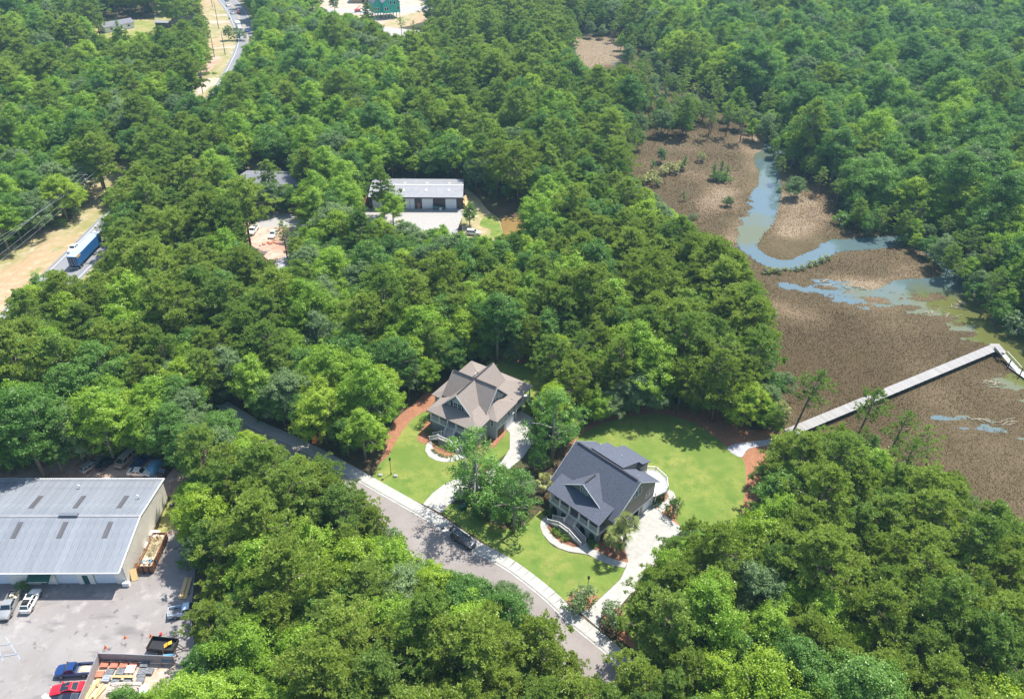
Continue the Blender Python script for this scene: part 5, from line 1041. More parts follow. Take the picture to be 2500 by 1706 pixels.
# fenced storage yard
sheet('sand_floor', [w1(1.4, -14.7), w1(13, -15.2), w1(13, -28), w1(1.6, -28)], .045, M('sand'), smooth=0)
fc_ = [w1(1.35, -14.6), w1(5.1, -14.75), w1(8.8, -14.95), w1(12.8, -15.2)]; fd_ = [w1(1.35, -14.6), w1(1.5, -18.4), w1(1.62, -22.1), w1(1.7, -25.8)]
for nm, lab, pts in (('fence', 'grey screened fence along the back of the material yard', fc_), ('fence', 'grey screened fence between the parked cars and the material yard', fd_)):
    t = thing(nm, lab, 'fence', (pts[0][0], pts[0][1], 0)); o0 = pts[0]
    for a, c in zip(pts, pts[1:]): MB().beam((a[0]-o0[0], a[1]-o0[1], 1.02), (c[0]-o0[0], c[1]-o0[1], 1.02), .03, 1.85).build('screen', M('fence_screen'), t); MB().beam((a[0]-o0[0], a[1]-o0[1], 2.0), (c[0]-o0[0], c[1]-o0[1], 2.0), .06).build('top_rail', M('galv'), t)
    for a in pts: MB().tube([(a[0]-o0[0], a[1]-o0[1], 0), (a[0]-o0[0], a[1]-o0[1], 2.15)], [.05, .05], 6).build('post', M('galv'), t)
def yd(x, y): return G(200+x*.12987, 1500+y*.12987, .3)
def pallet(px, py, m, lab, w_=1.15, n=3, ht=.5):
    p = yd(px, py); t = thing('pallet_stack', lab, 'pallet', (p[0], p[1], .05), W1y+rng.uniform(-.06, .06), 'pallets of pavers in the fenced yard')
    for i in range(5): MB().box(-w_/2, w_/2, -.52+i*.24, -.43+i*.24, .1, .13).build('slat', M('lumber'), t)
    me = MB().box(-w_/(2*n)+.01, w_/(2*n)-.01, -.125, .105, 0, ht-.16).mesh('paver_block', M(m))
    for i in range(n):
        for j in range(4): link('paver_block', me, t, (-w_/2+w_*(i+.5)/n, -.4+j*.26, .14+rng.uniform(-.03, .03)), rng.uniform(-.04, .04))
RW = [(430, 935, 'terra', 'terracotta paver pallet in the fence corner'), (610, 945, 'terra', 'second terracotta paver pallet along the back fence'), (790, 945, 'terra', 'third terracotta paver pallet along the back fence'), (970, 950, 'terra', 'fourth terracotta paver pallet along the back fence'), (340, 1120, 'terra', 'terracotta paver pallet standing nearest the side fence'),
      (525, 1085, 'slate', 'grey paver pallet right of the side terracotta one'), (725, 1075, 'slate', 'grey paver pallet in the middle of the yard'), (1180, 930, 'slate', 'dark paver pallet in tree shade by the back fence'), (1130, 1070, 'slate', 'dark charcoal paver pallet right of the white crate frame'), (1110, 1190, 'slate', 'grey wrapped paver pallet below the charcoal one'), (460, 1200, 'galv', 'pallet of silver blocks behind the board stack'), (1080, 1280, 'slate', 'grey wrapped pallet near the bent board stack'), (640, 1230, 'slate', 'grey paver pallet under the long tan beam'), (860, 1235, 'slate', 'dark paver pallet under the right end of the tan beam'), (1270, 1060, 'slate', 'darkest paver pallet farthest right')]
for r_ in RW: pallet(*r_)
p = yd(920, 1040); t = thing('crate_frame', 'white slatted crate lid lying on a grey paver pallet', 'crate', (p[0], p[1], .62), W1y)
for i in range(6): MB().box(-.7, .7, -.6+i*.22, -.5+i*.22, 0, .06).build('slat', M('white'), t)
for x in (-.62, 0, .62): MB().box(x-.05, x+.05, -.6, .65, -.06, 0).build('bearer', M('white'), t)
p, q_ = yd(560, 1190), yd(1000, 1200); tag(MB().beam((p[0], p[1], .75), (q_[0], q_[1], .8), .35, .12).build('timber_beam', M('lumber')), 'long tan beam lying across two grey paver pallets', 'beam')
p = yd(830, 1390); t = thing('board_stack', 'stack of long bent weathered boards in the material yard', 'boards', (p[0], p[1], .1), W1y+.03)
bm_ = mat('weathered_board', (.34, .27, .23), .85, nscale=1.5, col2=(.50, .42, .37), rnd=.15)
for i in range(5):
    for j in range(4):
        mb = MB(); z = .05+j*.2; y = -.7+i*.32+rng.uniform(-.05, .05); x0 = -2.2+rng.uniform(-.3, .2); sg_ = []
        for s in range(6): x = x0+s*.85; sg_.append([(x, y-.13, z+.18*sin(s/5*pi)), (x, y+.13, z+.18*sin(s/5*pi)), (x, y+.13, z+.1+.18*sin(s/5*pi)), (x, y-.13, z+.1+.18*sin(s/5*pi))])
        mb.loft(sg_).build('board', bm_, t)
p = yd(1160, 1430); t = thing('metal_cabinet', 'silver cabinet lying flat at the right of the bent board stack', 'cabinet', (p[0], p[1], .05), radians(25)); MB().box(-.6, .6, -.95, .95, 0, .5).build('body', M('galv'), t); MB().box(-.55, .55, -.9, .9, .5, .53).build('door', M('white_door'), t)
for i, (px, py, a, L_) in enumerate(((250, 1260, 1.35, 3.2), (200, 1400, 1.32, 3.6), (150, 1440, 1.3, 4.0), (280, 1440, 1.38, 2.8), (230, 1330, .1, 1.2), (330, 1480, 1.2, 2.4), (180, 1560, .1, 1.5))):
    p = yd(px, py); tag(MB().obox((p[0], p[1], .1+.08*(i % 3)), a, L_, .3, .14).build('plank', M('lumber')), 'yellow plank in the pile along the side fence of the yard', 'plank', 'yellow planks piled along the side fence')
for i, (px, py) in enumerate(((1290, 40), (1225, 380), (1240, 480), (1255, 560))): pass
p = z6(2210, 330); q_ = z6(2290, 90)
for i in range(4): tag(MB().beam((p[0]+i*.35, p[1]+.2, .15+.1*(i % 2)), (q_[0]+i*.35-.2, q_[1]+.6, .15+.1*(i % 2)), .3, .14).build('plank', M('lumber')), 'yellow plank stacked under the trees beside the pale blue pickup', 'plank', 'yellow planks beside the pale blue pickup')
p = yd(1640, 850); t = thing('steel_rack', 'blue steel rack with rusty posts in the shaded corner of the yard', 'rack', (p[0], p[1], .03), .1)
for y in (-.7, .3): MB().box(-.9, .9, y, y+.3, .9, .97).build('shelf', M('tarp'), t)
for x in (-.9, .9):
    for y in (-.8, .8): MB().beam((x, y, 0), (x, y, 1.6), .09).build('post', M('rust'), t)
# street vehicle with its tailgate up
f, bk = G(1080+1240*.06306, 1260+1230*.06306), G(1080+330*.06306, 1260+760*.06306)
t, q = car('suv', 'black suv parked at the kerb with its tailgate raised', 'car', 'suv', blackp, ctr(G(1153, 1336), G(1108, 1305)), hd(G(1103, 1301), G(1155, 1335)), 4.95, 1.95)
t.location = (*G(1131, 1323)[:2], .03)
tg = MB().slab([(-q['F']+.35, -.8, 1.74), (-q['F']+.35, .8, 1.74), (-q['F']-.75, .72, 1.98), (-q['F']-.75, -.72, 1.98)], .07).build('raised_tailgate', blackp, t); MB().poly([(-q['F']+.1, -.6, 1.81), (-q['F']+.1, .6, 1.81), (-q['F']-.45, .55, 1.93), (-q['F']-.45, -.55, 1.93)]).build('glass', M('carglass'), tg)
for s in (-.62, .62): MB().box(-q['F']-.78, -q['F']-.6, s-.16, s+.16, 1.94, 2.0).build('lamp_cluster', M('lamp_red'), t)
MB().box(-.9, -.1, -.5, .5, 1.722, 1.735).build('sunroof', M('carglass'), t)
for s in (-.62, .62): MB().beam((-1.9, s, 1.78), (.3, s, 1.78), .04).build('roof_rail', M('galv'), t)
p = G(1084, 1297); t = thing('equipment_case', 'open white and black case lying on the street behind the black suv', 'case', (p[0], p[1], .04), .6); MB().box(-.35, .35, -.25, .25, 0, .2).build('tray', M('white'), t); MB().slab([(-.35, .25, .2), (.35, .25, .2), (.35, .5, .55), (-.35, .5, .55)], .05).build('lid', M('black'), t)
# clearing vehicles
f, bk = c5(150, 590), c5(200, 525); car('pickup_truck', 'white pickup parked at the left edge of the red dirt lot', 'pickup truck', 'pickup', whitep, ctr(f, bk), hd(bk, f), 5.4, 1.95)
f, bk = c5(300, 615), c5(335, 550); car('sedan', 'white sedan in the middle of the red dirt lot', 'car', 'sedan', whitep, ctr(f, bk), hd(bk, f), 4.9, 1.85)
f, bk = c5(1725, 572), c5(1825, 578); car('sedan', 'white car parked by the muddy pond near the dark warehouse', 'car', 'suv', whitep, ctr(f, bk), hd(f, bk), 4.6, 1.8)
p = c5(290, 640); t = thing('debris_pile', 'small orange debris pile in front of the white sedan', 'debris', (p[0], p[1], .03))
for i in range(14): MB().obox((rng.gauss(0, 1.2), rng.gauss(0, .8), 0), rng.random()*3, rng.uniform(.4, 1), rng.uniform(.2, .5), rng.uniform(.1, .35)).build('piece', M('terra') if i % 3 else M('orange'), t)
# highway
HA = radians(90.5); p = (-120.6, 0)
t = thing('semi_trailer', 'long blue box semi trailer on the highway with a small orange plate', 'trailer', (-121.3, 192.0, 0), radians(90.0))
bt = paint('trailer_blue', (.015, .11, .30), 0, .2, .5); MB().box(0, 14.2, -1.3, 1.3, 1.15, 4.05).build('box', bt, t); MB().box(-.02, 14.22, -1.31, 1.31, 4.05, 4.09).build('roof_sheet', mat('pale_blue_roof', (.30, .40, .58), .5, nscale=.4, col2=(.36, .46, .64)), t)
for k in range(1, 14):
    for s in (-1.32, 1.32): MB().box(k*1.02-.02, k*1.02+.02, s-.01, s+.01, 1.2, 4.0).build('panel_seam', bt, t)
for y in (-.65, .65): MB().box(-.05, 0, y-.6, y+.6, 1.25, 3.95).build('rear_door', paint('dark_door_blue', (.01, .045, .12), 0, .1), t)
for y in (-.9, -.4, .4, .9): MB().beam((-.08, y, 1.3), (-.08, y, 3.9), .05).build('lock_rod', M('galv'), t)
MB().box(.3, 2.4, -1.34, -1.325, 3.45, 3.9).build('orange_plate', mat('amber_plate', (.75, .35, .05), .5), t)
for x in (.9, 2.2):
    for s in (-1.0, 1.0): wheel(t, x, s, .5, 2.6)
MB().box(.2, 13, -.5, .5, .85, 1.15).build('chassis', M('black'), t); MB().box(-.05, .05, -1.1, 1.1, .5, .62).build('underride_bar', M('white'), t)
t = thing('truck_tractor', 'white sleeper cab tractor with a dark roof recess pulling the blue trailer', 'truck', (-121.3, 206.9, 0), radians(90.0))
b = MB(); b.box(0, .08, -1.2, 1.2, 1.2, 3.6); b.box(0, 2.9, -1.2, -1.12, 1.0, 3.7); b.box(0, 2.9, 1.12, 1.2, 1.0, 3.7); b.slab([(0, -1.2, 3.95), (2.3, -1.2, 3.3), (2.3, 1.2, 3.3), (0, 1.2, 3.95)], .08); b.slab([(2.3, -1.2, 3.3), (2.9, -1.15, 2.4), (2.9, 1.15, 2.4), (2.3, 1.2, 3.3)], .08); b.box(0, 4.6, -1.1, 1.1, .9, 1.3); b.build('cab', M('white'), t)
MB().loft([[(2.9, -1.05, 1.2), (2.9, 1.05, 1.2), (2.9, 1.0, 2.4), (2.9, -1.0, 2.4)], [(4.7, -.9, 1.1), (4.7, .9, 1.1), (4.7, .8, 1.9), (4.7, -.8, 1.9)]]).build('hood', M('white'), t)
MB().slab([(2.35, -1.0, 3.24), (2.9, -.95, 2.48), (2.9, .95, 2.48), (2.35, 1.0, 3.24)], .02).build('windshield', M('carglass'), t); MB().box(-.6, 0, -1.15, 1.15, 1.2, 3.7).build('fairing_gap', M('black'), t)
for x, s_ in ((-1.6, 1), (-.4, 1), (3.9, 1)):
    for s in (-1.0, 1.0): wheel(t, x, s, .5, 2.0)
car('sedan', 'white coupe overtaking beside the blue trailer', 'car', 'sedan', whitep, (-127.0, 203.5, .05), radians(-90), 4.7, 1.85)
for pf, pb, kd, pc, lab, LL in ((z5(515, 120), z5(500, 75), 'sedan', whitep, 'white car heading this way at the top of the highway', 4.7), (z5(580, 245), z5(575, 205), 'sedan', silver, 'silver blue car behind the white box truck', 4.7), (z5(685, 232), z5(680, 205), 'suv', redp, 'dark red car in tree shade going away up the highway', 4.6), (z5(822, 540), z5(810, 480), 'sedan', bluep, 'dark blue car passing the white box truck', 4.7), (z5(500, 30), z5(490, 0), 'van', whitep, 'white van at the very top of the highway', 5.6)):
    c = ctr(pf, pb); j = min(range(len(HWY)), key=lambda i: hypot(HWY[i][0]-c[0], HWY[i][1]-c[1])); a = atan2(HWY[min(j+1, len(HWY)-1)][1]-HWY[j-1][1], HWY[min(j+1, len(HWY)-1)][0]-HWY[j-1][0]); car('car', lab, 'car', kd, pc, c, a+pi, LL, 1.85)
c = ctr(z5(705, 545), z5(665, 400)); t = thing('box_truck', 'white box truck driving this way on the upper highway', 'truck', (c[0], c[1], .05), radians(-62))
MB().box(-3.4, 1.2, -1.2, 1.2, .9, 3.6).build('box', M('white'), t); MB().loft([[(1.3, -1.05, .6), (1.3, 1.05, .6), (1.3, 1.0, 2.4), (1.3, -1.0, 2.4)], [(2.4, -1.05, .6), (2.4, 1.05, .6), (2.4, .95, 2.3), (2.4, -.95, 2.3)], [(2.9, -1, .6), (2.9, 1, .6), (2.9, .95, 1.5), (2.9, -.95, 1.5)], [(3.9, -.9, .6), (3.9, .9, .6), (3.9, .85, 1.3), (3.9, -.85, 1.3)]]).build('cab', M('white'), t)
MB().slab([(2.42, -.85, 2.2), (2.88, -.85, 1.55), (2.88, .85, 1.55), (2.42, .85, 2.2)], .02).build('windshield', M('carglass'), t)
for x in (-2, 3):
    for s in (-1, 1): wheel(t, x, s, .42, 1.5)
p = r7(975, 255); car('sedan', 'white car parked in front of the mobile home', 'car', 'sedan', whitep, (p[0], p[1], .04), .5, 4.7, 1.8)
for (px, py, lab) in ((870, 15, 'red lift beside the green wrapped house'), (823, 28, 'small red machine on the sand of the building lot')):
    p = V(px+30 if px == 870 else px-0, py) if px == 870 else r7(0, 0)
    p = G(967, 22) if px == 870 else G(873, 30); t = thing('lift_machine', lab, 'machine', (p[0], p[1], .04), .6); MB().box(-1.6, 1.6, -.9, .9, .5, 1.6).build('body', redp, t); MB().beam((-1, 0, 1.6), (2.2, 0, 3.4), .3).build('boom', redp, t)
    for x in (-1, 1):
        for s in (-.9, .9): wheel(t, x, s, .45)

# ------------------------------------------------------------------ poles, lamps, signs
def upole(px, h, label, cross=True, arm=1.3, ang_=0.0, leanx=0):
    b = G(*px); t = thing('utility_pole', label, 'utility pole', (b[0], b[1], 0), ang_)
    MB().tube([(0, 0, 0), (leanx, 0, h)], [.19, .12], 7).build('pole', M('pole'), t)
    if cross:
        MB().box(-arm, arm, -.06, .06, h-.7, h-.55).build('crossarm', M('bark_grey'), t)
        for x in (-arm+.1, 0, arm-.1): MB().tube([(x, 0, h-.55), (x, 0, h-.2)], [.07, .05], 6).build('insulator', M('galv'), t)
    return b, t
b1, t1 = upole((225.4, 504.8), 11.3, 'tall utility pole with crossarm and hanging wires on the highway verge', True, 1.6)
MB().tube([(.35, .1, 8.3), (.35, .1, 9.4)], [.28, .28], 8).build('transformer', M('galv'), t1)
b2_, _ = upole((495.6, 229), 9.6, 'utility pole standing at the sandy crossing', True)
b3, _ = upole((498, 173), 10.5, 'slim utility pole at the left edge of the bare bank', False)
b4, _ = upole((523.9, 140), 13.0, 'dark tall utility pole against the tree edge far up the verge', False)
b5, _ = upole((550, 135), 11.5, 'utility pole in the middle of the far verge with pale lamp head', False)
b6, _ = upole((534, 71), 14.0, 'tall thin utility pole next to the gravel turnout', False)
b7, _ = upole((519, 18), 12, 'utility pole cut off by the top edge', False)
b0, t0_ = upole((442, 262), 11.0, 'utility pole with crossarms half buried in the trees below the sandy crossing', True, 1.8)
wires = [((-131.5, 232.5), 11.0), ((-133.8, 232.5), 11.0), ((-136.2, 232.5), 11.0), ((-134.7, 232.5), 8.6), ((-134.4, 232.4), 7.2)]
lowend = [G(-60, 610+i*16, 10.0) for i in range(5)]
for i, ((x, y), z) in enumerate(wires):
    for j, end in enumerate((Vector((lowend[i][0], lowend[i][1], 9.8-.5*(i > 2))), Vector((b0[0]+(-1.6+i*1.6 if i < 3 else 0), b0[1], 10.6-(2.0 if i > 2 else 0))))):
        S = Vector((x, y, z)); pts = [S.lerp(end, k/14)-Vector((0, 0, 5.0*(k/14)*(1-k/14)*(.9 if j else .7))) for k in range(15)]
        tag(MB().tube(pts, [.022]*15, 4).build('power_line', M('wire')), ['power line running from the verge pole down to the left edge', 'power line running from the verge pole up into the trees'][j], 'power line', 'power lines on the highway verge poles')
def lamp(px, label):
    b = G(*px); t = thing('lamp_post', label, 'lamp post', (b[0], b[1], .05)); MB().tube([(0, 0, 0), (0, 0, .5), (0, 0, .55), (0, 0, 3.7)], [.11, .10, .06, .05], 8).build('post', M('black'), t)
    MB().loft([[(-.14, -.14, 3.7), (.14, -.14, 3.7), (.14, .14, 3.7), (-.14, .14, 3.7)], [(-.2, -.2, 4.15), (.2, -.2, 4.15), (.2, .2, 4.15), (-.2, .2, 4.15)], [(-.03, -.03, 4.4), (.03, -.03, 4.4), (.03, .03, 4.4), (-.03, .03, 4.4)]]).build('lantern', M('black'), t)
lamp((955, 1158), 'black lamp post on the yellow-green lawn of the blue house'); lamp((1433, 1448), 'black lamp post rising out of the bush on the corner lawn')
b = G(772, 1099); t = thing('road_sign', 'orange rectangular road sign on a thin post in deep tree shade', 'sign', (b[0], b[1], 0), radians(20)); MB().tube([(0, 0, 0), (0, 0, 2.2)], [.03, .03], 5).build('post', M('galv'), t)
MB().slab([(-.6, -.05, 2.0), (.3, -.05, 2.0), (.65, .35, 3.5), (-.2, .35, 3.5)], .05).build('panel', mat('sign_orange', (.95, .20, .04), .35, var=.05), t)
for px, lab in (((1066-100, 1163), 'small white utility box on the blue house lawn'), ((929, 1161), 'round pale cover on the lawn left of the lamp post')):
    b = G(*px); t = thing('utility_box', lab, 'utility box', (b[0], b[1], .06)); MB().box(-.35, .35, -.25, .25, 0, .3).build('case', M('white'), t); MB().box(-.37, .37, -.27, .27, .3, .34).build('lid', M('concrete2'), t)
b = r4(655, 462); t = thing('utility_box', 'dark green transformer box in the shaded mulch under the front trees', 'utility box', (b[0], b[1], .06), .4); MB().box(-.6, .6, -.5, .5, 0, .9).build('case', M('green_awn'), t); MB().box(-.63, .63, -.53, .53, .9, .96).build('lid', M('green_awn'), t)
for px, lab in ((z5(535, 350), 'dark warning sign standing at the far turnout'), (z5(560, 672), 'low post sign on the far verge'), (z5(660, 700), 'mailbox at the far highway edge')):
    t = thing('post_sign', lab, 'sign', (px[0], px[1], 0)); MB().tube([(0, 0, 0), (0, 0, 1.6)], [.08, .08], 5).build('post', M('pole'), t); MB().box(-.5, .5, -.06, .06, 1.3, 2.0).build('panel', M('black'), t)
# H-frame pole head and lamp head that rise from below the bottom-left corner
p = z6(10, 990, 16); ht_ = 16.0; q_ = z6(60, 1000, ht_)
b = (z6(-520, 960, ht_)[0], z6(-520, 960, ht_)[1]); t = thing('utility_pole', 'galvanised ladder shaped crossarm frame of a pole at the left edge of the lot', 'utility pole', (b[0], b[1], 0))
MB().tube([(0, 0, 0), (0, 0, ht_)], [.22, .15], 8).build('pole', M('pole'), t)
pts = {k: Vector(z6(*v, ht_))-Vector((b[0], b[1], 0)) for k, v in dict(a=(68, 780), b=(255, 1058), c=(-60, 800), d=(42, 1085), e=(-560, 960), f=(130, 865), g=(-540, 1110), h=(215, 990)).items()}
for u, w_ in (('a', 'b'), ('c', 'd'), ('e', 'f'), ('g', 'h')): MB().beam(pts[u], pts[w_], .11).build('crossarm', M('galv'), t)
lp = z6(570, 1500, 10); fb = z6(560, 1700, 0); t = thing('lot_light', 'white area light head on a pole at the bottom of the lot', 'light pole', (lp[0], lp[1]-.2, 0), radians(-35))
MB().tube([(.9, 0, 0), (.9, 0, 9.9)], [.12, .09], 8).build('pole', M('galv'), t); MB().box(-.45, .95, -.3, .3, 9.85, 10.05).build('head', M('white'), t); MB().box(.0, .5, -.15, .1, 10.05, 10.08).build('sensor', M('galv'), t)
# ------------------------------------------------------------------ trees
def rhombi(c, n, ln, wd, R, spin=None):
    """leaf blades: centres c, normals n, length/width arrays -> (verts, faces)"""
    N_ = len(c); n = n/np.maximum(np.linalg.norm(n, axis=1, keepdims=True), 1e-6)
    a = R.normal(size=(N_, 3)) if spin is None else spin; t = np.cross(n, a); t /= np.maximum(np.linalg.norm(t, axis=1, keepdims=True), 1e-6); b_ = np.cross(n, t)
    ln = np.asarray(ln)[:, None]; wd = np.asarray(wd)[:, None]
    v = np.stack([c-t*ln, c+b_*wd, c+t*ln, c-b_*wd], 1).reshape(-1, 3); return v, np.arange(N_*4).reshape(-1, 4)
def sphere_dirs(n, R, zmin=-1):
    z = R.uniform(zmin, 1, n); a = R.random(n)*2*pi; s = np.sqrt(1-z*z); return np.stack([s*np.cos(a), s*np.sin(a), z], 1)
def limb_mesh(name, trunk, limbs, m):
    mb = MB(); mb.tube(trunk[0], trunk[1], 7)
    for p, q_, r in limbs:
        p = Vector(p); q_ = Vector(q_); mid = p.lerp(q_, .5)+Vector((0, 0, (q_-p).length*.08)); mb.tube([p, mid, q_], [r, r*.7, r*.3], 5, cap=False)
    return mb.mesh(name, m, True)
def broadleaf(seed, H=14, Rr=4.0, base=.28, m='leafB', npuff=46, nleaf=230, leaf=.125, shape=1.0, bark='bark_grey', gaps=0.0, top=1.0):
    npuff = int(npuff*1.5); R = np.random.default_rng(seed); cz = H*(base+(1-base)*.48); hz = H*(1-base)*.52
    d = sphere_dirs(npuff, R, -.75); rad = np.where(R.random(npuff) < .72, R.uniform(.72, 1, npuff), R.uniform(.25, .7, npuff))
    asym = 1+.28*np.sin(np.arctan2(d[:, 1], d[:, 0])*2+R.random()*6)+.15*np.sin(np.arctan2(d[:, 1], d[:, 0])*3+R.random()*6)
    wz = np.where(d[:, 2] > 0, 1-(d[:, 2]**1.5)*(1-shape)*.0, 1)
    taper = np.clip(1-top*.45*np.clip(d[:, 2]*rad, 0, 1), .4, 1)
    P = np.stack([d[:, 0]*Rr*rad*asym*taper, d[:, 1]*Rr*rad*asym*taper, cz+d[:, 2]*hz*rad], 1)
    pr = Rr*R.uniform(.13, .27, npuff)*(1-.25*(rad > .9)); cnt = (nleaf*1.5*(pr/(Rr*.25))**2*(Rr/4.2)**2).astype(int); cnt = (cnt*R.uniform(1-gaps, 1, npuff)).astype(int)+10
    k = np.repeat(np.arange(npuff), cnt); n = len(k); dd = sphere_dirs(n, R, -.65); rr = pr[k]*(.40+.85*R.random(n)**.7)
    ns = 9; sd = sphere_dirs(npuff*ns, R, -.6).reshape(npuff, ns, 3)*(R.uniform(.35, 1.25, (npuff, ns))*pr[:, None])[:, :, None]*np.array([1.15, 1.15, .7]); j_ = R.integers(0, ns, n)
    c = P[k]+sd[k, j_]+R.normal(0, 1, (n, 3))*(pr[k]*R.uniform(.16, .36, n))[:, None]*np.array([1, 1, .6])
    nn = sd[k, j_]/(pr[k][:, None])*.4+d[k]*.15+np.array([0, 0, .5])+R.normal(0, .42, (n, 3)); s = leaf*R.uniform(.65, 1.35, n)
    v, f = rhombi(c, nn, s, s*.72, R); tint = np.clip(np.repeat(R.random(npuff)[k]*.3+R.random((npuff, ns))[k, j_]*.35+R.random(n)*.35, 4), 0, 1)
    tr = ([(0, 0, -.3), (R.normal(0, .15), R.normal(0, .15), H*.35), (R.normal(0, .3), R.normal(0, .3), H*.8)], [H*.018+.05, H*.013+.04, .04]); L_ = []
    for i in R.choice(npuff, min(14, npuff), False): z = H*R.uniform(.22, .6); L_.append(((0, 0, min(z, P[i][2]-.4)), tuple(P[i]), .09+.004*H))
    return np_mesh('crown', v, f, M(m), tint), limb_mesh('trunk', tr, L_, M(bark)), H, Rr*1.12, base
def pine(seed, H=18, Rr=3.6, base=.45, m='needleO', ncl=92, ntuft=135, bark='bark', flat=.42, spars=0.0):
    R = np.random.default_rng(seed); zs = base+(1-base)*(np.arange(ncl)+R.random(ncl)*.8)/ncl; lean = R.normal(0, .35, 2)
    u = (zs-base)/(1-base); lob = 1+.25*np.sin(np.arange(ncl)*2.4*2+R.random()*6)+.2*np.sin(np.arange(ncl)*2.4*3+R.random()*6); prof = np.where(u < .35, .62+.38*u/.35, 1-.78*((u-.35)/.65)**1.5); az = np.arange(ncl)*2.4+R.normal(0, .4, ncl); rad = Rr*prof*lob*R.uniform(.35, 1.12, ncl)
    rad[-4:] *= .4; P = np.stack([np.cos(az)*rad+lean[0]*u, np.sin(az)*rad+lean[1]*u, zs*H+rad*.10+R.normal(0, .25, ncl)], 1); pr = R.uniform(.65, 1.3, ncl)*(Rr/4.6)*(1-.25*u)
    cnt = (ntuft*(pr/1.1)**2*R.uniform(1-spars, 1, ncl)).astype(int)+6; k = np.repeat(np.arange(ncl), cnt); n = len(k); dd = sphere_dirs(n, R, -.25)
    ns = 8; sd = sphere_dirs(ncl*ns, R, -.3).reshape(ncl, ns, 3)*(R.uniform(.3, 1.3, (ncl, ns))*pr[:, None])[:, :, None]*np.array([1.1, 1.1, flat]); j_ = R.integers(0, ns, n)
    c = P[k]+sd[k, j_]+R.normal(0, 1, (n, 3))*(pr[k]*.19)[:, None]*np.array([1, 1, .7])
    nb = 4; cc = np.repeat(c, nb, 0); ax = dd*.8+np.array([0, 0, .7]); ax = np.repeat(ax, nb, 0)+R.normal(0, .55, (n*nb, 3)); ax /= np.linalg.norm(ax, axis=1, keepdims=True)
    ln = R.uniform(.13, .22, n*nb); ctr_ = cc+ax*ln[:, None]; up_ = np.array([0, 0, 1.0])+R.normal(0, .35, (n*nb, 3)); nn = up_-(up_*ax).sum(1, keepdims=True)*ax; sp = np.cross(nn, ax); v, f = rhombi(ctr_, nn, ln, ln*.34, R, spin=sp*-1)
    tint = np.clip(np.repeat(np.repeat(R.random(ncl)[k]*.3+R.random((ncl, ns))[k, j_]*.3+R.random(n)*.4, nb), 4), 0, 1)
    tr = ([(0, 0, -.3), (lean[0]*.3, lean[1]*.3, H*.5), (lean[0], lean[1], H*.97)], [H*.0125+.06, H*.010+.03, .04]); L_ = []
    for i in range(0, ncl, 2): uu = u[i]; L_.append(((lean[0]*uu, lean[1]*uu, max(.5, P[i][2]-.7-rad[i]*.12)), tuple(P[i]), .085))
    return np_mesh('crown', v, f, M(m), tint), limb_mesh('trunk', tr, L_, M(bark)), H, Rr*1.1, base
PR = {}
for i, (H_, r_, b_, m_, sh) in enumerate(((17, 5.0, .32, 'needleO', .42), (18, 5.7, .38, 'needleO', .4), (17, 4.6, .3, 'needleG', .44), (16, 4.9, .32, 'needleD', .42), (19, 5.2, .4, 'needleG', .4), (15, 4.2, .28, 'needleO', .46))): PR['pine%d' % i] = pine(100+i, H_, r_, b_, m_, flat=sh)
PR['pine6'] = pine(120, 17, 3.9, .52, 'needleG', ncl=52, ntuft=100, spars=.4); PR['pine7'] = pine(121, 16, 3.5, .45, 'needleG', ncl=42, ntuft=90, spars=.4)
for i, (H_, r_, b_, m_, np_, tp) in enumerate(((15, 5.3, .2, 'leafB', 56, 1.0), (16, 4.8, .2, 'leafD', 54, 1.1), (13, 5.6, .18, 'leafD', 58, .7), (14, 4.2, .2, 'leafY', 48, 1.3), (17, 5.0, .2, 'leafB', 58, 1.3), (13, 6.0, .15, 'leafG', 62, .5), (15, 5.0, .2, 'leafG', 54, .8), (18, 5.3, .25, 'leafD', 60, 1.0), (15, 5.6, .2, 'leafY', 56, .8))): PR['broad%d' % i] = broadleaf(200+i, H_, r_, b_, m_, np_, top=tp)
PR['open0'] = broadleaf(230, 17, 4.5, .22, 'leafM', 46, 120, .13, gaps=.6, top=.6); PR['open1'] = broadleaf(231, 15, 3.8, .22, 'leafM', 40, 120, .13, gaps=.5, top=.8)
PR['bush0'] = broadleaf(240, 3.4, 1.9, .08, 'leafG', 30, 190, .11, gaps=.15, top=.4); PR['bush1'] = broadleaf(241, 3.0, 2.0, .02, 'leafD', 24, 110, .13, top=.4); PR['bush2'] = broadleaf(242, 1.3, .75, 0, 'shrub', 14, 70, .07, top=.3)
PR['bush3'] = broadleaf(243, 3.4, 1.8, .1, 'shrub', 26, 60, .13, gaps=.5, top=.9); PR['bush4'] = broadleaf(244, 2.2, 1.5, .02, 'leafB', 20, 90, .12, top=.4); PR['bush5'] = broadleaf(245, .9, .6, 0, 'limeshrub', 12, 40, .07, top=.3)
PR['cedar0'] = broadleaf(250, 7, 1.7, .03, 'needleD', 36, 120, .10, top=1.9)
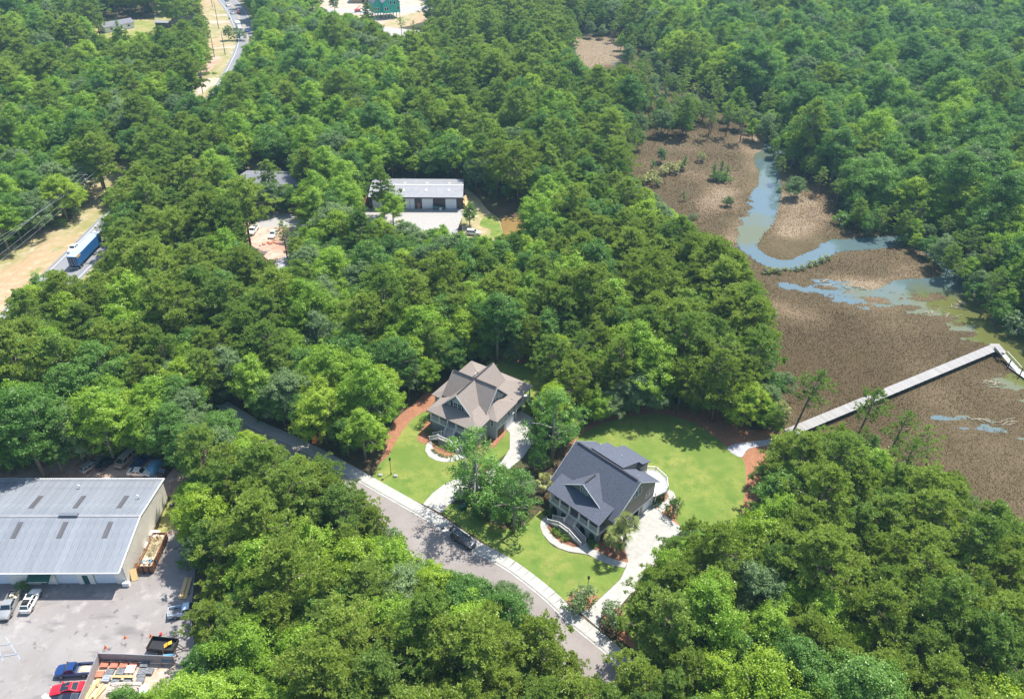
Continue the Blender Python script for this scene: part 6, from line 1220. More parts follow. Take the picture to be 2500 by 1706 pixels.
def palmtree(seed, H, n=34, R_=1.7, trunk=.22):
    R = np.random.default_rng(seed); mb = MB(); V_ = []; F__ = []; T_ = []
    for k in range(n):
        az = k*2.4+R.normal(0, .2); el = R.uniform(-.75, 1.25); d = np.array([cos(az)*cos(el), sin(az)*cos(el), sin(el)]); L_ = R_*R.uniform(.55, .75); st = np.array([0, 0, H]); en = st+d*L_-np.array([0, 0, .12*(1-sin(el))])
        s = np.cross(d, [0, 0, 1.0]); s /= max(1e-6, np.linalg.norm(s)); u = np.cross(s, d)
        base = len(V_); w = .02; V_ += [st+s*w, st-s*w, en-s*w, en+s*w]; F__.append((base, base+1, base+2, base+3)); T_ += [.3]*4
        for j in range(11):
            a = (j-5)/5*1.35; dr = d*cos(a)+s*sin(a); ll = R_*.62*(1-.25*abs(a)/1.35)*R.uniform(.85, 1.1); tip = en+dr*ll-np.array([0, 0, .30*ll+.25*abs(a)*ll*.6]); mid = en+dr*ll*.55+u*.03; ww = .055; pp = np.cross(dr, u); base = len(V_)
            V_ += [en, mid+pp*ww, tip, mid-pp*ww]; F__.append((base, base+1, base+2, base+3)); T_ += [float(np.clip(.2+.6*R.random()+.3*(sin(el)), 0, 1))]*4
    cr = np_mesh('crown', np.array(V_), np.array(F__), M('palm'), np.array(T_)); tr = MB().tube([(0, 0, 0), (0, 0, H*.5), (0, 0, H)], [trunk, trunk*.9, trunk*1.1], 9).mesh('trunk', M('bark_grey'), True)
    return cr, tr, H+R_, R_*1.3, .6
PR['palm0'] = palmtree(1, 4.6); PR['palm1'] = palmtree(2, 3.6); PR['palm2'] = palmtree(3, 2.6)

def landmark(x, y):
    u, v, _ = proj((x, y, 8)); return float(u[0])/K, float(v[0])/K
LMK = [((180, 570), 'the blue semi trailer'), ((940, 430), 'the dark-walled warehouse'), ((1075, 880), 'the taupe-roofed house'), ((1370, 1090), 'the charcoal-roofed house'), ((120, 1180), 'the grey metal warehouse'), ((1740, 520), 'the creek bend'), ((2010, 880), 'the boardwalk'), ((880, 25), 'the green-wrapped house'), ((250, 65), 'the mobile home'), ((1160, 510), 'the muddy pond'), ((610, 550), 'the red dirt lot'), ((640, 420), 'the grey-roofed workshop'), ((300, 1480), 'the fenced material yard'), ((1550, 1050), 'the rear lawn'), ((1350, 130), 'the pale upper marsh'), ((450, 190), 'the sandy crossing'), ((1370, 1500), 'the lower street'), ((740, 1010), 'the shaded street'), ((1640, 380), 'the brown marsh')]
def where(x, y):
    u, v = landmark(x, y); (a, b_), nm = min(LMK, key=lambda l: hypot(l[0][0]-u, l[0][1]-v)); du, dv_ = u-a, v-b_; d = hypot(du, dv_)
    side = ('left of ' if du < 0 else 'right of ') if abs(du) > abs(dv_)*1.2 else ('beyond ' if dv_ < 0 else 'in front of ')
    far = 'close ' if d < 130 else ('' if d < 330 else 'far ')
    return (far+side+nm).strip()
TONE = {'pine0': 'olive pine', 'pine1': 'broad olive pine', 'pine2': 'mid-green pine', 'pine3': 'dark green pine', 'pine4': 'tall mid-green pine', 'pine5': 'short olive pine', 'pine6': 'sparse pine with bare lower trunk', 'pine7': 'thin airy pine',
        'broad0': 'bright green leafy tree', 'broad1': 'deep green leafy tree', 'broad2': 'deep green spreading tree', 'broad3': 'yellow-green pointed tree', 'broad4': 'bright green pointed tree', 'broad5': 'wide grey-green oak', 'broad6': 'grey-green leafy tree', 'broad7': 'tall deep green tree', 'broad8': 'yellow-green spreading tree', 'open0': 'open-crowned bright green tree', 'open1': 'loose bright green tree',
        'bush0': 'grey-green bush', 'bush1': 'deep green bush', 'bush2': 'small round clipped shrub', 'bush3': 'upright glossy shrub', 'bush4': 'bright green bush', 'bush5': 'tiny lime shrub', 'cedar0': 'dark narrow cedar', 'palm0': 'fan palm', 'palm1': 'fan palm', 'palm2': 'short fan palm'}
KN = lambda k: 'pine_tree' if k.startswith('pine') else 'palm_tree' if k.startswith('palm') else 'shrub' if k.startswith('bush') else 'cedar_tree' if k.startswith('cedar') else 'broadleaf_tree'
FIRST = {}; NT_ = [0]
def plant(k, x, y, s=1.0, label=None, rot=None, z=0.0, lean=None, sz=None, group=None):
    cr, tr, H_, r_, b_ = PR[k]; nm = KN(k); t = bpy.data.objects.new(nm, None); COL.objects.link(t); t.location = (x, y, z); NT_[0] += 1
    t.rotation_euler = ((lean or (0, 0))[0], (lean or (0, 0))[1], rng.random()*6.28 if rot is None else rot); t.scale = (s, s, s*(sz or 1)); t.empty_display_size = 1
    a = link('trunk', tr, t); b = link('crown', cr, t)
    if k not in FIRST: FIRST[k] = (a, b)
    w_ = where(x, y)
    tag(t, label or (TONE[k]+(' ' if nm in ('pine_tree', 'broadleaf_tree') else ' growing ')+w_), {'pine_tree': 'pine tree', 'palm_tree': 'palm tree', 'shrub': 'shrub', 'cedar_tree': 'cedar'}.get(nm, 'tree'), group or (None if label else TONE[k]+('es ' if TONE[k].endswith('sh') else 's ')+w_)); return t
# what the photograph shows open (view pixels): no crown may cover it
CLEAR = [
 [(0, 705), (0, 592), (42, 568), (60, 540), (120, 522), (165, 500), (208, 470), (190, 430), (232, 392), (262, 370), (312, 342), (298, 400), (250, 415), (232, 430), (218, 470), (215, 512), (242, 555), (240, 580), (212, 600), (185, 645), (160, 640), (130, 605), (80, 640), (36, 655), (22, 690)],
 [(462, 0), (462, 28), (482, 55), (480, 85), (478, 108), (487, 130), (472, 165), (456, 187), (430, 195), (432, 212), (455, 232), (476, 220), (480, 205), (502, 188), (515, 165), (540, 150), (546, 112), (566, 85), (560, 52), (530, 0)],
 [(205, 76), (240, 53), (262, 42), (280, 48), (350, 46), (395, 46), (395, 62), (340, 74), (300, 84), (250, 80), (215, 82)],
 [(0, 128), (52, 122), (52, 114), (0, 116)], [(104, 108), (145, 92), (195, 92), (190, 112), (160, 112), (110, 114)], [(385, 46), (400, 33), (436, 32), (440, 42), (420, 50)],
 [(0, 1090), (370, 1086), (384, 1098), (390, 1140), (396, 1170), (388, 1205), (385, 1250), (398, 1282), (412, 1312), (432, 1375), (418, 1400), (400, 1412), (396, 1440), (388, 1480), (368, 1500), (340, 1540), (345, 1586), (0, 1586)],
 [(186, 1062), (212, 1038), (242, 1040), (250, 1052), (290, 1050), (318, 1046), (370, 1052), (384, 1076), (380, 1088), (186, 1088)],
 [(572, 966), (625, 972), (690, 996), (745, 1022), (722, 1046), (690, 1040), (640, 1018), (590, 992)],
 [(704, 980), (734, 980), (732, 1024), (706, 1020)],
 [(800, 1078), (832, 1072), (862, 1050), (876, 1000), (900, 950), (955, 908), (976, 884), (1022, 858), (1040, 840), (1116, 815), (1150, 826), (1215, 838), (1262, 866), (1215, 884), (1192, 902), (1175, 925), (1178, 960), (1195, 990), (1180, 1030), (1160, 1052), (1110, 1050), (1020, 1052), (1022, 1088), (1018, 1110), (1008, 1135), (1060, 1150), (1100, 1190), (1150, 1205), (1205, 1190), (1238, 1150), (1240, 1110), (1216, 1098), (1216, 1070), (1250, 1062), (1262, 1040), (1300, 1000), (1345, 970), (1400, 945), (1500, 932), (1560, 945), (1610, 958), (1680, 975), (1740, 980), (1745, 1005), (1720, 1040), (1700, 1090), (1706, 1150), (1690, 1185), (1640, 1195), (1600, 1180), (1555, 1172), (1530, 1185), (1508, 1210), (1480, 1245), (1460, 1262), (1440, 1310), (1418, 1350), (1405, 1365), (1392, 1400), (1420, 1468), (1432, 1480), (1400, 1510), (1360, 1528), (1322, 1500), (1310, 1470), (1230, 1385), (1215, 1340), (1180, 1295), (1130, 1292), (1082, 1308), (1040, 1288), (1010, 1272), (950, 1248), (900, 1180), (838, 1128)],
 [(1432, 400), (1440, 350), (1475, 320), (1500, 312), (1560, 318), (1620, 318), (1672, 330), (1720, 318), (1742, 330), (1752, 395), (1766, 440), (1835, 440), (1880, 452), (1912, 500), (1930, 530), (1990, 548), (2065, 562), (2100, 592), (2150, 640), (2200, 700), (2240, 735), (2280, 762), (2324, 805), (2324, 1190), (2290, 1160), (2240, 1130), (2180, 1085), (2110, 1060), (2060, 1040), (2010, 1000), (1985, 985), (1950, 972), (1870, 978), (1800, 985), (1780, 975), (1800, 950), (1838, 930), (1805, 930), (1780, 870), (1765, 830), (1785, 795), (1770, 720), (1738, 660), (1702, 600), (1676, 560), (1640, 558), (1590, 530), (1520, 470), (1462, 420)],
 [(1445, 232), (1458, 232), (1462, 262), (1450, 262)], [(1580, 286), (1625, 284), (1640, 300), (1585, 302)],
 [(1298, 105), (1322, 88), (1372, 92), (1408, 108), (1398, 135), (1388, 165), (1362, 170), (1320, 148)],
 [(836, 452), (850, 406), (1052, 406), (1054, 470), (1072, 470), (1128, 490), (1150, 500), (1196, 500), (1185, 530), (1125, 540), (1070, 540), (1048, 512), (1000, 498), (960, 528), (930, 518), (915, 492), (928, 480), (905, 462), (860, 462)],
 [(560, 540), (592, 492), (700, 492), (690, 514), (655, 520), (642, 560), (652, 610), (630, 618), (598, 590), (570, 560)], [(560, 388), (684, 388), (692, 434), (655, 434), (640, 405), (612, 405), (600, 425), (572, 425)],
 [(628, 592), (650, 586), (652, 612), (632, 616)],
 [(733, 0), (965, 0), (960, 18), (1000, 40), (960, 48), (905, 58), (870, 70), (868, 52), (845, 42), (800, 32), (735, 22)], [(868, 66), (960, 74), (955, 80), (880, 82)], [(1085, 86), (1180, 100), (1175, 108), (1090, 98)],
 [(566, 352), (598, 362), (606, 384), (570, 384)], [(152, 268), (196, 262), (204, 284), (168, 290)], [(1140, 500), (1200, 500), (1190, 532), (1130, 536)],
]
CLEAR2 = [[(1620, 900), (1700, 905), (1730, 960), (1640, 950)]]
GW, GHt = 2324//3+40, 1586//3+40
gxx, gyy = np.meshgrid(np.arange(GW)*3.0-30+1.5, np.arange(GHt)*3.0-30+1.5, indexing='ij'); CM = np.zeros(gxx.shape, bool)
for p in CLEAR: 
    pe = [(x if 4 < x < 2320 else (-60 if x <= 4 else 2384), y if 4 < y < 1582 else (-60 if y <= 4 else 1650)) for x, y in p]; CM |= inpoly(gxx, gyy, pe)
# ground where nothing is rooted
def wp(l): return [(p[0], p[1]) for p in l]
KERBA = np.array(KERB); BARE = [wp(p) for p in (LAWN1, LAWN2, REAR, DRIVE1, DRIVE2)]+[ribbon([p for p in HWY if p[1] < 236], 13, -8), ribbon([p for p in HWY if 225 < p[1] < 400], 3, -3), ribbon([p for p in HWY if p[1] > 385], 12, -8), ribbon(KERB, 3.5, -8.8)]
BARE += [[(-115, 50), (-44, 50), (-45, 84), (-56, 92), (-56, 97), (-62, 110), (-112, 112)], [(-50, 205), (-14, 205), (-14, 252), (-50, 252)], [(-94, 240), (-70, 240), (-70, 257), (-94, 257)], [(-24, 122), (2, 112), (8, 128), (4, 138), (-8, 146), (-24, 138)], [(4, 104), (18, 94), (34, 106), (22, 124), (6, 112)], [c5(1700, 240), c5(2260, 400), c5(2260, 650), c5(1700, 680)], [c5(110, 440), c5(560, 440), c5(560, 560), c5(400, 780), c5(100, 640)], [r7(690, 290), r7(790, 165), r7(1500, 110), r7(1500, 300)], [V(700, -60), V(1000, -60), V(985, 30), V(870, 60), V(720, 30)]]
# a rough share of pines over the picture, from what stands where
PB = [(620, 1150, 200, .95), (520, 1120, 100, 1), (780, 1130, 120, .95), (450, 1300, 90, .8), (700, 1290, 130, .15), (950, 1330, 160, .1), (480, 1480, 130, .1), (640, 1440, 120, .2), (820, 1480, 150, .9), (1100, 1470, 170, .9), (1250, 1560, 120, .9), (250, 720, 220, .6), (550, 720, 160, .5), (800, 720, 150, .25), (700, 900, 140, .1), (850, 950, 100, .1), (330, 950, 220, .1), (60, 900, 120, .1), (1000, 660, 160, .45), (1250, 720, 200, .5), (1500, 700, 200, .6), (1650, 800, 120, .95), (1700, 650, 100, .9), (1150, 800, 90, .2), (1400, 500, 120, .6), (1050, 250, 250, .35), (700, 250, 200, .2), (1250, 300, 200, .7), (1300, 380, 80, .2), (1200, 60, 180, .85), (1000, 80, 120, .85), (250, 200, 300, .6), (60, 80, 160, .2), (350, 300, 130, .6), (80, 450, 150, .1), (500, 330, 120, .3), (1900, 250, 300, .25), (2200, 200, 250, .2), (2150, 450, 200, .15), (1800, 120, 200, .4), (2250, 650, 130, .1), (1480, 250, 120, .8), (1750, 1130, 90, .15), (1900, 1080, 120, .75), (2050, 1120, 150, .95), (1950, 1300, 200, .75), (2200, 1300, 200, .8), (1600, 1380, 120, .25), (1560, 1280, 80, .7), (1700, 1500, 150, .2), (1950, 1500, 150, .45), (2250, 1480, 150, .4), (1500, 1560, 80, .9), (1450, 450, 80, .2)]
PBa = np.array(PB)
def pshare(u, v):
    w_ = np.exp(-((PBa[:, 0]-u)**2+(PBa[:, 1]-v)**2)/(2*(PBa[:, 2]*.6)**2))+1e-9; return float(((w_*PBa[:, 3]).sum()+1e-4*.45)/(w_.sum()+1e-4))
def fits(x, y, H_, r_, b_, tol=0):
    q = [(x, y, H_*.99), (x, y, H_*.85), (x, y, H_*.5), (x, y, H_*.25), (x+r_*.6, y, H_*.85), (x-r_*.6, y, H_*.85), (x, y-r_*.6, H_*.85), (x, y+r_*.6, H_*.85)]
    q += [(x+r_*1.0*cos(a), y+r_*1.0*sin(a), H_*h) for a in np.arange(0, 6.28, .785) for h in ((.45, .68) if b_ < .3 else (.6, .75))]
    u, v, c = proj(q); i = np.clip(((u/K+30)/3).astype(int), 0, GW-1); j = np.clip(((v/K+30)/3).astype(int), 0, GHt-1); return int(CM[i, j].sum()) <= tol
# hand-placed trees first
HAND = []
def hand(k, px, s=1.0, lab=None, lean=None, sz=None, rad=3.0, z=0.0, group=None):
    g = V(*px); HAND.append((g[0], g[1], rad)); return plant(k, g[0], g[1], s, lab, lean=lean, sz=sz, z=z, group=group)
hand('open0', (1080, 1166), 1.22, 'large open-crowned tree in front of the taupe-roofed house')
hand('open1', (1166, 1208), 1.05, 'bright tree right of the large open one, before the charcoal-roofed house')
hand('open0', (1252, 1056), 1.12, 'full leafy tree standing between the two houses', rad=3)
hand('open1', (1128, 1160), .8, 'middle tree of the clump before the charcoal-roofed house'); hand('open1', (1222, 1085), .5, 'low leafy tree at the foot of the tree between the houses')
hand('broad2', (1088, 1180), .28, 'dark understorey tree under the large open tree')
hand('bush1', (1180, 1190), 1.0, 'dark bush in the mulch left of the charcoal-roofed house stair')
hand('bush0', (1318, 1378), 1.35, 'grey-green bush on the corner lawn around the lamp post'); hand('bush0', (1388, 1415), 1.25, 'grey-green bush across the driveway mouth from the lamp post')
hand('palm0', (1398, 1262), 1.25, 'left one of the two tall fan palms before the charcoal-roofed house'); g = r3(915, 1200); plant('palm0', g[0]+.9, g[1]+.9, 1.3, 'right one of the two tall fan palms before the charcoal-roofed house'); g = r3(845, 1200); plant('palm1', g[0], g[1], .9, 'lower fan palm between the two tall ones')
g = r3(190, 660); plant('palm1', g[0], g[1], 1.0, 'fan palm at the left side of the charcoal-roofed house')
for q, (x, y) in enumerate(((1355, 665), (1345, 708), (1268, 748), (1312, 742), (1268, 785))): g = r3(x, y); plant('bush2', g[0], g[1], .95, 'round clipped shrub %s beside the garage walk' % ['nearest the deck post', 'second from the deck post', 'at the garage corner', 'in the middle', 'nearest the driveway'][q])
g = r3(1440, 850); plant('bush3', g[0], g[1], 1.1, 'upright glossy magnolia shrub at the edge of the driveway and rear lawn')
for q, (x, y) in enumerate(((285, 1020), (340, 1060), (400, 1100), (315, 1045))): g = r3(x, y); plant('bush4', g[0], g[1], .42+.06*q, 'low leafy shrub in the crescent bed below the front stair', group='shrubs in the crescent bed below the charcoal house stair')
for x, y in ((640, 1150), (665, 1165), (240, 860)): g = r3(x, y); plant('bush1', g[0], g[1], .42, 'dark shrub against the arched basement wall', group='shrubs against the arched basement wall')
for x, y in ((385, 1240), (425, 1270), (460, 1292), (500, 1312), (550, 1320), (600, 1312), (400, 1255), (480, 1300)): g = r2(x, y); plant('bush5', g[0], g[1], .7, 'tiny lime shrub edging the crescent bed of the pale blue house', group='lime shrubs edging the crescent bed')
for x, y, k in ((230, 970, 'bush1'), (290, 880, 'bush1'), (330, 1030, 'bush1'), (430, 1050, 'bush1')): g = r2(x, y); plant(k, g[0], g[1], .45, 'dark shrub beside the porch of the pale blue house', group='shrubs beside the pale blue house porch')
# shoreline pines and marsh trees
hand('pine6', (1798, 984), .98, 'leaning pine rooted at the landward end of the boardwalk', lean=(0, .13)); hand('pine6', (1936, 1010), .92, 'lone tall pine crossing in front of the boardwalk', lean=(0, .10))
hand('pine7', (2010, 1046), .85, 'thin leaning pine right of the lone tall pine', lean=(0, .12)); hand('pine7', (2050, 1080), .8, 'thin pine leaning out over the brown marsh', lean=(0, .35)); hand('pine7', (2100, 1100), .75, 'low reaching pine at the marsh edge below the boardwalk', lean=(0, .45)); hand('palm0', (1762, 968), 1.1, 'fan palm under the leaning pine by the boardwalk')
hand('broad6', (1728, 950), .62, 'grey-green tree at the left of the boardwalk landing'); hand('broad6', (1765, 905), .5, 'pale grey-green tree close behind the boardwalk landing'); hand('pine6', (1622, 918), 1.1, 'tall bare-trunked pine above the rear lawn'); hand('pine6', (1310, 885), .9, 'straight pine with bare trunk at the back lawn edge')
hand('broad5', (1800, 452), .6, 'round grey-green oak on the creek bank'); hand('broad3', (2072, 572), .45, 'small bright yellow-green tree standing alone at the marsh edge'); hand('bush1', (1905, 510), 1.6, 'dark green bush at the tip of the creek bank wood')
hand('cedar0', (1618, 408), (.95), 'left dark cedar of the rounded clump in the brown marsh', rad=1); hand('cedar0', (1634, 404), 1.0, 'tallest dark cedar of the rounded clump in the brown marsh', rad=1); hand('cedar0', (1648, 408), .85, 'right dark cedar of the rounded clump in the brown marsh', rad=1); hand('bush1', (1626, 412), 1.3, 'dark bush at the foot of the cedar clump in the marsh', rad=1); hand('bush1', (1642, 413), 1.2, 'second dark bush at the foot of the marsh cedar clump', rad=1); hand('cedar0', (1550, 458), .62, 'small lone cedar in the brown marsh'); hand('cedar0', (1552, 388), .9, 'upright cedar beyond the small lone one'); hand('cedar0', (1480, 392), .8, 'cedar at the left rim of the palmetto clump'); hand('broad6', (1500, 372), .4, 'low grey-green tree behind the palmetto clump')
hand('broad5', (1650, 470), .28, 'pale scraggy bush in the brown marsh'); hand('bush0', (1572, 500), .7, 'low grey shrub in the brown marsh'); hand('bush4', (1575, 495), .4)
for x, y in ((1505, 395), (1518, 388), (1530, 392), (1545, 384), (1470, 412), (1480, 405), (1455, 418), (1590, 365), (1490, 420)): hand('palm2', (x, y+4), 1.0, 'short fan palm in the palmetto clump of the brown marsh', group='palmetto clump in the brown marsh', rad=1)
for i in range(11): 
    t_ = i/10; x = 1738+t_*140; y = 618-28*t_*t_+rng.uniform(-4, 3); hand('bush5', (x, y+3), rng.uniform(1.3, 2.6), 'lime-green bush along the outer bank of the creek bend', group='lime bushes along the creek bend', rad=.5)
hand('broad3', (942, 405), .62, 'round yellow-green tree just beyond the dark-walled warehouse'); hand('pine2', (872, 492), .92, 'pine rising in front of the dark-walled warehouse roof'); hand('broad0', (893, 512), .75, 'bright tree in front of the dark-walled warehouse doors'); hand('broad1', (1066, 512), .5, 'slim dark tree at the right corner of the dark-walled warehouse'); hand('palm0', (910, 545), 1.1, 'fan palm at the edge of the concrete apron')
hand('pine7', (652, 586), .72, 'airy dark pine in front of the red dirt lot'); hand('pine2', (616, 455), .78, 'pine standing in front of the grey-roofed workshop'); hand('broad0', (660, 470), .55, 'bright tree at the right of the workshop pine'); hand('palm0', (245, 640), 1.1, 'fan palm beside the blue semi trailer')
hand('broad0', (1012, 598), .72, 'bright rounded tree in front of the concrete apron'); hand('broad5', (1152, 1392), .52, 'round grey-green tree leaning over the street kerb'); hand('pine0', (1425, 1640), .85, 'pine at the bottom edge by the end of the street'); hand('pine2', (1500, 1660), .8, 'pine right of the bottom edge one at the street end')
hand('broad1', (112, 708), .72, 'dark round tree leaning over the highway left of the trailer'); hand('pine0', (292, 618), .8, 'pine right of the semi cab over the highway'); hand('bush0', (545, 92), 1.8, 'round shrub on the far verge beside the highway'); hand('broad1', (520, 92), .5, 'small dark tree on the far verge'); hand('broad4', (205, 112), .95, 'large bright tree left of the mobile home'); hand('cedar0', (272, 82), 1.3, 'dark conical tree in front of the mobile home')
hand('bush1', (52, 1342), .62, 'dark bush under the green awning of the grey warehouse')
hand('pine3', (975, 62), .9, 'dark tree right of the green-wrapped house'); hand('pine3', (838, 62), .8, 'pine overlapping the left side of the green-wrapped house'); hand('broad6', (760, 30), .7, 'grey-green tree at the left end of the building lot'); hand('pine7', (912, 82), .6, 'small pine below the green-wrapped house'); hand('pine7', (940, 90), .6, 'thin pine at the lot road'); hand('broad4', (1000, 60), .7); hand('pine2', (912, 66), .7, 'pine overlapping the left side of the green-wrapped house') if 0 else None
hand('broad1', (322, 1660), .62, 'leafy tree overhanging the lower right of the material yard'); hand('broad0', (368, 1655), .6)
hand('bush0', (2305, 760), 2.0, 'bare grey shrub leaning over the water at the right edge')
# forest
cands = []; R = np.random.default_rng(77); cell = {}
def near(x, y, d):
    i, j = int(x//9), int(y//9)
    for a in (-1, 0, 1):
        for b_ in (-1, 0, 1):
            for (u, v, r_) in cell.get((i+a, j+b_), ()):
                if (u-x)**2+(v-y)**2 < (max(d, r_*.0+d))**2: return True
    return False
for (x, y, r_) in HAND: cell.setdefault((int(x//9), int(y//9)), []).append((x, y, r_))
NC = 110000; yy = 34+(R.random(NC)**1.05)*620; xx = (R.random(NC)-.5)*2*(62+yy*.80)
CAP = proj(np.stack([xx, yy, np.full(NC, 14.0)], 1)); CAB = proj(np.stack([xx, yy, np.zeros(NC)], 1))
vis = (CAP[0] > -140) & (CAP[0] < 2640) & (CAB[1] > -60) & (CAP[1] < 1800) & (CAP[2] > 20)
bare = np.zeros(NC, bool)
for p in BARE: bare |= inpoly(xx, yy, p)
trees = []; inm = inpoly(xx, yy, MARSH); bu = CAB[0]/K; bv = CAB[1]/K
gi_ = np.clip(((bu+30)/3).astype(int), 0, GW-1); gj_ = np.clip(((bv+30)/3).astype(int), 0, GHt-1); onclear = CM[gi_, gj_] & (bu > -25) & (bu < 2350) & (bv < 1610)
def put(y, r): return (5.6 if y < 230 else 6.6 if y < 400 else 8.0)*r
def addt(i, k, x, y, s, d): trees.append((float(CAP[2][i]), k, x, y, s, float(CAP[0][i])/K, float(CAP[1][i])/K)); cell.setdefault((int(x//9), int(y//9)), []).append((x, y, d))
for phase in (0, 3, 1, 2):
    for i in np.nonzero(vis & ~bare & ~onclear)[0]:
        x, y = float(xx[i]), float(yy[i]); u, v = float(CAP[0][i])/K, float(CAP[1][i])/K
        if y > (650, 330, 250, 650)[phase] or near(x, y, put(y, (1, .55, .38, .75)[phase])*(1.15 if inm[i] and phase in (0, 3) else 1)): continue
        if inm[i] and (phase in (1, 2) or v > 620):
            if R.random() < .85: continue
        if phase in (0, 3):
            ps = pshare(u, v); sw_ = vnoise(np.array(x), np.array(y), 22, 99); sp = R.random()*.55+.45*float(sw_); big = u > 1650 and v < 750
            if inm[i]: k = ['pine6', 'pine7', 'broad6', 'cedar0', 'bush0', 'pine2', 'broad4', 'palm1'][R.choice(8, p=[.22, .22, .2, .07, .08, .08, .09, .04])]
            elif sp < ps: k = ['pine0', 'pine1', 'pine2', 'pine3', 'pine4', 'pine5'][R.choice(6, p=[.24, .2, .18, .14, .12, .12])]
            elif big: k = ['broad0', 'broad1', 'broad2', 'broad4', 'broad5', 'broad7', 'broad6', 'broad8'][R.choice(8, p=[.13, .26, .15, .08, .06, .22, .06, .04])]
            elif u < 1750 and v > 1020: k = ['broad0', 'broad4', 'broad3', 'broad1', 'broad6', 'broad2', 'broad8'][R.choice(7, p=[.27, .24, .07, .14, .08, .08, .12])]
            else: k = ['broad0', 'broad1', 'broad2', 'broad3', 'broad4', 'broad5', 'broad6', 'broad7', 'broad8'][R.choice(9, p=[.2, .14, .1, .06, .17, .08, .08, .08, .09])]
            s0 = (R.uniform(.74, 1.22) if phase == 0 else .8)*(1.22 if big and not inm[i] else 1.12 if y > 300 else 1)*(.75 if inm[i] and k[:4] == 'pine' else .6 if inm[i] and k[0] == 'b' and k[1] == 'r' else 1)
            tries = [(k, s0*q) for q in ((1, .92, .84) if phase == 0 else (1, .85, .72, .6, .5))]
        elif phase == 1:
            k = ['broad1', 'broad2', 'broad0', 'broad7', 'broad6'][R.choice(5)]; tries = [(k, q) for q in (R.uniform(.5, .62), .42)]+[('bush1', 1.3)]
        else:
            k = ['bush1', 'bush4', 'bush1', 'bush0', 'broad1'][R.choice(5)]; tries = [(k, R.uniform(.9, 1.5) if k[1] == 'u' else .33)]
        for k, s in tries:
            cr, tr, H_, r_, b_ = PR[k]
            if fits(x, y, H_*s, r_*s, b_, (0 if y > 380 else 1 if y < 200 else 2) if phase in (0, 3) else 0): addt(i, k, x, y, s, put(y, 1)); break
trees.sort(key=lambda t: t[0]); cnt = {}; stuff = {'pine_wood': [], 'broadleaf_wood': [], 'underbrush': []}
for dpt, k, x, y, s, u, v in trees:
    nm = KN(k); onscreen = -30 < u < 2354 and -20 < v < 1640
    if cnt.get(nm, 0) < 296 and onscreen: cnt[nm] = cnt.get(nm, 0)+1; plant(k, x, y, s)
    else: stuff['pine_wood' if nm == 'pine_tree' else 'broadleaf_wood' if nm == 'broadleaf_tree' else 'underbrush'].append((k, x, y, s))
print('trees', len(trees), cnt, {a: len(b_) for a, b_ in stuff.items()})
ORD = ['leftmost', 'second from left', 'third from left', 'fourth from left', 'fifth from left', 'sixth from left', 'seventh from left', 'eighth from left', 'ninth from left']
byl = {}
for o in bpy.data.objects:
    if o.parent is None and 'category' in o and 'label' in o: byl.setdefault(o['label'], []).append(o)
def mark(os_, lb, lead):
    os_.sort(key=lambda o: float(proj(tuple(o.location))[0][0]))
    for i, o in enumerate(os_):
        q = (ORD[i] if i < len(os_)-1 else 'rightmost') if len(os_) > 1 else ''; nl = ' '.join((q+' '+lead+' '+lb).split())
        if len(nl.split()) <= 16 and i < len(ORD): o['label'] = nl
for lb, os_ in byl.items():
    if 1 < len(os_) <= 9: mark(os_, lb, '')
    elif len(os_) > 9:
        os_.sort(key=lambda o: o.location.y); n3 = (len(os_)+2)//3; 
        for k_, lead in enumerate(('nearer', 'middle', 'farther')): mark(os_[k_*n3:(k_+1)*n3], lb, lead)
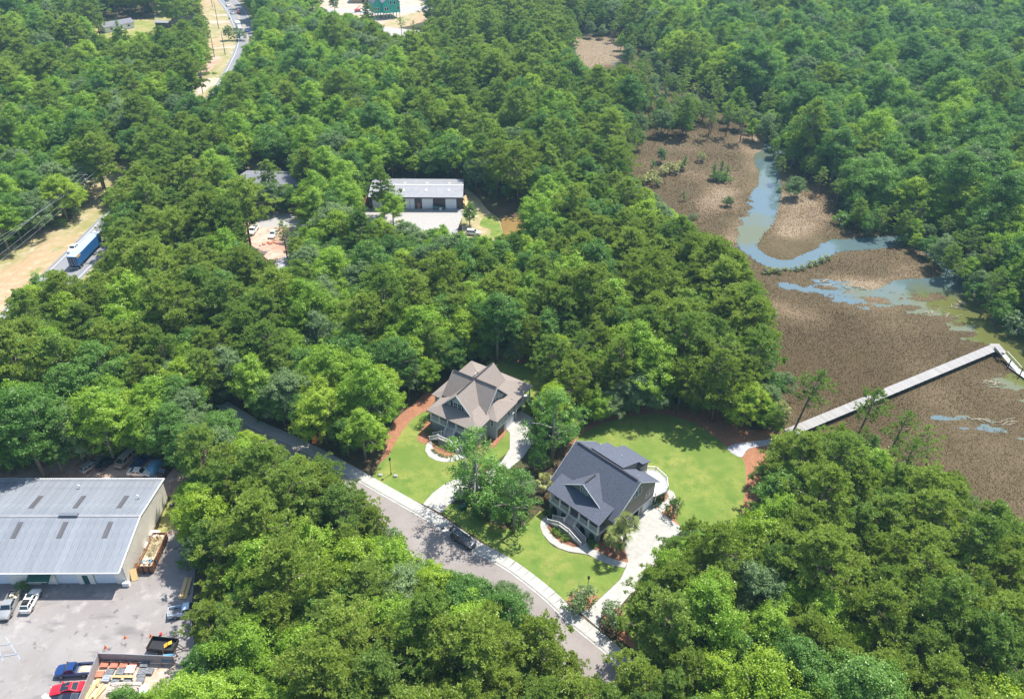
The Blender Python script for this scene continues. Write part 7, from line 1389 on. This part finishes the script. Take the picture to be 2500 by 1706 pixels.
def scatter(name, rows):
    ks = sorted(set(r[0] for r in rows)); me = bpy.data.meshes.new(name); me.from_pydata([(r[1], r[2], 0) for r in rows], [], [])
    for an, ty, vals in (('kind_index', 'INT', [ks.index(r[0]) for r in rows]), ('size', 'FLOAT', [r[3] for r in rows]), ('turn', 'FLOAT', [rng.random()*6.28 for r in rows])):
        a = me.attributes.new(an, ty, 'POINT'); a.data.foreach_set('value', vals)
    o = bpy.data.objects.new(name, me); COL.objects.link(o); o['kind'] = 'stuff'
    ng = bpy.data.node_groups.new(name, 'GeometryNodeTree'); ng.interface.new_socket('Geometry', in_out='INPUT', socket_type='NodeSocketGeometry'); ng.interface.new_socket('Geometry', in_out='OUTPUT', socket_type='NodeSocketGeometry')
    N = ng.nodes; L = ng.links; gi_ = N.new('NodeGroupInput'); go = N.new('NodeGroupOutput'); jn = N.new('GeometryNodeJoinGeometry')
    def attr(nm, ty): n_ = N.new('GeometryNodeInputNamedAttribute'); n_.data_type = ty; n_.inputs['Name'].default_value = nm; return n_.outputs['Attribute']
    ai, as_, at_ = attr('kind_index', 'INT'), attr('size', 'FLOAT'), attr('turn', 'FLOAT'); cx_ = N.new('ShaderNodeCombineXYZ'); L.new(at_, cx_.inputs['Z'])
    for i, k in enumerate(ks):
        cmp = N.new('FunctionNodeCompare'); cmp.data_type = 'INT'; cmp.operation = 'EQUAL'; L.new(ai, cmp.inputs[2]); cmp.inputs[3].default_value = i
        j2 = N.new('GeometryNodeJoinGeometry')
        for ob in FIRST[k]: oi = N.new('GeometryNodeObjectInfo'); oi.inputs['Object'].default_value = ob; oi.transform_space = 'ORIGINAL'; L.new(oi.outputs['Geometry'], j2.inputs[0])
        ip = N.new('GeometryNodeInstanceOnPoints'); L.new(gi_.outputs[0], ip.inputs['Points']); L.new(cmp.outputs[0], ip.inputs['Selection']); L.new(j2.outputs[0], ip.inputs['Instance']); L.new(cx_.outputs[0], ip.inputs['Rotation']); L.new(as_, ip.inputs['Scale']); L.new(ip.outputs[0], jn.inputs[0])
    L.new(jn.outputs[0], go.inputs[0]); md = o.modifiers.new('scatter', 'NODES'); md.node_group = ng; return o
for k in set(r[0] for rows in stuff.values() for r in rows):
    if k not in FIRST: plant(k, 330+len(FIRST)*6, 420)
for nm, rows in stuff.items():
    if rows: scatter(nm, rows)
print('objects', len(bpy.data.objects))

# ------------------------------------------------------------------ haze: one box of pale air round camera and place
hz = MB().box(-1600, 1600, -1600, 1600, -1.5, 114).build('haze', None, kind='stuff')
hm = bpy.data.materials.new('pale_air'); hm.use_nodes = True; hn = hm.node_tree; hn.nodes.clear(); pv = hn.nodes.new('ShaderNodeVolumePrincipled')
pv.inputs['Color'].default_value = (.45, .76, .95, 1); pv.inputs['Density'].default_value = .00016; pv.inputs['Anisotropy'].default_value = .2
ho = hn.nodes.new('ShaderNodeOutputMaterial'); hn.links.new(pv.outputs[0], ho.inputs['Volume']); hz.data.materials.append(hm)
